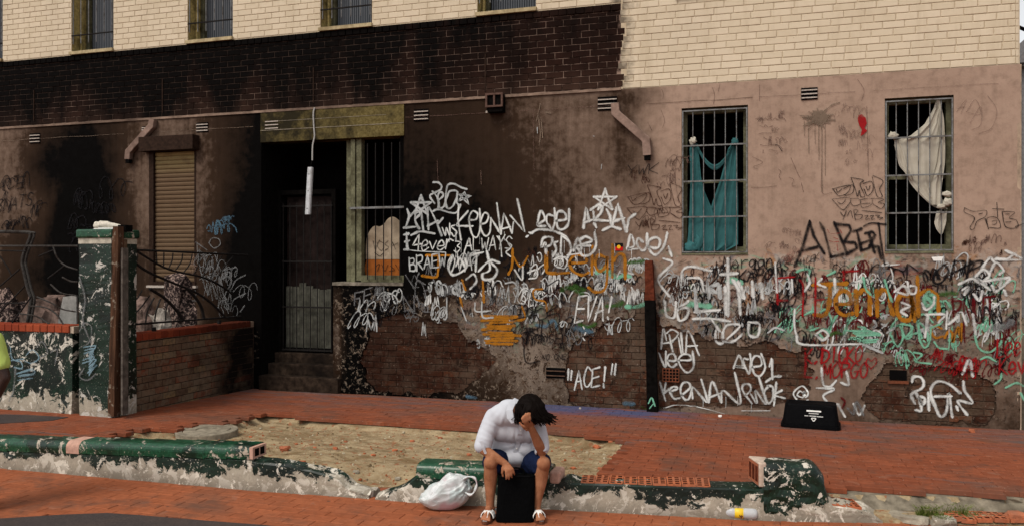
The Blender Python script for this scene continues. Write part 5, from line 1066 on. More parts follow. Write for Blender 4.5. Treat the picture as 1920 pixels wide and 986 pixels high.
# stump: one solid block, shoulders rounded over
rows = []
for x in np.concatenate([np.linspace(-.03, .30, 12), np.linspace(.32, .415, 8)]):
    y = yf(x); zt = .445-max(0, x-.27)**2*5.5+.006*math.sin(x*23); wd = .25-max(0, x-.34)*.6; r_ = .075; pr = [(y-.012, -.02)]
    
    for f in (.08, .2, .35, .5, .65, .8): pr.append((y-.010+.006*math.sin(f*17+x*21), f*(zt-r_)))
    for k_ in range(6): an = math.pi-k_*math.pi/2/5; pr.append((y-.008+r_+math.cos(an)*r_, zt-r_+math.sin(an)*r_))
    pr += [(y+wd*.7, zt-.004), (y+wd-.03, zt-.012), (y+wd, zt-.05), (y+wd, .1), (y+wd, -.02)]; rows.append([(x, p_, z_) for p_, z_ in pr])
mm = MB().grid(rows); mm.poly(rows[0]); mm.poly(rows[-1]); mm.build('end_block', M['peel_stump'], kr, smooth=False)
plain('clay_skin', (.50, .40, .32), .85, .25, 18, dirt=(.36, .24, .18))
ky = yf(-.05); cl_ = [(-.062, ky+.004), (-.010, ky+.012), (-.010, ky+.24), (-.150, ky+.235)]
o = MB().prism([(x_, y_, .250) for x_, y_ in cl_], (0, 0, .190)).build('broken_clay', M['clay_skin'], kr); bevel(o.data, .012, 3)
fa_, fb2 = Vector((-.062, ky+.004, 0)), Vector((-.150, ky+.235, 0)); fd_ = (fb2-fa_).normalized(); fn_ = Vector((-fd_.y, fd_.x, 0)); fn_ = fn_ if fn_.y < 0 else -fn_; L_ = (fb2-fa_).length
MB().quad(*[fa_+fd_*(L_*u_)+fn_*.002+up_*1.0 for u_, up_ in ((.06, Vector((0, 0, .262))), (.94, Vector((0, 0, .262))), (.94, Vector((0, 0, .428))), (.06, Vector((0, 0, .428))))]).build('broken_face', M['terracotta'], kr)
for k_ in range(3):
    u0, u1 = .12+k_*.28, .32+k_*.28; MB().quad(*[fa_+fd_*(L_*u_)+fn_*.004+Vector((0, 0, z_)) for u_, z_ in ((u0, .285), (u1, .285), (u1, .405), (u0, .405))]).build('core_hole_shade', M['rust_and_hole_shade'], kr)  # flat dark quads paint the shade of the core holes
# perforated bricks
def perforated(name):
    L, W, H = .108, .225, .03; nxh, nyh = 2, 4; m_ = MB(); X = [-L/2]; Yy = [-W/2]
    for i in range(nxh): c_ = -L/2+L*(i+.5)/nxh; X += [c_-.017, c_+.017]
    for j in range(nyh): c_ = -W/2+W*(j+.5)/nyh; Yy += [c_-.018, c_+.018]
    X.append(L/2); Yy.append(W/2)
    for i in range(len(X)-1):
        for j in range(len(Yy)-1):
            x0, x1, y0, y1 = X[i], X[i+1], Yy[j], Yy[j+1]
            if i % 2 == 1 and j % 2 == 1:
                z = -.028; m_.quad((x0, y0, z), (x1, y0, z), (x1, y1, z), (x0, y1, z))
                m_.quad((x0, y0, 0), (x1, y0, 0), (x1, y0, z), (x0, y0, z)); m_.quad((x0, y1, 0), (x0, y1, z), (x1, y1, z), (x1, y1, 0)); m_.quad((x0, y0, 0), (x0, y0, z), (x0, y1, z), (x0, y1, 0)); m_.quad((x1, y0, 0), (x1, y1, 0), (x1, y1, z), (x1, y0, z))
            else: m_.quad((x0, y0, 0), (x1, y0, 0), (x1, y1, 0), (x0, y1, 0))
    a, b = L/2, W/2
    for p_ in (((-a, -b), (a, -b)), ((a, -b), (a, b)), ((a, b), (-a, b)), ((-a, b), (-a, -b))): m_.quad((*p_[0], 0), (*p_[0], -H), (*p_[1], -H), (*p_[1], 0))
    me_ = m_.mesh(name); me_.materials.append(M['terracotta']); me_.materials.append(M['rust_and_hole_shade'])
    for p_ in me_.polygons:
        if p_.center.z < -.01 and abs(p_.center.x) < L/2-.002 and abs(p_.center.y) < W/2-.002: p_.material_index = 1  # hole faces coloured dark to paint in their shade
    return me_
pf = perforated('perforated_brick'); x = -1.40
while x < -.42:
    o = bpy.data.objects.new('perforated_brick', pf); C.objects.link(o); o.parent = kr; o.matrix_parent_inverse = Matrix.Translation(-Vector(kr.location)); o.location = (x, yf(x)+.135, hR(x)[0]+.014+rnd.uniform(-.004, .004)); o.rotation_euler = (rnd.gauss(0, .02), rnd.gauss(0, .02), math.atan(.137)+rnd.gauss(0, .02)); x += .113
for x in (.50, .615):
    o = bpy.data.objects.new('perforated_brick', pf); C.objects.link(o); o.parent = kr; o.matrix_parent_inverse = Matrix.Translation(-Vector(kr.location)); o.location = (x, yf(x)+.12, hR(x)[0]+.012); o.rotation_euler = (0, .1, .2)
# remains of the kerb on the right: loose pieces
def chunk(name, label, cat, p, size, mt, seed, group=None, sub=2):
    bm = bmesh.new(); bmesh.ops.create_icosphere(bm, subdivisions=sub, radius=1); rr = random.Random(seed)
    for v in bm.verts:
        q_ = v.co.copy(); n_ = mnoise.noise(q_*1.3+Vector((seed*3.1, 0, 0)))*.45
        q_ = Vector((math.copysign(abs(q_.x)**.55, q_.x), math.copysign(abs(q_.y)**.55, q_.y), math.copysign(abs(q_.z)**.55, q_.z)))*(1+n_); v.co = Vector((q_.x*size[0], q_.y*size[1], q_.z*size[2]))
    me_ = bpy.data.meshes.new(name); bm.to_mesh(me_); bm.free(); zmin = min(v.co.z for v in me_.vertices)
    o = link(name, me_, mt); o.location = (p[0], p[1], p[2]-zmin-.004); o.rotation_euler = (0, 0, rr.uniform(-.4, .4)); tag(o, label, cat, group); return o
def bed(x, y):
    i = int(round((y-gy[0])/.045)); j = int(round((x-gx[0])/.045)); return float(Zb[min(max(i, 0), Zb.shape[0]-1), min(max(j, 0), Zb.shape[1]-1)])
p = onroad(1700, 968, .03); chunk('concrete_slab', 'flat pale slab of broken concrete in the dirt strip right of the kerb stump', 'rubble', (p.x, p.y, .0), (.17, .09, .03), M['broken_concrete'], 3)
p = onroad(1845, 972, .03); r_ = thing('brick_row', 'row of half-buried perforated red bricks at the street edge', 'bricks', (p.x, p.y, .0))
for i in range(5):
    o = bpy.data.objects.new('perforated_brick', pf); C.objects.link(o); o.parent = r_; o.location = (-.26+i*.115, -.02+.03*i, .05+rnd.uniform(-.006, .006)); o.rotation_euler = (rnd.gauss(0, .06), rnd.gauss(0, .06), .25+rnd.gauss(0, .05))
p = onroad(1905, 972, .03); chunk('clay_lump', 'broken orange clay brick lying at the end of the dirt strip', 'rubble', (p.x, p.y, .0), (.07, .06, .045), M['terracotta'], 5)
p = onroad(1770, 984, .0); chunk('painted_lump', 'lump of green painted masonry on the street edge', 'rubble', (p.x, p.y, .0), (.10, .05, .03), M['peel_kerb'], 6)
p = onroad(1600, 972, .0); chunk('mortar_lump', 'small grey mortar lump at the tail of the kerb wall', 'rubble', (p.x+.1, p.y+.06, .0), (.05, .04, .03), M['broken_concrete'], 7)
# brick crumbs in the bare patch
spots_ = [(533, 838, .05, 1), (628, 836, .03, 1), (648, 822, .022, 1), (773, 821, .03, 1), (826, 816, .028, 1), (880, 846, .03, 1), (566, 862, .035, 1), (590, 832, .022, 1), (700, 850, .025, 1), (740, 838, .028, 1), (523, 777, .026, 1), (512, 777, .024, 0), (1118, 836, .04, 1), (1076, 871, .03, 1), (1127, 875, .03, 1), (1145, 832, .026, 1), (1075, 840, .022, 1), (668, 874, .03, 0), (745, 878, .03, 0), (760, 890, .05, 1), (650, 890, .05, 0), (720, 890, .03, 0), (690, 905, .04, 0), (556, 826, .02, 1), (470, 815, .02, 1), (610, 870, .022, 1), (840, 835, .018, 1), (800, 860, .02, 1)]
for i, (px, py, s_, red) in enumerate(spots_):
    p = onpave(px, py, -.07); z = bed(p.x, p.y)
    big_ = {0: 'largest red brick chunk in the sandy patch, behind the low broken kerb end', 19: 'broken red brick corner where the coping starts beside the carrier bag', 12: 'red brick chunk in the sandy corner right of the seated person', 11: 'white crumb at the back corner of the sandy patch', 20: 'pale mortar block at the mouth of the kerb gap'}.get(i)
    if big_: chunk('brick_chunk' if red else 'mortar_chunk', big_, 'rubble', (p.x, p.y, z), (s_, s_*.7, s_*.45), M['terracotta' if red else 'broken_concrete'], 20+i, sub=2)
    elif red: chunk('brick_crumb', 'small red brick crumb in the bare sandy patch', 'rubble', (p.x, p.y, z), (s_, s_*.7, s_*.45), M['terracotta'], 20+i, 'brick crumbs in the bare sandy patch', 1)
    else: chunk('mortar_crumb', 'pale mortar crumb in the bare sandy patch', 'rubble', (p.x, p.y, z), (s_, s_*.8, s_*.5), M['broken_concrete'], 20+i, 'mortar crumbs in the bare sandy patch', 1)
rr = random.Random(77); gm_ = MB(); gt = []
for k in range(2600):
    px, py = rr.uniform(200, 1170), rr.uniform(775, 925); p = onpave(px, py, -.06)
    if not inside_xy(p.x, p.y, PITG) or p.y < yf(p.x)+.02: continue
    s_ = .004+.014*rr.random()**3; z = bed(p.x, p.y); ti = rr.random(); b0 = len(gm_.v)
    a_ = rr.uniform(0, 6.28); e1 = Vector((math.cos(a_), math.sin(a_), 0))*s_*rr.uniform(.8, 1.6); e2 = Vector((-math.sin(a_), math.cos(a_), 0))*s_
    for q_ in (e1, e2, -e1, -e2): gm_.v.append(tuple(Vector((p.x, p.y, z-.003))+q_*1.1))
    for q_ in (e1, e2, -e1, -e2): gm_.v.append(tuple(Vector((p.x, p.y, z+s_*.75))+q_*.55))
    gm_.f += [(b0+4, b0+5, b0+6, b0+7)]+[(b0+i, b0+(i+1) % 4, b0+4+(i+1) % 4, b0+4+i) for i in range(4)]; gt += [ti]*8
t = NT('gravel'); v = t.attr('tint'); M['gravel'] = t.done(t.ramp(v, [(0, (.16, .11, .06)), (.3, (.40, .34, .24)), (.55, (.28, .085, .035)), (.75, (.22, .16, .10)), (1, (.10, .07, .045))], 'CONSTANT'), .9)
me_ = gm_.mesh('loose_gravel'); fattr(me_, 'tint', gt); o = link('loose_gravel', me_, M['gravel'], None, 'stuff'); o['label'] = 'loose gravel and brick grit strewn over the bare sandy patch'; o['category'] = 'gravel'
# manhole
p = onpave(388, 805, -.028); mh = thing('manhole', 'round concrete manhole cover set at the corner of the bare patch', 'manhole', (p.x, p.y, p.z-.05))
MB().lathe((p.x, p.y, p.z-.06), (0, 0, 1), [(-.08, .33), (.055, .33), (.062, .325), (.064, .26), (.058, .255), (.0, .25)], 40).build('rim', M['concrete'], mh)
MB().lathe((p.x, p.y, p.z-.06), (0, 0, 1), [(0, .25), (.058, .248), (.066, .24), (.068, .12), (.058, .115), (.058, .001)], 40).build('cover', M['concrete'], mh)
# grass tufts
t = NT('grass_blade'); c = t.mix(t.noise(9, 2), (.07, .11, .02), (.14, .16, .035)); M['grass_blade'] = t.done(c, .7)
def onbed(px, py):
    p = onroad(px, py, .06); p.z = bed(p.x, p.y)-.005; return p
def grass(name, label, spots_, n_, hgt, seed):
    rr = random.Random(seed); m_ = MB()
    for p, r_ in spots_:
        for k_ in range(n_):
            a = rr.uniform(0, 6.28); d_ = rr.uniform(0, r_); b = Vector((p.x+math.cos(a)*d_, p.y+math.sin(a)*d_*.5, p.z)); l_ = hgt*rr.uniform(.4, 1); lean = Vector((rr.uniform(-.7, .7), rr.uniform(-.7, .3), 0))*l_; w_ = Vector((math.cos(a*3), math.sin(a*3), 0))*.0028
            m_.poly([b-w_, b+w_, b+lean*.45+w_*.7+Vector((0, 0, l_*.65))]); m_.poly([b-w_*.7+lean*.45+Vector((0, 0, l_*.62)), b+lean*.45+w_*.7+Vector((0, 0, l_*.65)), b+lean+Vector((0, 0, l_*.85))])
    o = m_.build(name, M['grass_blade'], None, 'stuff', fix=False); o['label'] = label; o['category'] = 'grass'; return o
grass('grass_tufts', 'sparse green grass tufts in the broken street edge', [(onbed(1748, 962), .09), (onbed(1805, 960), .13), (onroad(1765, 984, .0), .07), (onbed(1728, 963), .05)], 150, .11, 3)
grass('weed_strip', 'yellowish weeds at the foot of the painted pillar', [(onpave(132, 771), .10), (onpave(120, 768), .06)], 60, .07, 4)
# ================================================================== FRONT YARD WALLS AND RAILINGS
# garden wall along the street
FW = YARDY
gw = thing('garden_wall', 'low street wall in flaking dark green paint with a red brick coping, left of the pillar', 'wall', (-10, FW, pz(FW)))
zb = pz(FW)-.03; ztw = onwall(80, 622, FW).z
rows = []
for x in np.arange(-14.5, -7.98, .05):
    N = lambda a: float(fbm(np.array([x*5]), np.array([a*4.0]), 70)[0]-.5)*.02
    rows.append([(x, FW+N(1)-.015, zb), (x, FW+N(2), zb+.2), (x, FW+N(3), zb+.45), (x, FW+N(4), ztw-.06), (x, FW, ztw), (x, FW+.22, ztw), (x, FW+.22, zb)])
m_ = MB().grid(rows); m_.poly(rows[0]); m_.poly(rows[-1]); m_.build('wall_base', M['peel_wall'], gw)
MB().box(-14.5, -7.98, FW+.002, FW+.215, ztw-.004, ztw+.078).build('coping_mortar', plain('pale_mortar', (.42, .34, .26), .9, .3, 20), gw)
cm = MB().box(-.052, .052, -.012, .235, 0, .088).mesh('coping_brick'); bevel(cm, .008); cm.materials.append(M['coping_red']); x = -12.9
while x < -8.03:
    o = bpy.data.objects.new('coping_brick', cm); C.objects.link(o); o.parent = gw; o.matrix_parent_inverse = Matrix.Translation(-Vector(gw.location)); o.location = (x, FW-.008, ztw+.0005+rnd.uniform(0, .003)); x += .112
# side wall of bricks from pillar to porch
SX = YARDX
sw = thing('yard_side_wall', 'low dirty brick wall running from the pillar back to the porch', 'wall', (SX, 9.2, .1))
zt0 = onside(240, 640, SX); zt1 = onside(470, 606, SX); ztop = (zt0.z+zt1.z)/2-.03
MB().box(SX-.22, SX-.008, 7.95, Y0-.005, .02, ztop-.002).build('wall_core', M['old_mortar'], sw)
bb = courses(7.95, Y0-.02, .06, ztop, [], .04)
lay(bb, M['yard_brick'], 0, sw, 300, .003, plane=lambda x, y, z: Matrix.Translation(Vector((SX+y, x, z))-Vector(sw.location)) @ Matrix.Rotation(R(90), 4, 'Z'))
y = 8.0
MB().box(SX-.222, SX-.002, 7.95, Y0-.01, ztop-.004, ztop+.078).build('coping_mortar', plain('dull_mortar', (.20, .14, .10), .9, .4, 20), sw)
cm2 = MB().box(-.235, .014, -.051, .051, 0, .088).mesh('coping_brick'); bevel(cm2, .008); cm2.materials.append(M['coping_red'])
while y < Y0-.08:
    o = bpy.data.objects.new('coping_brick', cm2); C.objects.link(o); o.parent = sw; o.matrix_parent_inverse = Matrix.Translation(-Vector(sw.location)); o.location = (SX, y, ztop+.0005+rnd.uniform(0, .003)); y += .111
# pillar
pl = thing('gate_pillar', 'square masonry pillar in peeling dark green and white paint with blue tags', 'pillar', (-7.7, FW, pz(FW)))
px0, px1 = onwall(148, 600, FW-.06).x, onwall(209, 600, FW-.06).x; ptop = onwall(185, 430, FW-.06).z
P0, P1 = FW-.06, FW+.34
rows = []
for z in np.arange(pz(FW)-.05, ptop-.11, .06):
    N = lambda a: float(fbm(np.array([z*6]), np.array([a*4.0]), 75)[0]-.5)*.018
    rows.append([(px0+N(1), P0+N(2), z), ((px0+px1)/2, P0+N(3), z), (px1+N(4), P0+N(5), z), (px1+N(6), P1, z), (px0+N(7), P1, z)])
m_ = MB().grid(rows, True); m_.poly(rows[-1]); m_.build('shaft', M['peel_pillar'], pl)
o = MB().box(px0-.004, px1+.004, P0-.006, P1, ptop-.17, ptop-.105).build('band', plain('band_white', (.45, .41, .33), .8, .4, 14), pl)
o = MB().box(px0-.025, px1+.03, P0-.03, P1+.03, ptop-.105, ptop).build('cap', M['green_coping'], pl); bevel(o.data, .022, 3)
# exposed brick strip up the pillar's right side
MB().box(px1+.004, px1+.045, P0+.05, P0+.2, .2, ptop-.12).build('bare_edge', M['yard_brick'], pl)
s = Spray('p_lightblue', pl, place=lambda px, py: onwall(px, py, P0-.016)); 
for k_ in range(9): s.line([(155+rnd.uniform(0, 18), 650+k_*6), (175+rnd.uniform(0, 8), 648+k_*5), (168, 662+k_*5)], 4)
s.build('graffiti', 'blue spray marks'); s = Spray('p_grey', pl, place=lambda px, py: onwall(px, py, P0-.016)); s.line([(150, 620), (158, 605), (172, 612), (168, 640), (152, 650)], 3.5); s.line([(150, 520), (160, 560), (156, 600), (170, 640)], 5); s.line([(158, 690), (150, 705), (165, 712), (180, 700)], 4); s.build()
s = Spray('p_lightblue', gw, place=lambda px, py: onwall(px, py, FW-.016)); s.line([(20, 650), (24, 672), (40, 678), (42, 690), (28, 688)], 4); s.line([(22, 675), (46, 672)], 3.5); s.line([(50, 665), (62, 655), (74, 670), (60, 680), (48, 676)], 4); s.line([(32, 700), (60, 692), (64, 700), (36, 704)], 6); s.line([(34, 712), (62, 708)], 4); s.build('graffiti', 'pale blue spray letters')
s = Spray('p_grey', gw, place=lambda px, py: onwall(px, py, FW-.016)); s.line([(70, 650), (80, 640), (90, 660), (76, 670)], 4); s.line([(95, 660), (108, 655), (104, 680)], 4); s.line([(30, 690), (26, 730), (18, 750)], 6); s.build()
# timber post beside the pillar
tp = thing('timber_post', 'weathered reddish timber post standing against the painted pillar', 'post', (px1+.1, FW, .15))
a = onwall(222, 425, FW-.05); b = onwall(213, 779, FW-.05)
t = NT('weathered_timber'); n = t.noise(1, 5, .7, .3, vec=t.scale(t.pos(), (30, 30, 2))); c = t.mix(t.mr(n, .35, .7), (.028, .015, .010), (.11, .055, .032)); c = t.mix(t.mr(t.noise(14, 4, off=2), .6, .68), c, (.20, .16, .12)); M['weathered_timber'] = t.done(c, .85, n, .6, .01)
rows = []
for k_ in range(12):
    f = k_/11; c_ = b.lerp(a, f); hw = .042+.006*math.sin(k_*2.1); rows.append([(c_.x-hw, c_.y-.045, c_.z), (c_.x-hw*.2, c_.y-.05+.004*math.sin(k_*3), c_.z), (c_.x+hw, c_.y-.045, c_.z), (c_.x+hw, c_.y+.045, c_.z), (c_.x-hw, c_.y+.045, c_.z)])
m_ = MB().grid(rows, True); m_.poly(rows[0]); m_.poly(rows[-1]); m_.build('shaft', M['weathered_timber'], tp)
o = MB().box(a.x-.05, a.x+.06, a.y+.045, a.y+.16, a.z-.06, a.z+.02).build('bracket', M['soot_and_shade_black'], tp); o = MB().box(a.x+.045, a.x+.070, a.y-.01, a.y+.08, b.z+.02, a.z-.25).build('grey_batten', plain('batten_grey', (.10, .085, .072), .9, .6, 14), tp)
# railing over the side wall
rl = thing('iron_railing', 'black wrought iron railing with sweeping curves on the side wall', 'railing', (SX-.1, 9.2, ztop+.08))
RX = SX-.10
def rs(px, py): return onside(px, py, RX)
def rbar(name, pts, w, mt='dark_iron', sm=True, ox=220, oy=440, sc=4.93):
    P = [rs(ox+x/sc, oy+y/sc) for x, y in pts]; P = cr(P, 5) if sm and len(P) > 2 else P; MB().tube(P, w, 6).build(name, M[mt], rl)
rbar('top_rail', [(40, 135), (1200, 190)], .014, sm=False); rbar('bottom_rail', [(40, 835), (1140, 752)], .013, sm=False)
rbar('arch', [(160, 140), (300, 230), (450, 310), (600, 352), (760, 385), (900, 440), (1000, 500), (1060, 545)], .015)
rbar('arch', [(90, 200), (260, 330), (480, 430), (700, 520), (830, 600), (920, 680), (990, 752)], .017); rbar('arch', [(650, 500), (730, 590), (780, 680), (800, 770)], .020); rbar('arch', [(300, 500), (430, 580), (540, 690), (610, 795)], .020)
for a_ in ([(360, 160), (365, 260)], [(430, 165), (428, 290)], [(515, 170), (505, 240), (475, 310)], [(605, 175), (590, 250), (540, 325)], [(692, 180), (670, 270), (612, 350)], [(765, 182), (755, 270), (705, 365)], [(870, 190), (820, 290), (795, 390)], [(970, 195), (900, 300), (860, 415)], [(1070, 200), (970, 320), (905, 440)]): rbar('picket', a_, .008)
for a_ in ([(80, 660), (180, 590), (230, 510)], [(75, 790), (200, 690), (300, 560)], [(262, 810), (280, 700), (340, 580)], [(345, 800), (360, 700), (400, 590)], [(445, 790), (450, 700), (470, 620)]): rbar('picket', a_, .010, 'grey_iron')
rbar('crescent', [(160, 160), (175, 210), (150, 280), (110, 340), (75, 385)], .022, 'grey_iron')
for y_ in (8.6, 9.9): MB().box(RX-.02, RX+.02, y_-.02, y_+.02, ztop+.085, ztop+.14).build('foot', M['dark_iron'], rl)
# railing over the street wall
rl2 = thing('iron_railing', 'grey iron railing with curved bars on the street wall left of the pillar', 'railing', (-10, FW+.11, ztw+.09))
def r2(name, pts, w, mt='grey_iron', sm=True):
    P = [onwall(x/4.107, 400+y/4.107, FW+.11) for x, y in pts]; P = cr(P, 5) if sm and len(P) > 2 else P; MB().tube(P, w, 6).build(name, M[mt], rl2)
r2('top_rail', [(-900, 253), (602, 252)], .012, sm=False); r2('bottom_rail', [(-900, 865), (590, 862)], .014, sm=False)
for a_ in ([(410, 255), (440, 340), (500, 400), (600, 435)], [(480, 490), (540, 520), (600, 528)], [(390, 545), (470, 610), (590, 632)], [(285, 640), (400, 690), (480, 735), (580, 755)], [(220, 712), (340, 720), (430, 770), (490, 855)], [(150, 770), (280, 790), (380, 850)]): r2('curved_bar', a_, .010)
for a_ in ([(300, 330), (420, 280)], [(370, 500), (500, 400)], [(0, 560), (150, 430)], [(0, 760), (190, 560)], [(80, 860), (240, 640)], [(0, 330), (60, 420), (90, 480)], [(-20, 690), (200, 690)], [(-10, 288), (200, 292)]): r2('diagonal_bar', a_, .009, 'dark_iron')
# bent tubular frame standing inside the yard
tf = thing('tube_frame', 'bent grey steel tube frame standing in the yard behind the railing', 'frame', (-9.6, FW+.5, .2))
for dx, r_ in ((0, .022), (26, .016)):
    P = [onwall((x+dx)/4.107, 400+y/4.107, FW+.45) for x, y in ((-420, 140), (-200, 140), (200, 147), (235, 165), (225, 210), (185, 310), (172, 380), (185, 450), (215, 580), (240, 660), (225, 760), (205, 880))]
    MB().tube(cr(P, 4), r_, 8).build('tube', M['grey_iron'], tf)
P = [onwall((x)/4.107, 400+y/4.107, FW+.45) for x, y in ((205, 870), (200, 1250))]; MB().tube(P, .02, 8).build('leg', M['grey_iron'], tf); P = [onwall((x)/4.107, 400+y/4.107, FW+.45) for x, y in ((-420, 140), (-430, 1250))]; MB().tube(P, .02, 8).build('leg', M['grey_iron'], tf)
# yard floor and rubbish against the wall
yf_ = struct('yard_ground', MB().box(-15, SX-.23, FW+.23, Y0-.01, .0, .16).mesh('yard'), plain('yard_dirt', (.07, .055, .045), .95, .5, 6, .8))
def board(name, label, quad, d_, mt):
    P = [onwall(px, py, d_) for px, py in quad]; o = MB().prism(P, (0, .02, 0)).build(name, mt); tag(o, label, 'board'); return o
board('grey_board', 'pale grey sheet board propped in the yard beside the pillar', ((108, 607), (118, 556), (143, 553), (144, 760), (108, 760)), FW+.75, M['board_grey'])
def heap(name, label, px, py, d_, sx, sy, mt, seed):
    p = onwall(px, py, d_); top_ = p.z+sy; h_ = top_-.16; o = chunk(name, label, 'rubbish', (p.x, d_, .16), (sx, .16, h_/2), mt, seed, sub=3)
    for v in o.data.vertices: v.co *= 1+.22*mnoise.noise(v.co*9+Vector((seed, 0, 0)))
    return o
plain('heap_pink', (.17, .115, .095), .9, .8, 12, .9, dirt=(.03, .02, .016)); plain('heap_brown', (.13, .085, .05), .9, .7, 14, .8)
t = NT('heap_litter'); n = t.noise(16, 5, .7, .6); c = t.mix(t.mr(n, .48, .54), (.012, .009, .008), (.26, .185, .155)); c = t.mix(t.mr(t.noise(30, 4, off=3), .5, .56), c, (.03, .02, .02)); M['heap_litter'] = t.done(c, .85, n, .8, .02)
heap('rubbish_heap', 'pile of pale torn cloth against the burnt wall left of the pillar', 20, 590, FW+.9, .28, .12, M['heap_litter'], 41)
heap('rubbish_heap', 'pinkish crumpled rubbish beside the grey board', 82, 585, FW+1.0, .30, .14, M['heap_pink'], 42)
heap('rubbish_heap', 'large dark bag of rubbish spotted with paper under the shutter', 335, 590, 10.05, .34, .30, M['heap_litter'], 43)
heap('rubbish_heap', 'pale pink lump of rubbish behind the iron railing', 262, 600, 9.75, .22, .20, M['heap_pink'], 44)
heap('rubbish_heap', 'brown and cream sack by the foot of the side wall', 305, 600, 9.9, .16, .12, M['rubbish_pale'], 45)
# hanging fluorescent batten
a = ow(592, 203, .03); c1 = onwall(589, 300, Y0-.03); hb = thing('hanging_light', 'white fluorescent batten dangling from its cable over the porch', 'light', (c1.x, Y0-.05, 2.6))
P = [a, ow(590, 215, .035), ow(591, 240, .035), ow(592, 257, .035), ow(589, 275, .04), ow(589, 302, .05)]; MB().tube(cr(P, 5), .011, 8).build('cable', M['pale_cable'], hb)
ca, cb = ow(587, 315, .07), ow(582, 403, .07); ax_ = (cb-ca); MB().tube([ow(589, 300, .05), ca], .008, 6).build('flex', M['soot_and_shade_black'], hb)
rows = []
for f in (0, .02, .98, 1):
    c_ = ca+ax_*f; w_ = .040*(1 if 0 < f < 1 else .93); rows.append([(c_.x-w_, c_.y+.02, c_.z), (c_.x-w_, c_.y-.015, c_.z), (c_.x-w_*.6, c_.y-.03, c_.z), (c_.x+w_*.6, c_.y-.03, c_.z), (c_.x+w_, c_.y-.015, c_.z), (c_.x+w_, c_.y+.02, c_.z)])
m_ = MB().grid(rows, True); m_.poly(rows[0]); m_.poly(rows[-1]); m_.build('batten', M['white_plastic'], hb)
for f in (.15, .5, .88): c_ = ca+ax_*f; MB().lathe((c_.x, c_.y-.0295, c_.z), (0, -1, 0), [(0, .008), (.002, .008), (.0021, .001)], 8).build('screw', M['dark_iron'], hb)
# burnt post at the wall
bp = thing('charred_post', 'charred square post with a rusty red head leaning on the graffiti wall', 'post', (-1.45, Y0-.07, .08))
a0, a1, a2 = onwall(1217, 488, Y0-.10), onwall(1219, 562, Y0-.10), onwall(1224, 772, Y0-.10)
def postseg(a, b, w0, w1, name, mt, n_=7):
    rows = []
    for k_ in range(n_):
        f = k_/(n_-1); c_ = a.lerp(b, f); w_ = w0+(w1-w0)*f; j = .004*math.sin(k_*5.1); rows.append([(c_.x-w_+j, c_.y-.06, c_.z), (c_.x+w_, c_.y-.06+j, c_.z), (c_.x+w_-j, c_.y+.06, c_.z), (c_.x-w_, c_.y+.06, c_.z)])
    m_ = MB().grid(rows, True); m_.poly(rows[0]); m_.poly(rows[-1]); return m_.build(name, M[mt], bp)
postseg(a0, a1, .045, .062, 'rusty_head', 'rust_and_hole_shade'); postseg(a1, a2, .0625, .068, 'shaft', 'soot_and_shade_black')
s = Spray('p_mint', bp, place=lambda px, py: onwall(px, py, Y0-.164)); s.line([(1216, 755), (1222, 745), (1228, 760)], 4); s.line([(1218, 765), (1226, 755)], 3); s.build()
s = Spray('p_green', rwall, depth=wdepth); s.line([(1203, 762), (1216, 768), (1238, 764)], 4); s.build()
# neighbour beyond the corner and a cable
nb = thing('neighbour_house', 'grey house with a sloping roof just showing beyond the building corner', 'house', (14, 40, 0))
ha = onwall(1917, 66, 34); hb_ = ha.z
MB().box(ha.x, ha.x+14, 34, 46, -.05, hb_-1.2).build('wall', M['roof_grey'], nb); MB().prism([(ha.x-.3, 33.6, hb_-1.2), (ha.x+14.3, 33.6, hb_-1.2), (ha.x+13, 33.6, hb_+1.0), (ha.x+.25, 33.6, hb_)], (0, 12.8, 0)).build('roof', M['roof_grey'], nb)
for k_ in range(3): MB().box(ha.x+2+k_*4, ha.x+3.2+k_*4, 33.95, 33.99, 4, 6).build('window', M['pane_glass'], nb)
pc = MB().tube(cr([(2.70, Y0+.5, 4.88), (4.5, Y0+1.5, 4.35), (8, Y0+3, 4.3), (16, Y0+6, 5.6)], 6), .022, 6).build('power_cable', M['black_plastic']); tag(pc, 'black service cable leaving the building corner', 'cable')
cbk = MB().box(XR-.06, XR+.05, Y0+.01, Y0+.08, 4.245, 4.262).build('corner_flashing', M['dark_iron'], bld)
# ================================================================== CLOTH IN THE WINDOWS
def clothmat(key, col, dark, sc=6):
    t = NT(key); n = t.noise(sc, 4, .6); w_ = t.n('ShaderNodeTexWave'); w_.inputs['Scale'].default_value = 120; t.set(w_.inputs['Vector'], t.pos())
    t.done(t.mix(t.mr(n, .4, .75, 0, .6), col, dark), .9, w_.outputs[0], .05, .002); M[key] = t.m
clothmat('teal_cloth', (.036, .115, .118), (.018, .062, .066)); clothmat('white_cloth', (.43, .395, .325), (.27, .235, .18)); clothmat('shirt', (.53, .54, .58), (.47, .48, .52)); clothmat('shorts', (.010, .016, .045), (.006, .009, .022), 9)
def cloth(m_, rows, ox, oy, sc, dep, amp, freq, seed, n_=22, sub_=5):
    """rows: (y, x left, x right) in a survey crop"""
    Y = [r[0] for r in rows]; out = []
    ys_ = np.linspace(Y[0], Y[-1], (len(rows)-1)*sub_+1)
    for y in ys_:
        a = np.interp(y, Y, [r[1] for r in rows]); b = np.interp(y, Y, [r[2] for r in rows]); line_ = []
        for k in range(n_+1):
            u = k/n_; px = ox+(a+(b-a)*u)/sc; py = oy+y/sc; p = onwall(px, py)
            d_ = amp*(math.sin(u*freq*6.283+seed+(y-Y[0])*.006)+.5*math.sin(u*freq*2.3*6.283+seed*2+(y-Y[0])*.011))+amp*.8*float(mnoise.noise(Vector((u*3, y*.01, seed))))
            line_.append((p.x, Y0+dep+d_, p.z))
        out.append(line_)
    m_.grid(out)
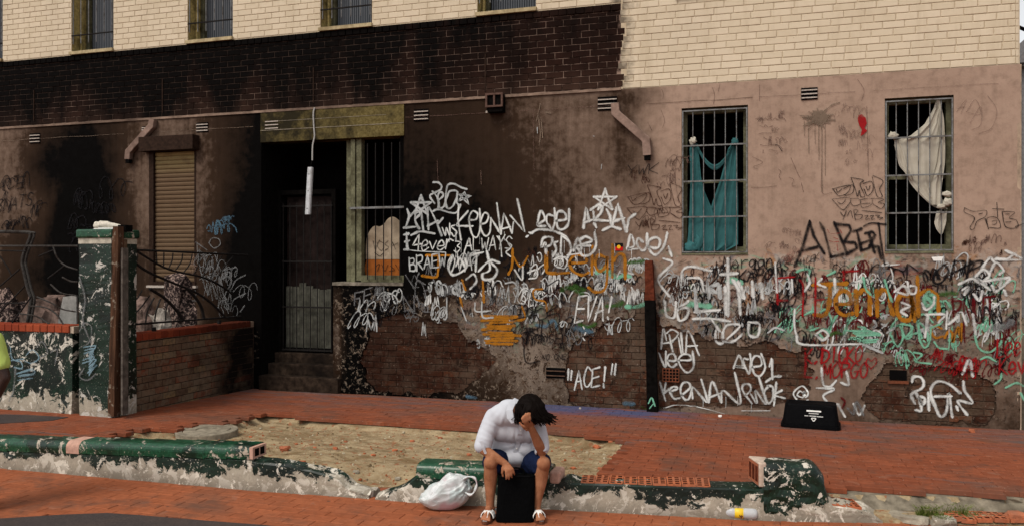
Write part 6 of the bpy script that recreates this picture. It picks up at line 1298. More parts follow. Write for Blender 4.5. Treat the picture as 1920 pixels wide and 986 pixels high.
def lump(m_, p, r_, seed, sq=(1, .7, 1)):
    bm = bmesh.new(); bmesh.ops.create_icosphere(bm, subdivisions=3, radius=r_); b = len(m_.v)
    for v in bm.verts:
        q_ = v.co*(1+.35*mnoise.noise(v.co/r_*1.6+Vector((seed, 0, 0)))+.12*math.sin(v.co.z/r_*9+v.co.x/r_*5+seed)); m_.v.append((p.x+q_.x*sq[0], p.y+q_.y*sq[1], p.z+q_.z*sq[2]))
    m_.f += [tuple(b+v.index for v in f.verts) for f in bm.faces]; bm.free()
def cp(x, y, ox, oy, sc, dep): p = onwall(ox+x/sc, oy+y/sc); p.y = Y0+dep; return p
tc = thing('teal_curtain', 'torn teal sheet knotted to the bars of the window left of the black tag', 'curtain', (-.64, Y0+.06, 2.1))
w1 = (1260, 180, 3.08)
m_ = MB(); cloth(m_, [(262, 112, 128), (300, 98, 150), (470, 104, 166), (560, 102, 190), (640, 100, 225), (700, 95, 245), (790, 92, 250), (860, 84, 255), (895, 120, 235)], *w1, .055, .010, 2.2, 1.0); m_.build('left_drape', M['teal_cloth'], tc, smooth=True)
m_ = MB(); cloth(m_, [(262, 352, 372), (300, 322, 376), (470, 280, 378), (600, 235, 380), (700, 205, 380), (800, 170, 380), (860, 150, 380), (893, 150, 310)], *w1, .075, .012, 2.6, 2.3); m_.build('right_drape', M['teal_cloth'], tc, smooth=True)
P = cr([cp(140, 285, *w1, .05), cp(190, 372, *w1, .045), cp(245, 412, *w1, .045), cp(300, 372, *w1, .05), cp(345, 285, *w1, .06)], 6)
m_ = MB(); m_.grid([[p+Vector((0, 0, .035)), p+Vector((0, -.016, .018)), p+Vector((0, .004, .004)), p+Vector((0, -.014, -.015)), p+Vector((0, .005, -.034))] for p in P]); m_.build('swag', M['teal_cloth'], tc, smooth=True)
m_ = MB(); lump(m_, cp(362, 262, *w1, .03), .05, 3, (.95, .6, .9)); m_.build('knot', M['teal_cloth'], tc, smooth=True)
m_ = MB(); lump(m_, cp(120, 258, *w1, .03), .048, 5, (.9, .6, 1)); m_.build('knot', M['white_cloth'], tc, smooth=True)
m_ = MB(); lump(m_, cp(105, 875, *w1, .05), .10, 6, (.9, .5, .75)); lump(m_, cp(150, 850, *w1, .06), .08, 8, (.7, .5, 1.3)); m_.build('bundle', M['teal_cloth'], tc, smooth=True)
wc = thing('white_curtain', 'dirty white sheet knotted and twisted through the bars of the window nearest the corner', 'curtain', (1.7, Y0+.06, 2.1)); w2 = (1640, 170, 2.988)
m_ = MB(); cloth(m_, [(52, 350, 372), (100, 335, 380), (185, 285, 388), (250, 205, 393), (275, 125, 395), (300, 112, 395), (400, 150, 390), (470, 180, 380), (520, 205, 375), (580, 255, 372), (640, 320, 400), (665, 368, 418)], *w2, .06, .010, 2.4, .5, 30, 6); m_.build('sheet', M['white_cloth'], wc, smooth=True)
m_ = MB(); cloth(m_, [(275, 112, 135), (340, 120, 165), (420, 140, 185), (500, 205, 225)], *w2, .035, .012, 1.5, 1.5, 10); cloth(m_, [(50, 352, 372), (150, 362, 392), (280, 365, 398), (400, 350, 396), (520, 320, 380), (640, 325, 372)], *w2, .035, .013, 1.7, 4, 12); m_.build('rolled_edge', M['white_cloth'], wc, smooth=True)
m_ = MB(); lump(m_, cp(105, 250, *w2, .03), .052, 2, (1, .6, .9)); m_.build('knot', M['white_cloth'], wc, smooth=True)
m_ = MB(); lump(m_, cp(408, 580, *w2, .02), .050, 7, (1, .6, .7)); lump(m_, cp(412, 625, *w2, .02), .058, 9, (.9, .6, .9)); lump(m_, cp(378, 648, *w2, .03), .048, 10, (1, .6, .7)); m_.build('knot', M['white_cloth'], wc, smooth=True)
m_ = MB(); cloth(m_, [(675, 352, 408), (740, 338, 405), (775, 350, 395), (803, 370, 385)], *w2, .05, .012, 1.4, 2.2, 12); m_.build('tail', M['white_cloth'], wc, smooth=True)

# ================================================================== FIGURES
def capsule(m_, a, b, ra, rb, n_=14):
    a, b = Vector(a), Vector(b); d_ = b-a; L = d_.length; d_ = d_/L if L > 1e-6 else Vector((0, 0, 1)); prof = []
    for k in range(6): t_ = math.pi/2*k/5; prof.append((-ra*math.cos(t_), ra*math.sin(t_)))
    for k in range(6): t_ = math.pi/2*k/5; prof.append((L+rb*math.sin(t_), rb*math.cos(t_)))
    b0 = len(m_.v); m_.lathe(a, d_, prof, n_)
    m_.f.append(tuple(b0+j for j in range(n_-1, -1, -1))); m_.f.append(tuple(b0+(len(prof)-1)*n_+j for j in range(n_)))
def chain(m_, pts):
    """pts: (point, radius)"""
    for (a, ra), (b, rb) in zip(pts, pts[1:]): capsule(m_, a, b, ra, rb)
def melt(m_, voxel, smooth=4, name='m'):
    me_ = m_.mesh(name); bm = bmesh.new(); bm.from_mesh(me_); bmesh.ops.recalc_face_normals(bm, faces=bm.faces); bm.to_mesh(me_); bm.free()
    o = bpy.data.objects.new('tmp', me_); C.objects.link(o); md = o.modifiers.new('r', 'REMESH'); md.mode = 'VOXEL'; md.voxel_size = voxel
    dg = bpy.context.evaluated_depsgraph_get(); r_ = bpy.data.meshes.new_from_object(o.evaluated_get(dg)); bpy.data.objects.remove(o)
    bm = bmesh.new(); bm.from_mesh(r_)
    for _ in range(smooth): bmesh.ops.smooth_vert(bm, verts=bm.verts, factor=.5, use_axis_x=True, use_axis_y=True, use_axis_z=True)
    bm.to_mesh(r_); bm.free(); r_.name = name; return r_
def ruffle(me_, amp, sc, stretch=(1, 1, 1), seed=0):
    me_.update()
    nr = [v.normal.copy() for v in me_.vertices]
    for v, n_ in zip(me_.vertices, nr):
        q_ = Vector((v.co.x*stretch[0], v.co.y*stretch[1], v.co.z*stretch[2]))*sc+Vector((seed, seed*.7, 0)); f = mnoise.noise(q_)+.5*mnoise.noise(q_*2.1); f = 1-abs(f)*2; v.co += n_*amp*f
def hand(m_, wrist, palm, knuck, across, tips, thumb, r_=.0085):
    """palm from wrist to knuckles, four unequal fingers with two bends, thumb off the side"""
    w_, k_, ac = Vector(wrist), Vector(knuck), Vector(across).normalized()
    for f in (-.026, -.009, .009, .026): capsule(m_, w_.lerp(k_, .15)+ac*f*.6, k_+ac*f, .015, .0105, 10)
    for i, (f, tp_) in enumerate(zip((-.030, -.010, .010, .029), tips)):
        base = k_+ac*f; mid, end = tp_; q1 = base+Vector(mid); q2 = q1+Vector(end)*.6; q3 = q1+Vector(end)*1.05; chain(m_, [(base, r_*1.1), (q1, r_), (q2, r_*.92), (q3, r_*.8)])
    tb = w_.lerp(k_, .35)+ac*-.032; chain(m_, [(tb, .013), (tb+Vector(thumb[0]), .011), (tb+Vector(thumb[0])+Vector(thumb[1]), .0085)])
t = NT('skin_tan'); n = t.noise(14, 5, .65); c = t.mix(t.mr(n, .35, .65), (.235, .092, .044), (.36, .16, .085)); c = t.mix(t.mr(t.noise(4, 3, off=5), .5, .7, 0, .5), c, (.33, .115, .065)); t.done(c, .55, t.noise(150, 2), .1, .001); t.set(t.b.inputs['Subsurface Weight'], .05); M['skin_tan'] = t.m
t = NT('skin_deep'); t.done(t.mix(t.noise(10, 3), (.030, .013, .009), (.045, .020, .013)), .5); M['skin_deep'] = t.m
t = NT('hair'); n = t.noise(1, 4, .6, vec=t.scale(t.pos(), (90, 90, 12))); t.done(t.mix(n, (.0022, .0016, .0014), (.008, .005, .004)), .6, n, .4, .004); M['hair'] = t.m
D_ = atdepth
rt = Vector((_c, _s, 0)); fw = Vector((-_s, _c, 0)); up = Vector((0, 0, 1))     # picture-right, away, up
bdy = MB()
hipL, hipR = D_(942, 862, 6.72), D_(988, 862, 6.72); kneeL, kneeR = D_(920, 866, 6.34), D_(1019, 868, 6.34); ankL, ankR = D_(919, 952, 6.37), D_(1005, 954, 6.37)
chain(bdy, [(hipL, .085), (kneeL, .056)]); chain(bdy, [(hipR, .085), (kneeR, .056)]); capsule(bdy, hipL, hipR, .10, .10)
for k, a in ((kneeL, ankL), (kneeR, ankR)):
    capsule(bdy, k+fw*-.012, k+up*-.02, .054, .052); calf = k.lerp(a, .36)+fw*.018; chain(bdy, [(k, .053), (calf, .054), (k.lerp(a, .75)+fw*.004, .036), (a, .031)]); capsule(bdy, a+rt*-.014, a+rt*.014, .026, .026)
for a, sx in ((ankL, -1), (ankR, 1)):
    heel = Vector((a.x, a.y, .047))+fw*.035; ball = Vector((a.x, a.y, .042))+fw*-.115+rt*sx*.030; toe = ball+fw*-.05+rt*sx*.010+up*-.006; chain(bdy, [(heel, .030), (a.lerp(ball, .4)+up*.004, .031), (ball, .027)])
    for i, f in enumerate((-.026, -.010, .004, .017, .028)): capsule(bdy, ball+rt*f*.9, ball+rt*f+fw*(-.052+.006*abs(i-(0 if sx > 0 else 4)))+up*-.008, .013, .0095)
spine = D_(962, 830, 6.68); chest = D_(966, 797, 6.53); neck = D_(968, 768, 6.42); head = D_(992, 775, 6.30)
chain(bdy, [((hipL+hipR)/2, .11), (spine+fw*.03, .085), (chest+fw*.04, .08), (neck+fw*.02, .05), (D_(980, 771, 6.36), .05)])
# head turned down: skull, jaw, nose, brow, ears
look = (fw*-.62+up*-.74+rt*-.12).normalized()        # face direction
crown = (fw*-.70+up*.62+rt*.15).normalized()         # top of the head
capsule(bdy, head-look*.02, head+look*.025+crown*.01, .088, .082); capsule(bdy, head+look*.045-crown*.04, head+look*.055-crown*.075, .058, .040)
fx = look.cross(crown).normalized(); capsule(bdy, head+look*.10-crown*.0, head+look*.122-crown*.022, .012, .015)
for sgn in (-1, 1):
    capsule(bdy, head+look*.088+fx*sgn*.030+crown*.022, head+look*.085+fx*sgn*.046+crown*.016, .014, .012); capsule(bdy, head+fx*sgn*.086-crown*.01, head+fx*sgn*.088-crown*.035, .016, .011)
capsule(bdy, head+look*.098-crown*.050+fx*.02, head+look*.098-crown*.050-fx*.02, .010, .010)
# arms
shL, elL, wrL = D_(925, 781, 6.50), D_(903, 840, 6.42), D_(947, 868, 6.30); shR, elR, wrR = D_(1003, 787, 6.47), D_(1016, 846, 6.36), D_(996, 801, 6.22)
chain(bdy, [(shL, .052), (shL.lerp(elL, .5), .047), (elL, .039), (elL.lerp(wrL, .35), .040), (wrL, .026)]); chain(bdy, [(shR, .052), (shR.lerp(elR, .5), .047), (elR, .039), (elR.lerp(wrR, .35), .040), (wrR, .027)])
kL = D_(955, 881, 6.24); hand(bdy, wrL, None, kL, (rt*.85+fw*.3+up*.35), [((rt*.004+up*-.034+fw*-.006), (rt*-.002+up*-.022+fw*.012)), ((rt*.006+up*-.040+fw*-.006), (rt*0+up*-.026+fw*.012)), ((rt*.008+up*-.038+fw*-.004), (rt*.002+up*-.024+fw*.014)), ((rt*.010+up*-.030), (rt*.003+up*-.02+fw*.014))], ((rt*-.004+up*-.035+fw*-.012), (rt*.006+up*-.028)))
kR = D_(988, 787, 6.165); hand(bdy, wrR, None, kR, (rt*.75+up*.45+fw*.1), [((rt*-.012+up*.030+fw*-.012), (rt*.010+up*.016+fw*.022)), ((rt*-.010+up*.036+fw*-.010), (rt*.010+up*.018+fw*.022)), ((rt*-.006+up*.036+fw*-.008), (rt*.010+up*.016+fw*.02)), ((rt*-.004+up*.028), (rt*.010+up*.014+fw*.018))], ((rt*-.030+up*.012), (rt*-.018+up*.022+fw*.01)))
me_ = melt(bdy, .0052, 3, 'person'); person = link('person', me_, M['skin_tan'], smooth=True); tag(person, 'seated person in a white shirt and dark blue shorts, head bowed into one hand', 'person')
# eyes and nails stay tiny
for sgn in (-1, 1):
    MB().lathe(head+look*.094+fx*sgn*.033+crown*.006, look, [(-.006, .001), (-.004, .009), (.003, .010), (.006, .004), (.007, .0005)], 10).build('eye', M['soot_and_shade_black'], person, smooth=True)
# shorts
m_ = MB(); capsule(m_, hipL+up*.005, hipR+up*.005, .122, .122); capsule(m_, hipL+up*.09, hipR+up*.09, .10, .10)
for h_, k, sg in ((hipL, kneeL, -1), (hipR, kneeR, 1)): e_ = h_.lerp(k, .86); chain(m_, [(h_, .115), (h_.lerp(k, .5), .098), (e_, .080)]); capsule(m_, h_.lerp(k, .4)+up*-.03, e_+up*-.035+rt*-sg*.02, .085, .062)
me_ = melt(m_, .008, 3, 'shorts'); ruffle(me_, .006, 16, (1, 1, .5), 3); link('shorts', me_, M['shorts'], person, smooth=True)
# shirt
m_ = MB(); HL, HR = D_(938, 850, 6.66), D_(990, 852, 6.66)
capsule(m_, HL, HR, .118, .112); capsule(m_, D_(944, 828, 6.64), D_(986, 830, 6.64), .112, .110); capsule(m_, D_(943, 800, 6.55), D_(990, 803, 6.54), .108, .104); capsule(m_, D_(938, 776, 6.47), D_(996, 782, 6.46), .078, .074); capsule(m_, D_(950, 765, 6.47), D_(985, 768, 6.45), .066, .064)
capsule(m_, D_(955, 858, 6.56), D_(975, 856, 6.57), .055, .055); capsule(m_, D_(985, 838, 6.55), D_(1002, 842, 6.56), .06, .05)
chain(m_, [(shL, .066), (shL.lerp(elL, .5)+rt*-.004, .066), (shL.lerp(elL, .90), .058)]); chain(m_, [(shR, .066), (shR.lerp(elR, .5)+rt*.006, .062), (shR.lerp(elR, .88)+rt*.008, .052)])
capsule(m_, shL.lerp(elL, .93)+rt*-.012, shL.lerp(elL, .93)+rt*.03, .05, .042)
me_ = melt(m_, .0065, 44, 'shirt'); me_.update(); nr = [v.normal.copy() for v in me_.vertices]
CRE = [((916, 800), (948, 838), 1, 3.5), ((922, 812), (940, 846), -1, 3.5), ((928, 786), (958, 806), 1, 4), ((952, 800), (946, 852), -1, 3), ((962, 812), (958, 856), 1, 3.2), ((986, 800), (982, 846), -1, 3.2), ((995, 806), (992, 848), 1, 3.2), ((936, 846), (990, 836), -1, 3), ((940, 838), (975, 832), 1, 2.6), ((902, 802), (926, 818), -1, 3), ((897, 818), (922, 826), 1, 2.6), ((897, 828), (916, 836), -1, 2.4), ((908, 790), (932, 800), 1, 3.2), ((1004, 806), (1014, 842), 1, 3), ((1010, 800), (1020, 836), -1, 2.6), ((940, 762), (924, 782), -1, 3.5), ((948, 770), (936, 800), 1, 3.5), ((968, 800), (964, 826), -1, 2.4), ((930, 826), (944, 862), 1, 3), ((978, 846), (1000, 858), 1, 3)]
for v, n_ in zip(me_.vertices, nr):                          # creases pulled from shoulder, armpit and waist
    w_ = v.co-Vector((0, 0, CAMH)); dp = w_.dot(fw); px, py = 960+FOC*w_.dot(rt)/dp, HOR-FOC*w_.z/dp; h_ = 0
    for (x1, y1), (x2, y2), sg, wd in CRE:
        dx, dy = x2-x1, y2-y1; t_ = max(0, min(1, ((px-x1)*dx+(py-y1)*dy)/(dx*dx+dy*dy))); d2 = (px-x1-dx*t_)**2+(py-y1-dy*t_)**2; h_ += sg*math.exp(-d2/(wd*wd))*(1-.5*abs(2*t_-1))
    q_ = v.co-chest; v.co += n_*(.010+.004*h_+.004*mnoise.noise(q_*9)+.0016*mnoise.noise(Vector((q_.x*40, q_.y*40, q_.z*14))))
shirt = link('shirt', me_, M['shirt'], person, smooth=True)
# collar, placket, buttons, sleeve tab
def strip(name, pts, wv, th=.006):
    rows = [[Vector(p)-wv(i)*.5, Vector(p)-wv(i)*.5+fw*-th, Vector(p)+wv(i)*.5+fw*-th, Vector(p)+wv(i)*.5] for i, p in enumerate(pts)]; mm = MB().grid(rows, True); mm.poly(rows[0]); mm.poly(rows[-1]); return mm.build(name, M['shirt'], shirt)
strip('collar', [D_(971, 748, 6.45), D_(960, 755, 6.40), D_(955, 768, 6.355), D_(957, 782, 6.335), D_(965, 790, 6.33)], lambda i: rt*.05+up*(.012*(i-2)), .008); strip('collar', [D_(1000, 757, 6.45), D_(1003, 775, 6.40), D_(992, 795, 6.35)], lambda i: rt*.04, .006)
strip('placket', [D_(977, 795, 6.418), D_(975, 812, 6.428), D_(971, 832, 6.505), D_(966, 848, 6.53)], lambda i: rt*.034, .007)
for px, py, d_ in ((976, 806, 6.415), (973, 822, 6.46), (969, 840, 6.51)): MB().lathe(D_(px, py, d_), -fw, [(0, .006), (.004, .006), (.0045, .001)], 8).build('button', M['print_white'], shirt)
strip('sleeve_tab', [D_(902, 826, 6.345), D_(906, 838, 6.345), D_(911, 850, 6.355)], lambda i: rt*.022, .006)
for a_, b_, r_ in ((shL, elL, .050), (shR, elR, .047)):
    ax_ = (b_-a_).normalized(); c_ = a_.lerp(b_, .97); u_ = ax_.orthogonal().normalized(); w_ = ax_.cross(u_)
    P = [c_+(u_*math.cos(q_)+w_*math.sin(q_))*r_+ax_*.006*math.sin(q_*3) for q_ in np.linspace(0, 2*math.pi, 25)]; rows = [[p-ax_*.018+(p-c_).normalized()*.004, p-ax_*.006+(p-c_).normalized()*.010, p+ax_*.012+(p-c_).normalized()*.008, p+ax_*.016, p-ax_*.018-(p-c_).normalized()*.008] for p in P]; MB().grid(rows, True).build('cuff', M['shirt'], shirt, smooth=True)
# hair
m_ = MB(); hc = head+crown*.022-look*.012
capsule(m_, hc-look*.03, hc+look*.02+crown*.012, .102, .098); capsule(m_, hc+rt*.04-look*.0, hc+rt*.06+up*-.03, .088, .062); capsule(m_, hc-fw*.05+up*.01, hc+rt*.03-fw*.04+up*-.02, .07, .06)
me_ = melt(m_, .009, 3, 'hair'); ruffle(me_, .010, 22, (1, 1, .45), 5); hair = link('hair', me_, M['hair'], person, smooth=True)
rr = random.Random(12); m_ = MB(); cr_ = hc+up*.085+fw*.0
for k in range(460):
    a = rr.uniform(0, 6.283); d_ = (rt*math.cos(a)+fw*math.sin(a)); wind = rt*rr.uniform(.0, .05)
    if d_.dot(-fw) > .55 and d_.dot(rt) < .35: ln = rr.uniform(.03, .075)
    else: ln = rr.uniform(.04, .115)
    p0 = cr_+d_*rr.uniform(.0, .06); p1 = hc+d_*.103+up*rr.uniform(.02, .05); p2 = hc+d_*rr.uniform(.105, .122)+up*(.0-ln*.4)+wind*.6; p3 = p2+up*-ln*.5+d_*rr.uniform(-.012, .03)+wind+rt*rr.uniform(-.012, .016)
    w_ = rr.uniform(.0025, .0055); m_.tube(cr([p0, p1, p2, p3], 4), [w_*max(.12, math.sin(min(1, .25+i/12)*math.pi*.72)) for i in range(13)], 5)
m_.build('locks', M['hair'], hair, smooth=True)
# sandals
for a, sx in ((ankL, -1), (ankR, 1)):
    c0 = Vector((a.x, a.y, 0)); d_ = (fw*-1+rt*sx*.24).normalized(); n_ = d_.cross(up); out = []
    for k in range(22):
        an = 2*math.pi*k/22; l_ = math.cos(an); w_ = math.sin(an)*(.040+.010*l_)*(1-.10*abs(l_)); out.append(c0+d_*(.050+l_*.128)+n_*w_+up*.004)
    sole = MB().prism(out, (0, 0, .018)).build('sandal', M['leather_tan'], person)
    P = [c0+d_*.060+n_*(.047*math.cos(k_))+up*(.03+.050*math.sin(k_)) for k_ in np.linspace(0, math.pi, 9)]
    rows = [[p-d_*.034, p-d_*.032+(p-(c0+d_*.06+up*.03)).normalized()*.006, p+d_*.032+(p-(c0+d_*.06+up*.03)).normalized()*.006, p+d_*.034] for p in P]; MB().grid(rows, True).build('strap', M['print_white'], sole)
    P = cr([c0+d_*.07+up*.078, c0+d_*.10+up*.070, c0+d_*.14+up*.045, c0+d_*.155+up*.022], 4); rows = [[p-n_*.017, p-n_*.015+up*.007, p+n_*.015+up*.007, p+n_*.017] for p in P]; MB().grid(rows, True).build('strap', M['print_white'], sole)
    P = [c0+d_*-.06+n_*(.036*math.cos(k_))+up*(.05)-d_*(.012*math.sin(k_)) for k_ in np.linspace(0, math.pi, 8)]; rows = [[p-up*.009, p-up*.009-d_*.005, p+up*.009-d_*.005, p+up*.009] for p in P]; MB().grid(rows, True).build('strap', M['print_white'], sole)
# second figure passing at the edge of the picture
b2 = MB(); D2 = 6.5
def Q(px, py, d_=D2): return D_(px, py, d_)
gz = lambda px, z: D_(px, HOR+(CAMH-z)*FOC/D2, D2)
shR2, el2, wr2 = gz(-12, 1.38), gz(9, 1.075), gz(-20, .83)
chain(b2, [(shR2, .055), (el2, .043), (el2.lerp(wr2, .4), .044), (wr2, .028)]); chain(b2, [(gz(-108, 1.38), .055), (gz(-124, 1.08), .043), (gz(-118, .83), .028)])
chain(b2, [(gz(-60, .98), .13), (gz(-60, 1.2), .13), (gz(-60, 1.38), .11), (gz(-60, 1.48), .058), (gz(-60, 1.56), .055)]); capsule(b2, gz(-60, 1.60), gz(-60, 1.68), .078, .085)
for a_, f in ((-42, 0), (-80, .06)): chain(b2, [(gz(a_, .92)+fw*f*.3, .10), (gz(a_, .5)+fw*f, .058), (gz(a_, .36)+fw*(f+.02), .056), (gz(a_, .07)+fw*f, .034), (gz(a_, .035)+fw*(f-.13), .028)])
hand(b2, wr2, None, gz(-22, .75), rt*.3+fw, [((up*-.04), (up*-.03+rt*-.005))]*4, ((up*-.03+fw*-.02), (up*-.03))); hand(b2, gz(-118, .83), None, gz(-117, .75), rt*.3+fw, [((up*-.04), (up*-.03+rt*.005))]*4, ((up*-.03+fw*-.02), (up*-.03)))
p2 = link('person', melt(b2, .009, 3, 'person'), M['skin_deep'], smooth=True); tag(p2, 'person in a lime yellow top whose bare elbow shows at the left edge', 'person')
m_ = MB(); chain(m_, [(gz(-60, .92), .145), (gz(-60, 1.2), .145), (gz(-60, 1.38), .12)]); capsule(m_, gz(-100, 1.39), gz(-20, 1.39), .065, .065); chain(m_, [(shR2, .068), (shR2.lerp(el2, .62), .066)]); chain(m_, [(gz(-108, 1.38), .068), (gz(-118, 1.18), .066)]); capsule(m_, gz(-4, 1.20), gz(4, 1.185), .05, .045)
me_ = melt(m_, .010, 3, 'top'); ruffle(me_, .006, 12, (1, 1, .5), 4); clothmat('lime', (.50, .62, .16), (.42, .54, .12)); link('top', me_, M['lime'], p2, smooth=True)
m_ = MB(); [chain(m_, [(gz(a_, .93)+fw*f*.3, .118), (gz(a_, .5)+fw*f, .082), (gz(a_, .1)+fw*f, .06)]) for a_, f in ((-42, 0), (-80, .06))]; capsule(m_, gz(-42, .95), gz(-80, .95), .115, .115); link('trousers', melt(m_, .012, 3, 'trousers'), M['shorts'], p2, smooth=True)
m_ = MB(); capsule(m_, gz(-60, 1.66)+fw*.01, gz(-60, 1.70)+fw*.01, .088, .088); link('hair', melt(m_, .012, 2, 'hair'), M['hair'], p2, smooth=True)

# ================================================================== THINGS ON THE GROUND
# plastic carrier bag
t = NT('carrier_film'); n = t.noise(7, 4, .6, 1.0); c = t.mix(t.mr(n, .45, .6), (.60, .61, .61), (.49, .52, .51)); c = t.mix(t.mr(t.noise(5, 2, .5, off=4), .50, .60, 0, .75), c, (.60, .36, .40)); c = t.mix(t.mr(t.noise(6, 2, .5, off=9), .56, .64, 0, .6), c, (.36, .45, .44))
t.done(c, .28, t.noise(16, 5, .6, 1.4), .35, .008); t.set(t.b.inputs['Subsurface Weight'], .3); t.set(t.b.inputs['Subsurface Radius'], (.05, .05, .05)); M['carrier_film'] = t.m
bgp = onroad(831, 958); bag = thing('carrier_bag', 'bulging white plastic carrier bag with pinkish contents beside the seated person', 'bag', bgp)
bm = bmesh.new(); bmesh.ops.create_icosphere(bm, subdivisions=6, radius=1)
gp = Vector((.55, -.35, .75)).normalized()
for v in bm.verts:
    d_ = v.co.normalized(); q_ = d_.copy(); q_.x = math.copysign(abs(q_.x)**.8, q_.x)
    h = (q_.z+1)/2; wx = .205*(1-.42*max(0, h-.25)**1.2); xo = .065*max(0, h-.3)*1.6
    f = 1+.10*mnoise.noise(d_*2.2+Vector((3, 1, 0)))+.03*(1-2*abs(mnoise.noise(d_*3.2+Vector((0, 7, 0)))))+.006*(1-2*abs(mnoise.noise(d_*11))); ang = math.atan2(d_.dot(gp.cross(Vector((0, 1, 0))).normalized()), d_.y); rad_ = d_.angle(gp); f += .030*(1-2.4*abs(mnoise.noise(Vector((math.cos(ang)*3.2, math.sin(ang)*3.2, rad_*.9)))))*min(1, rad_*1.5)+.006*(1-2*abs(mnoise.noise(Vector((math.cos(ang)*9, math.sin(ang)*9, rad_*2.2)))))
    zz_ = .285*(max(h, .04)**.85)*(1-.28*max(0, -q_.x-.15)) ; v.co = rt*(q_.x*wx*f*1.02+xo)+fw*(q_.y*.125*f+.06)+up*max(.003, zz_*f-.012)
me_ = bpy.data.meshes.new('body'); bm.to_mesh(me_); bm.free(); me_.transform(Matrix.Translation(bgp)); link('body', me_, M['carrier_film'], bag, smooth=True)
hd = [D_(868, 898, 6.52), D_(878, 893, 6.50), D_(890, 896, 6.47), D_(894, 907, 6.46), D_(890, 920, 6.46), D_(882, 927, 6.47), D_(872, 922, 6.48)]
P = cr(hd, 5); rows = []
for i, p in enumerate(P):
    t_ = (P[min(i+1, len(P)-1)]-P[max(i-1, 0)]).normalized(); s_ = t_.cross(fw).normalized()*(.010+.004*math.sin(i*.8)); rows.append([p-s_, p-fw*.012+s_*.2, p+s_, p+fw*.008])
MB().grid(rows, True).build('handle', M['carrier_film'], bag, smooth=True)
# black tote between the feet
tb = thing('black_bag', 'flat black bag standing between the feet of the seated person', 'bag', onroad(966, 978))
c0 = onroad(966, 979)+fw*.05; lean = fw*.05
m_ = MB(); rows = []
for f in np.linspace(0, 1, 9):
    w_ = .150-.006*f; d_ = .052*(1-.35*f)+.01; c_ = c0+up*(.004+.335*f)+lean*f+rt*.012*f; ring = []
    for k in range(28):
        an = 2*math.pi*k/28; ca_, sa_ = math.cos(an), math.sin(an); ring.append(c_+rt*w_*math.copysign(abs(ca_)**.35, ca_)+fw*d_*math.copysign(abs(sa_)**.6, sa_)*(1+.10*mnoise.noise(Vector((ca_*2, f*3, sa_)))))
    rows.append(ring)
m_.grid(rows, True); m_.poly(rows[0]); m_.poly(rows[-1]); m_.build('body', M['black_cloth'], tb)
MB().tube(cr([c0+up*.335+lean+rt*-.07, c0+up*.38+lean+rt*-.06, c0+up*.395+lean, c0+up*.38+lean+rt*.06, c0+up*.335+lean+rt*.07], 5), .008, 8).build('handle', M['black_cloth'], tb); MB().tube([rows[-1][k]-fw*.001 for k in range(14, 28)], .004, 6).build('piping', M['black_plastic'], tb)
# drink bottle
t = NT('clear_plastic'); t.done((.74, .76, .78), .18, t.noise(30, 3), .2, .004); t.set(t.b.inputs['Transmission Weight'], .45); t.set(t.b.inputs['IOR'], 1.3); M['clear_plastic'] = t.m
b0 = D_(1343, 964.5, 6.40); b1 = D_(1412, 966.5, 6.33); ax_ = (b1-b0); ax_.z = 0; L = ax_.length*1.12; ax_.normalize(); o_ = Vector((b0.x, b0.y, .046)); bt_ = thing('drink_bottle', 'empty clear plastic drink bottle with a yellow label lying against the kerb', 'bottle', (o_.x, o_.y, 0))
k_ = L/.285; MB().lathe(o_, ax_, [(p_*k_, r_) for p_, r_ in ((0, .011), (0, .0135), (.018, .0135), (.020, .017), (.024, .017), (.026, .0138), (.04, .017), (.075, .035), (.10, .0425), (.115, .044), (.125, .0425), (.19, .0425), (.20, .044), (.25, .044), (.272, .040), (.283, .028), (.285, .02), (.276, .001))], 24).build('body', M['clear_plastic'], bt_, smooth=True)
MB().lathe(o_, ax_, [(p_*k_, r_) for p_, r_ in ((.128, .0431), (.1285, .0436), (.1875, .0436), (.188, .0431))], 24).build('label', M['yellow_label'], bt_, smooth=True)
cc = o_+ax_*.162*k_-fw*.0405+up*-.016; lm = MB()
for dx, dz, r_ in ((-.006, .006, .009), (.006, .004, .008), (.0, -.006, .008)): lm.lathe(cc+ax_*dx+up*dz-fw*(.004-dz*.35), -fw, [(0, r_), (.0012, r_), (.0013, .0005)], 12)
lm.build('label_mark', M['leather_tan'], bt_); MB().lathe(o_-ax_*.012, ax_, [(0, .001), (0, .0105), (.011, .0105)], 12).build('neck_shade', M['soot_and_shade_black'], bt_)  # black plug stands in for the shade inside the bottle neck
# upturned recycling tub
ca = onpave(1463, 800); cb_ = onpave(1576, 808); ux = (cb_-ca); ux.z = 0; W_ = ux.length; ux.normalize(); uy = Vector((-ux.y, ux.x, 0)); zc = pz(ca.y)+.003
tub = thing('recycling_tub', 'upturned black plastic recycling tub with white lettering against the graffiti wall', 'tub', ((ca+cb_)/2)+uy*.2); o0 = Vector((ca.x, ca.y, zc))
def T(u, v_, z, grow=0): return o0+ux*(u*W_)+uy*(v_*.40)+up*z
def ringT(ins, z, r_=.06):
    out = []
    for (cu, cv, a0_) in ((1, 0, -90), (1, 1, 0), (0, 1, 90), (0, 0, 180)):
        for k in range(5):
            an = R(a0_+k*22.5); cx_ = (ins+r_ if cu == 0 else W_-ins-r_)+math.cos(an)*r_; cy_ = (ins+r_ if cv == 0 else .40-ins-r_)+math.sin(an)*r_; out.append(o0+ux*cx_+uy*cy_+up*z)
    return out
rows = [ringT(0, 0), ringT(0, .035), ringT(.018, .036), ringT(.018, .048), ringT(.045, .25), ringT(.052, .268), ringT(.075, .272), ringT(.085, .262)]
m_ = MB().grid(rows, True); m_.poly(rows[-1]); m_.build('shell', M['black_plastic'], tub)
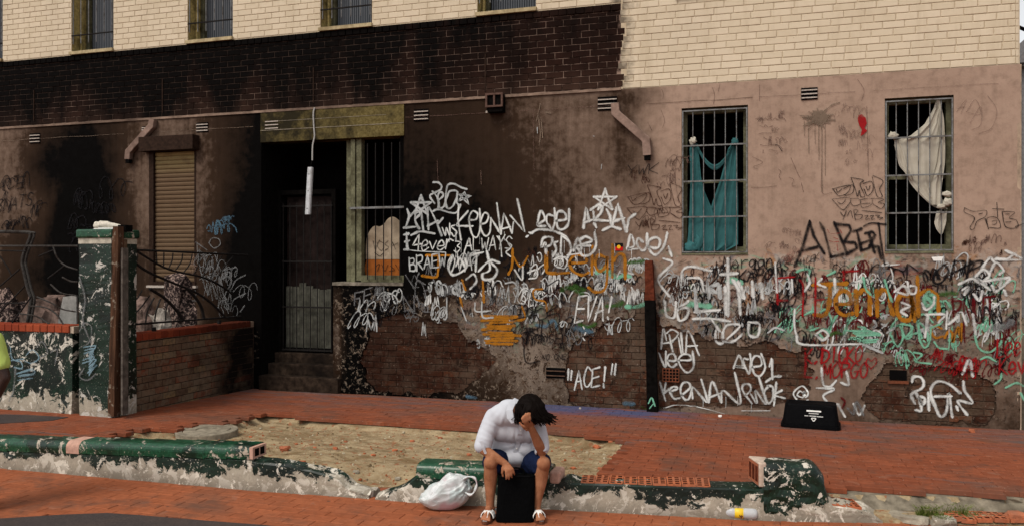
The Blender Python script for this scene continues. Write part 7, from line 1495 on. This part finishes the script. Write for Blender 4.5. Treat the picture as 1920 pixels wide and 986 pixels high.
def face(u, f): return o0+ux*u+uy*(.018+.030*((f-.048)/.202)-.0025)+up*f
tm = MB()
def dash(u0, u1, z0, z1): tm.quad(face(u0, z0), face(u1, z0), face(u1, z1), face(u0, z1))
uc = W_*.56
def dline(u0, u1, z0, z1, step, seed):
    rr = random.Random(seed); u = u0
    while u < u1: l_ = step*rr.uniform(.5, 1); dash(u, min(u+l_*.72, u1), z0+rr.uniform(0, .001), z1-rr.uniform(0, .002)); u += l_
dline(uc-.088, uc+.088, .216, .2205, .010, 1); dash(uc-.078, uc+.078, .190, .207); dline(uc-.052, uc+.052, .166, .176, .012, 2); dline(uc-.098, uc-.055, .138, .1475, .011, 3); dline(uc-.045, uc+.03, .138, .149, .012, 4); dline(uc+.035, uc+.1, .136, .147, .011, 5)
tm.build('lettering', M['print_white'], tub, fix=False)
rm = MB(); tri = [(uc-.027, .120), (uc+.027, .120), (uc, .083)]
for i in range(3):
    a, b = tri[i], tri[(i+1) % 3]; p_ = [face(*(a[0]+(b[0]-a[0])*f, a[1]+(b[1]-a[1])*f))-uy*.0015 for f in (.08, .72)]; rm.tube(p_, .0052, 6); e_ = face(a[0]+(b[0]-a[0])*.72, a[1]+(b[1]-a[1])*.72)-uy*.0015; g_ = face(a[0]+(b[0]-a[0])*1.0, a[1]+(b[1]-a[1])*1.0)-uy*.0015; rm.tube([e_, g_], [.009, .001], 6)
rm.build('recycling_symbol', M['print_white'], tub)
# pair of trainers on the pillar
def shoe(px, off, label):
    p = onwall(px, 424, FW+.05+off); p.z = ptop; e = thing('shoe', label, 'shoe', p); m_ = MB(); A = lambda x, y, z: p+rt*x+fw*y+up*z
    chain(m_, [(A(-.10, 0, .052), .036), (A(-.02, 0, .055), .038), (A(.06, 0, .042), .036), (A(.125, 0, .034), .027)]); capsule(m_, A(-.10, 0, .08), A(-.02, 0, .075), .028, .026); link('upper', melt(m_, .007, 2, 'upper'), M['shoe_white'], e, smooth=True)
    out = [A(.012+math.cos(a)*.145, math.sin(a)*(.040+.004*math.cos(a)), .001) for a in np.linspace(0, 2*math.pi, 20, endpoint=False)]; MB().prism(out, (0, 0, .022)).build('sole', M['print_white'], e)
    for k in range(4): q_ = A(.0+k*.022, 0, .088-.007*k); MB().tube([q_-fw*.02, q_-up*-.004, q_+fw*.02], .003, 5).build('lace', M['white_plastic'], e)
    out = [A(-.075+math.cos(a)*.03, math.sin(a)*.018, .1085) for a in np.linspace(0, 2*math.pi, 12, endpoint=False)]; MB().prism(out, (0, 0, .002)).build('opening_shade', M['soot_and_shade_black'], e)  # black disc paints the shade inside the shoe
shoe(196, 0.17, 'off-white trainer on the pillar, farther one of the pair'); shoe(205, 0.03, 'off-white trainer on the pillar, foremost of the pair')
# litter by the wall
for px, py, s_, lab, mt in ((1350, 781, .022, 'crumpled white paper ball at the foot of the wall right of the post', 'print_white'), (1088, 766, .016, 'tiny pale scrap at the foot of the wall left of the post', 'slat_pale'), (1822, 810, .03, 'small red brick bit at the foot of the wall near the corner', 'terracotta')):
    p = onpave(px, py); chunk('litter', lab, 'litter', (p.x, min(p.y, Y0-.06), pz(p.y)), (s_, s_*.8, s_*.7), M[mt], int(px), sub=2)
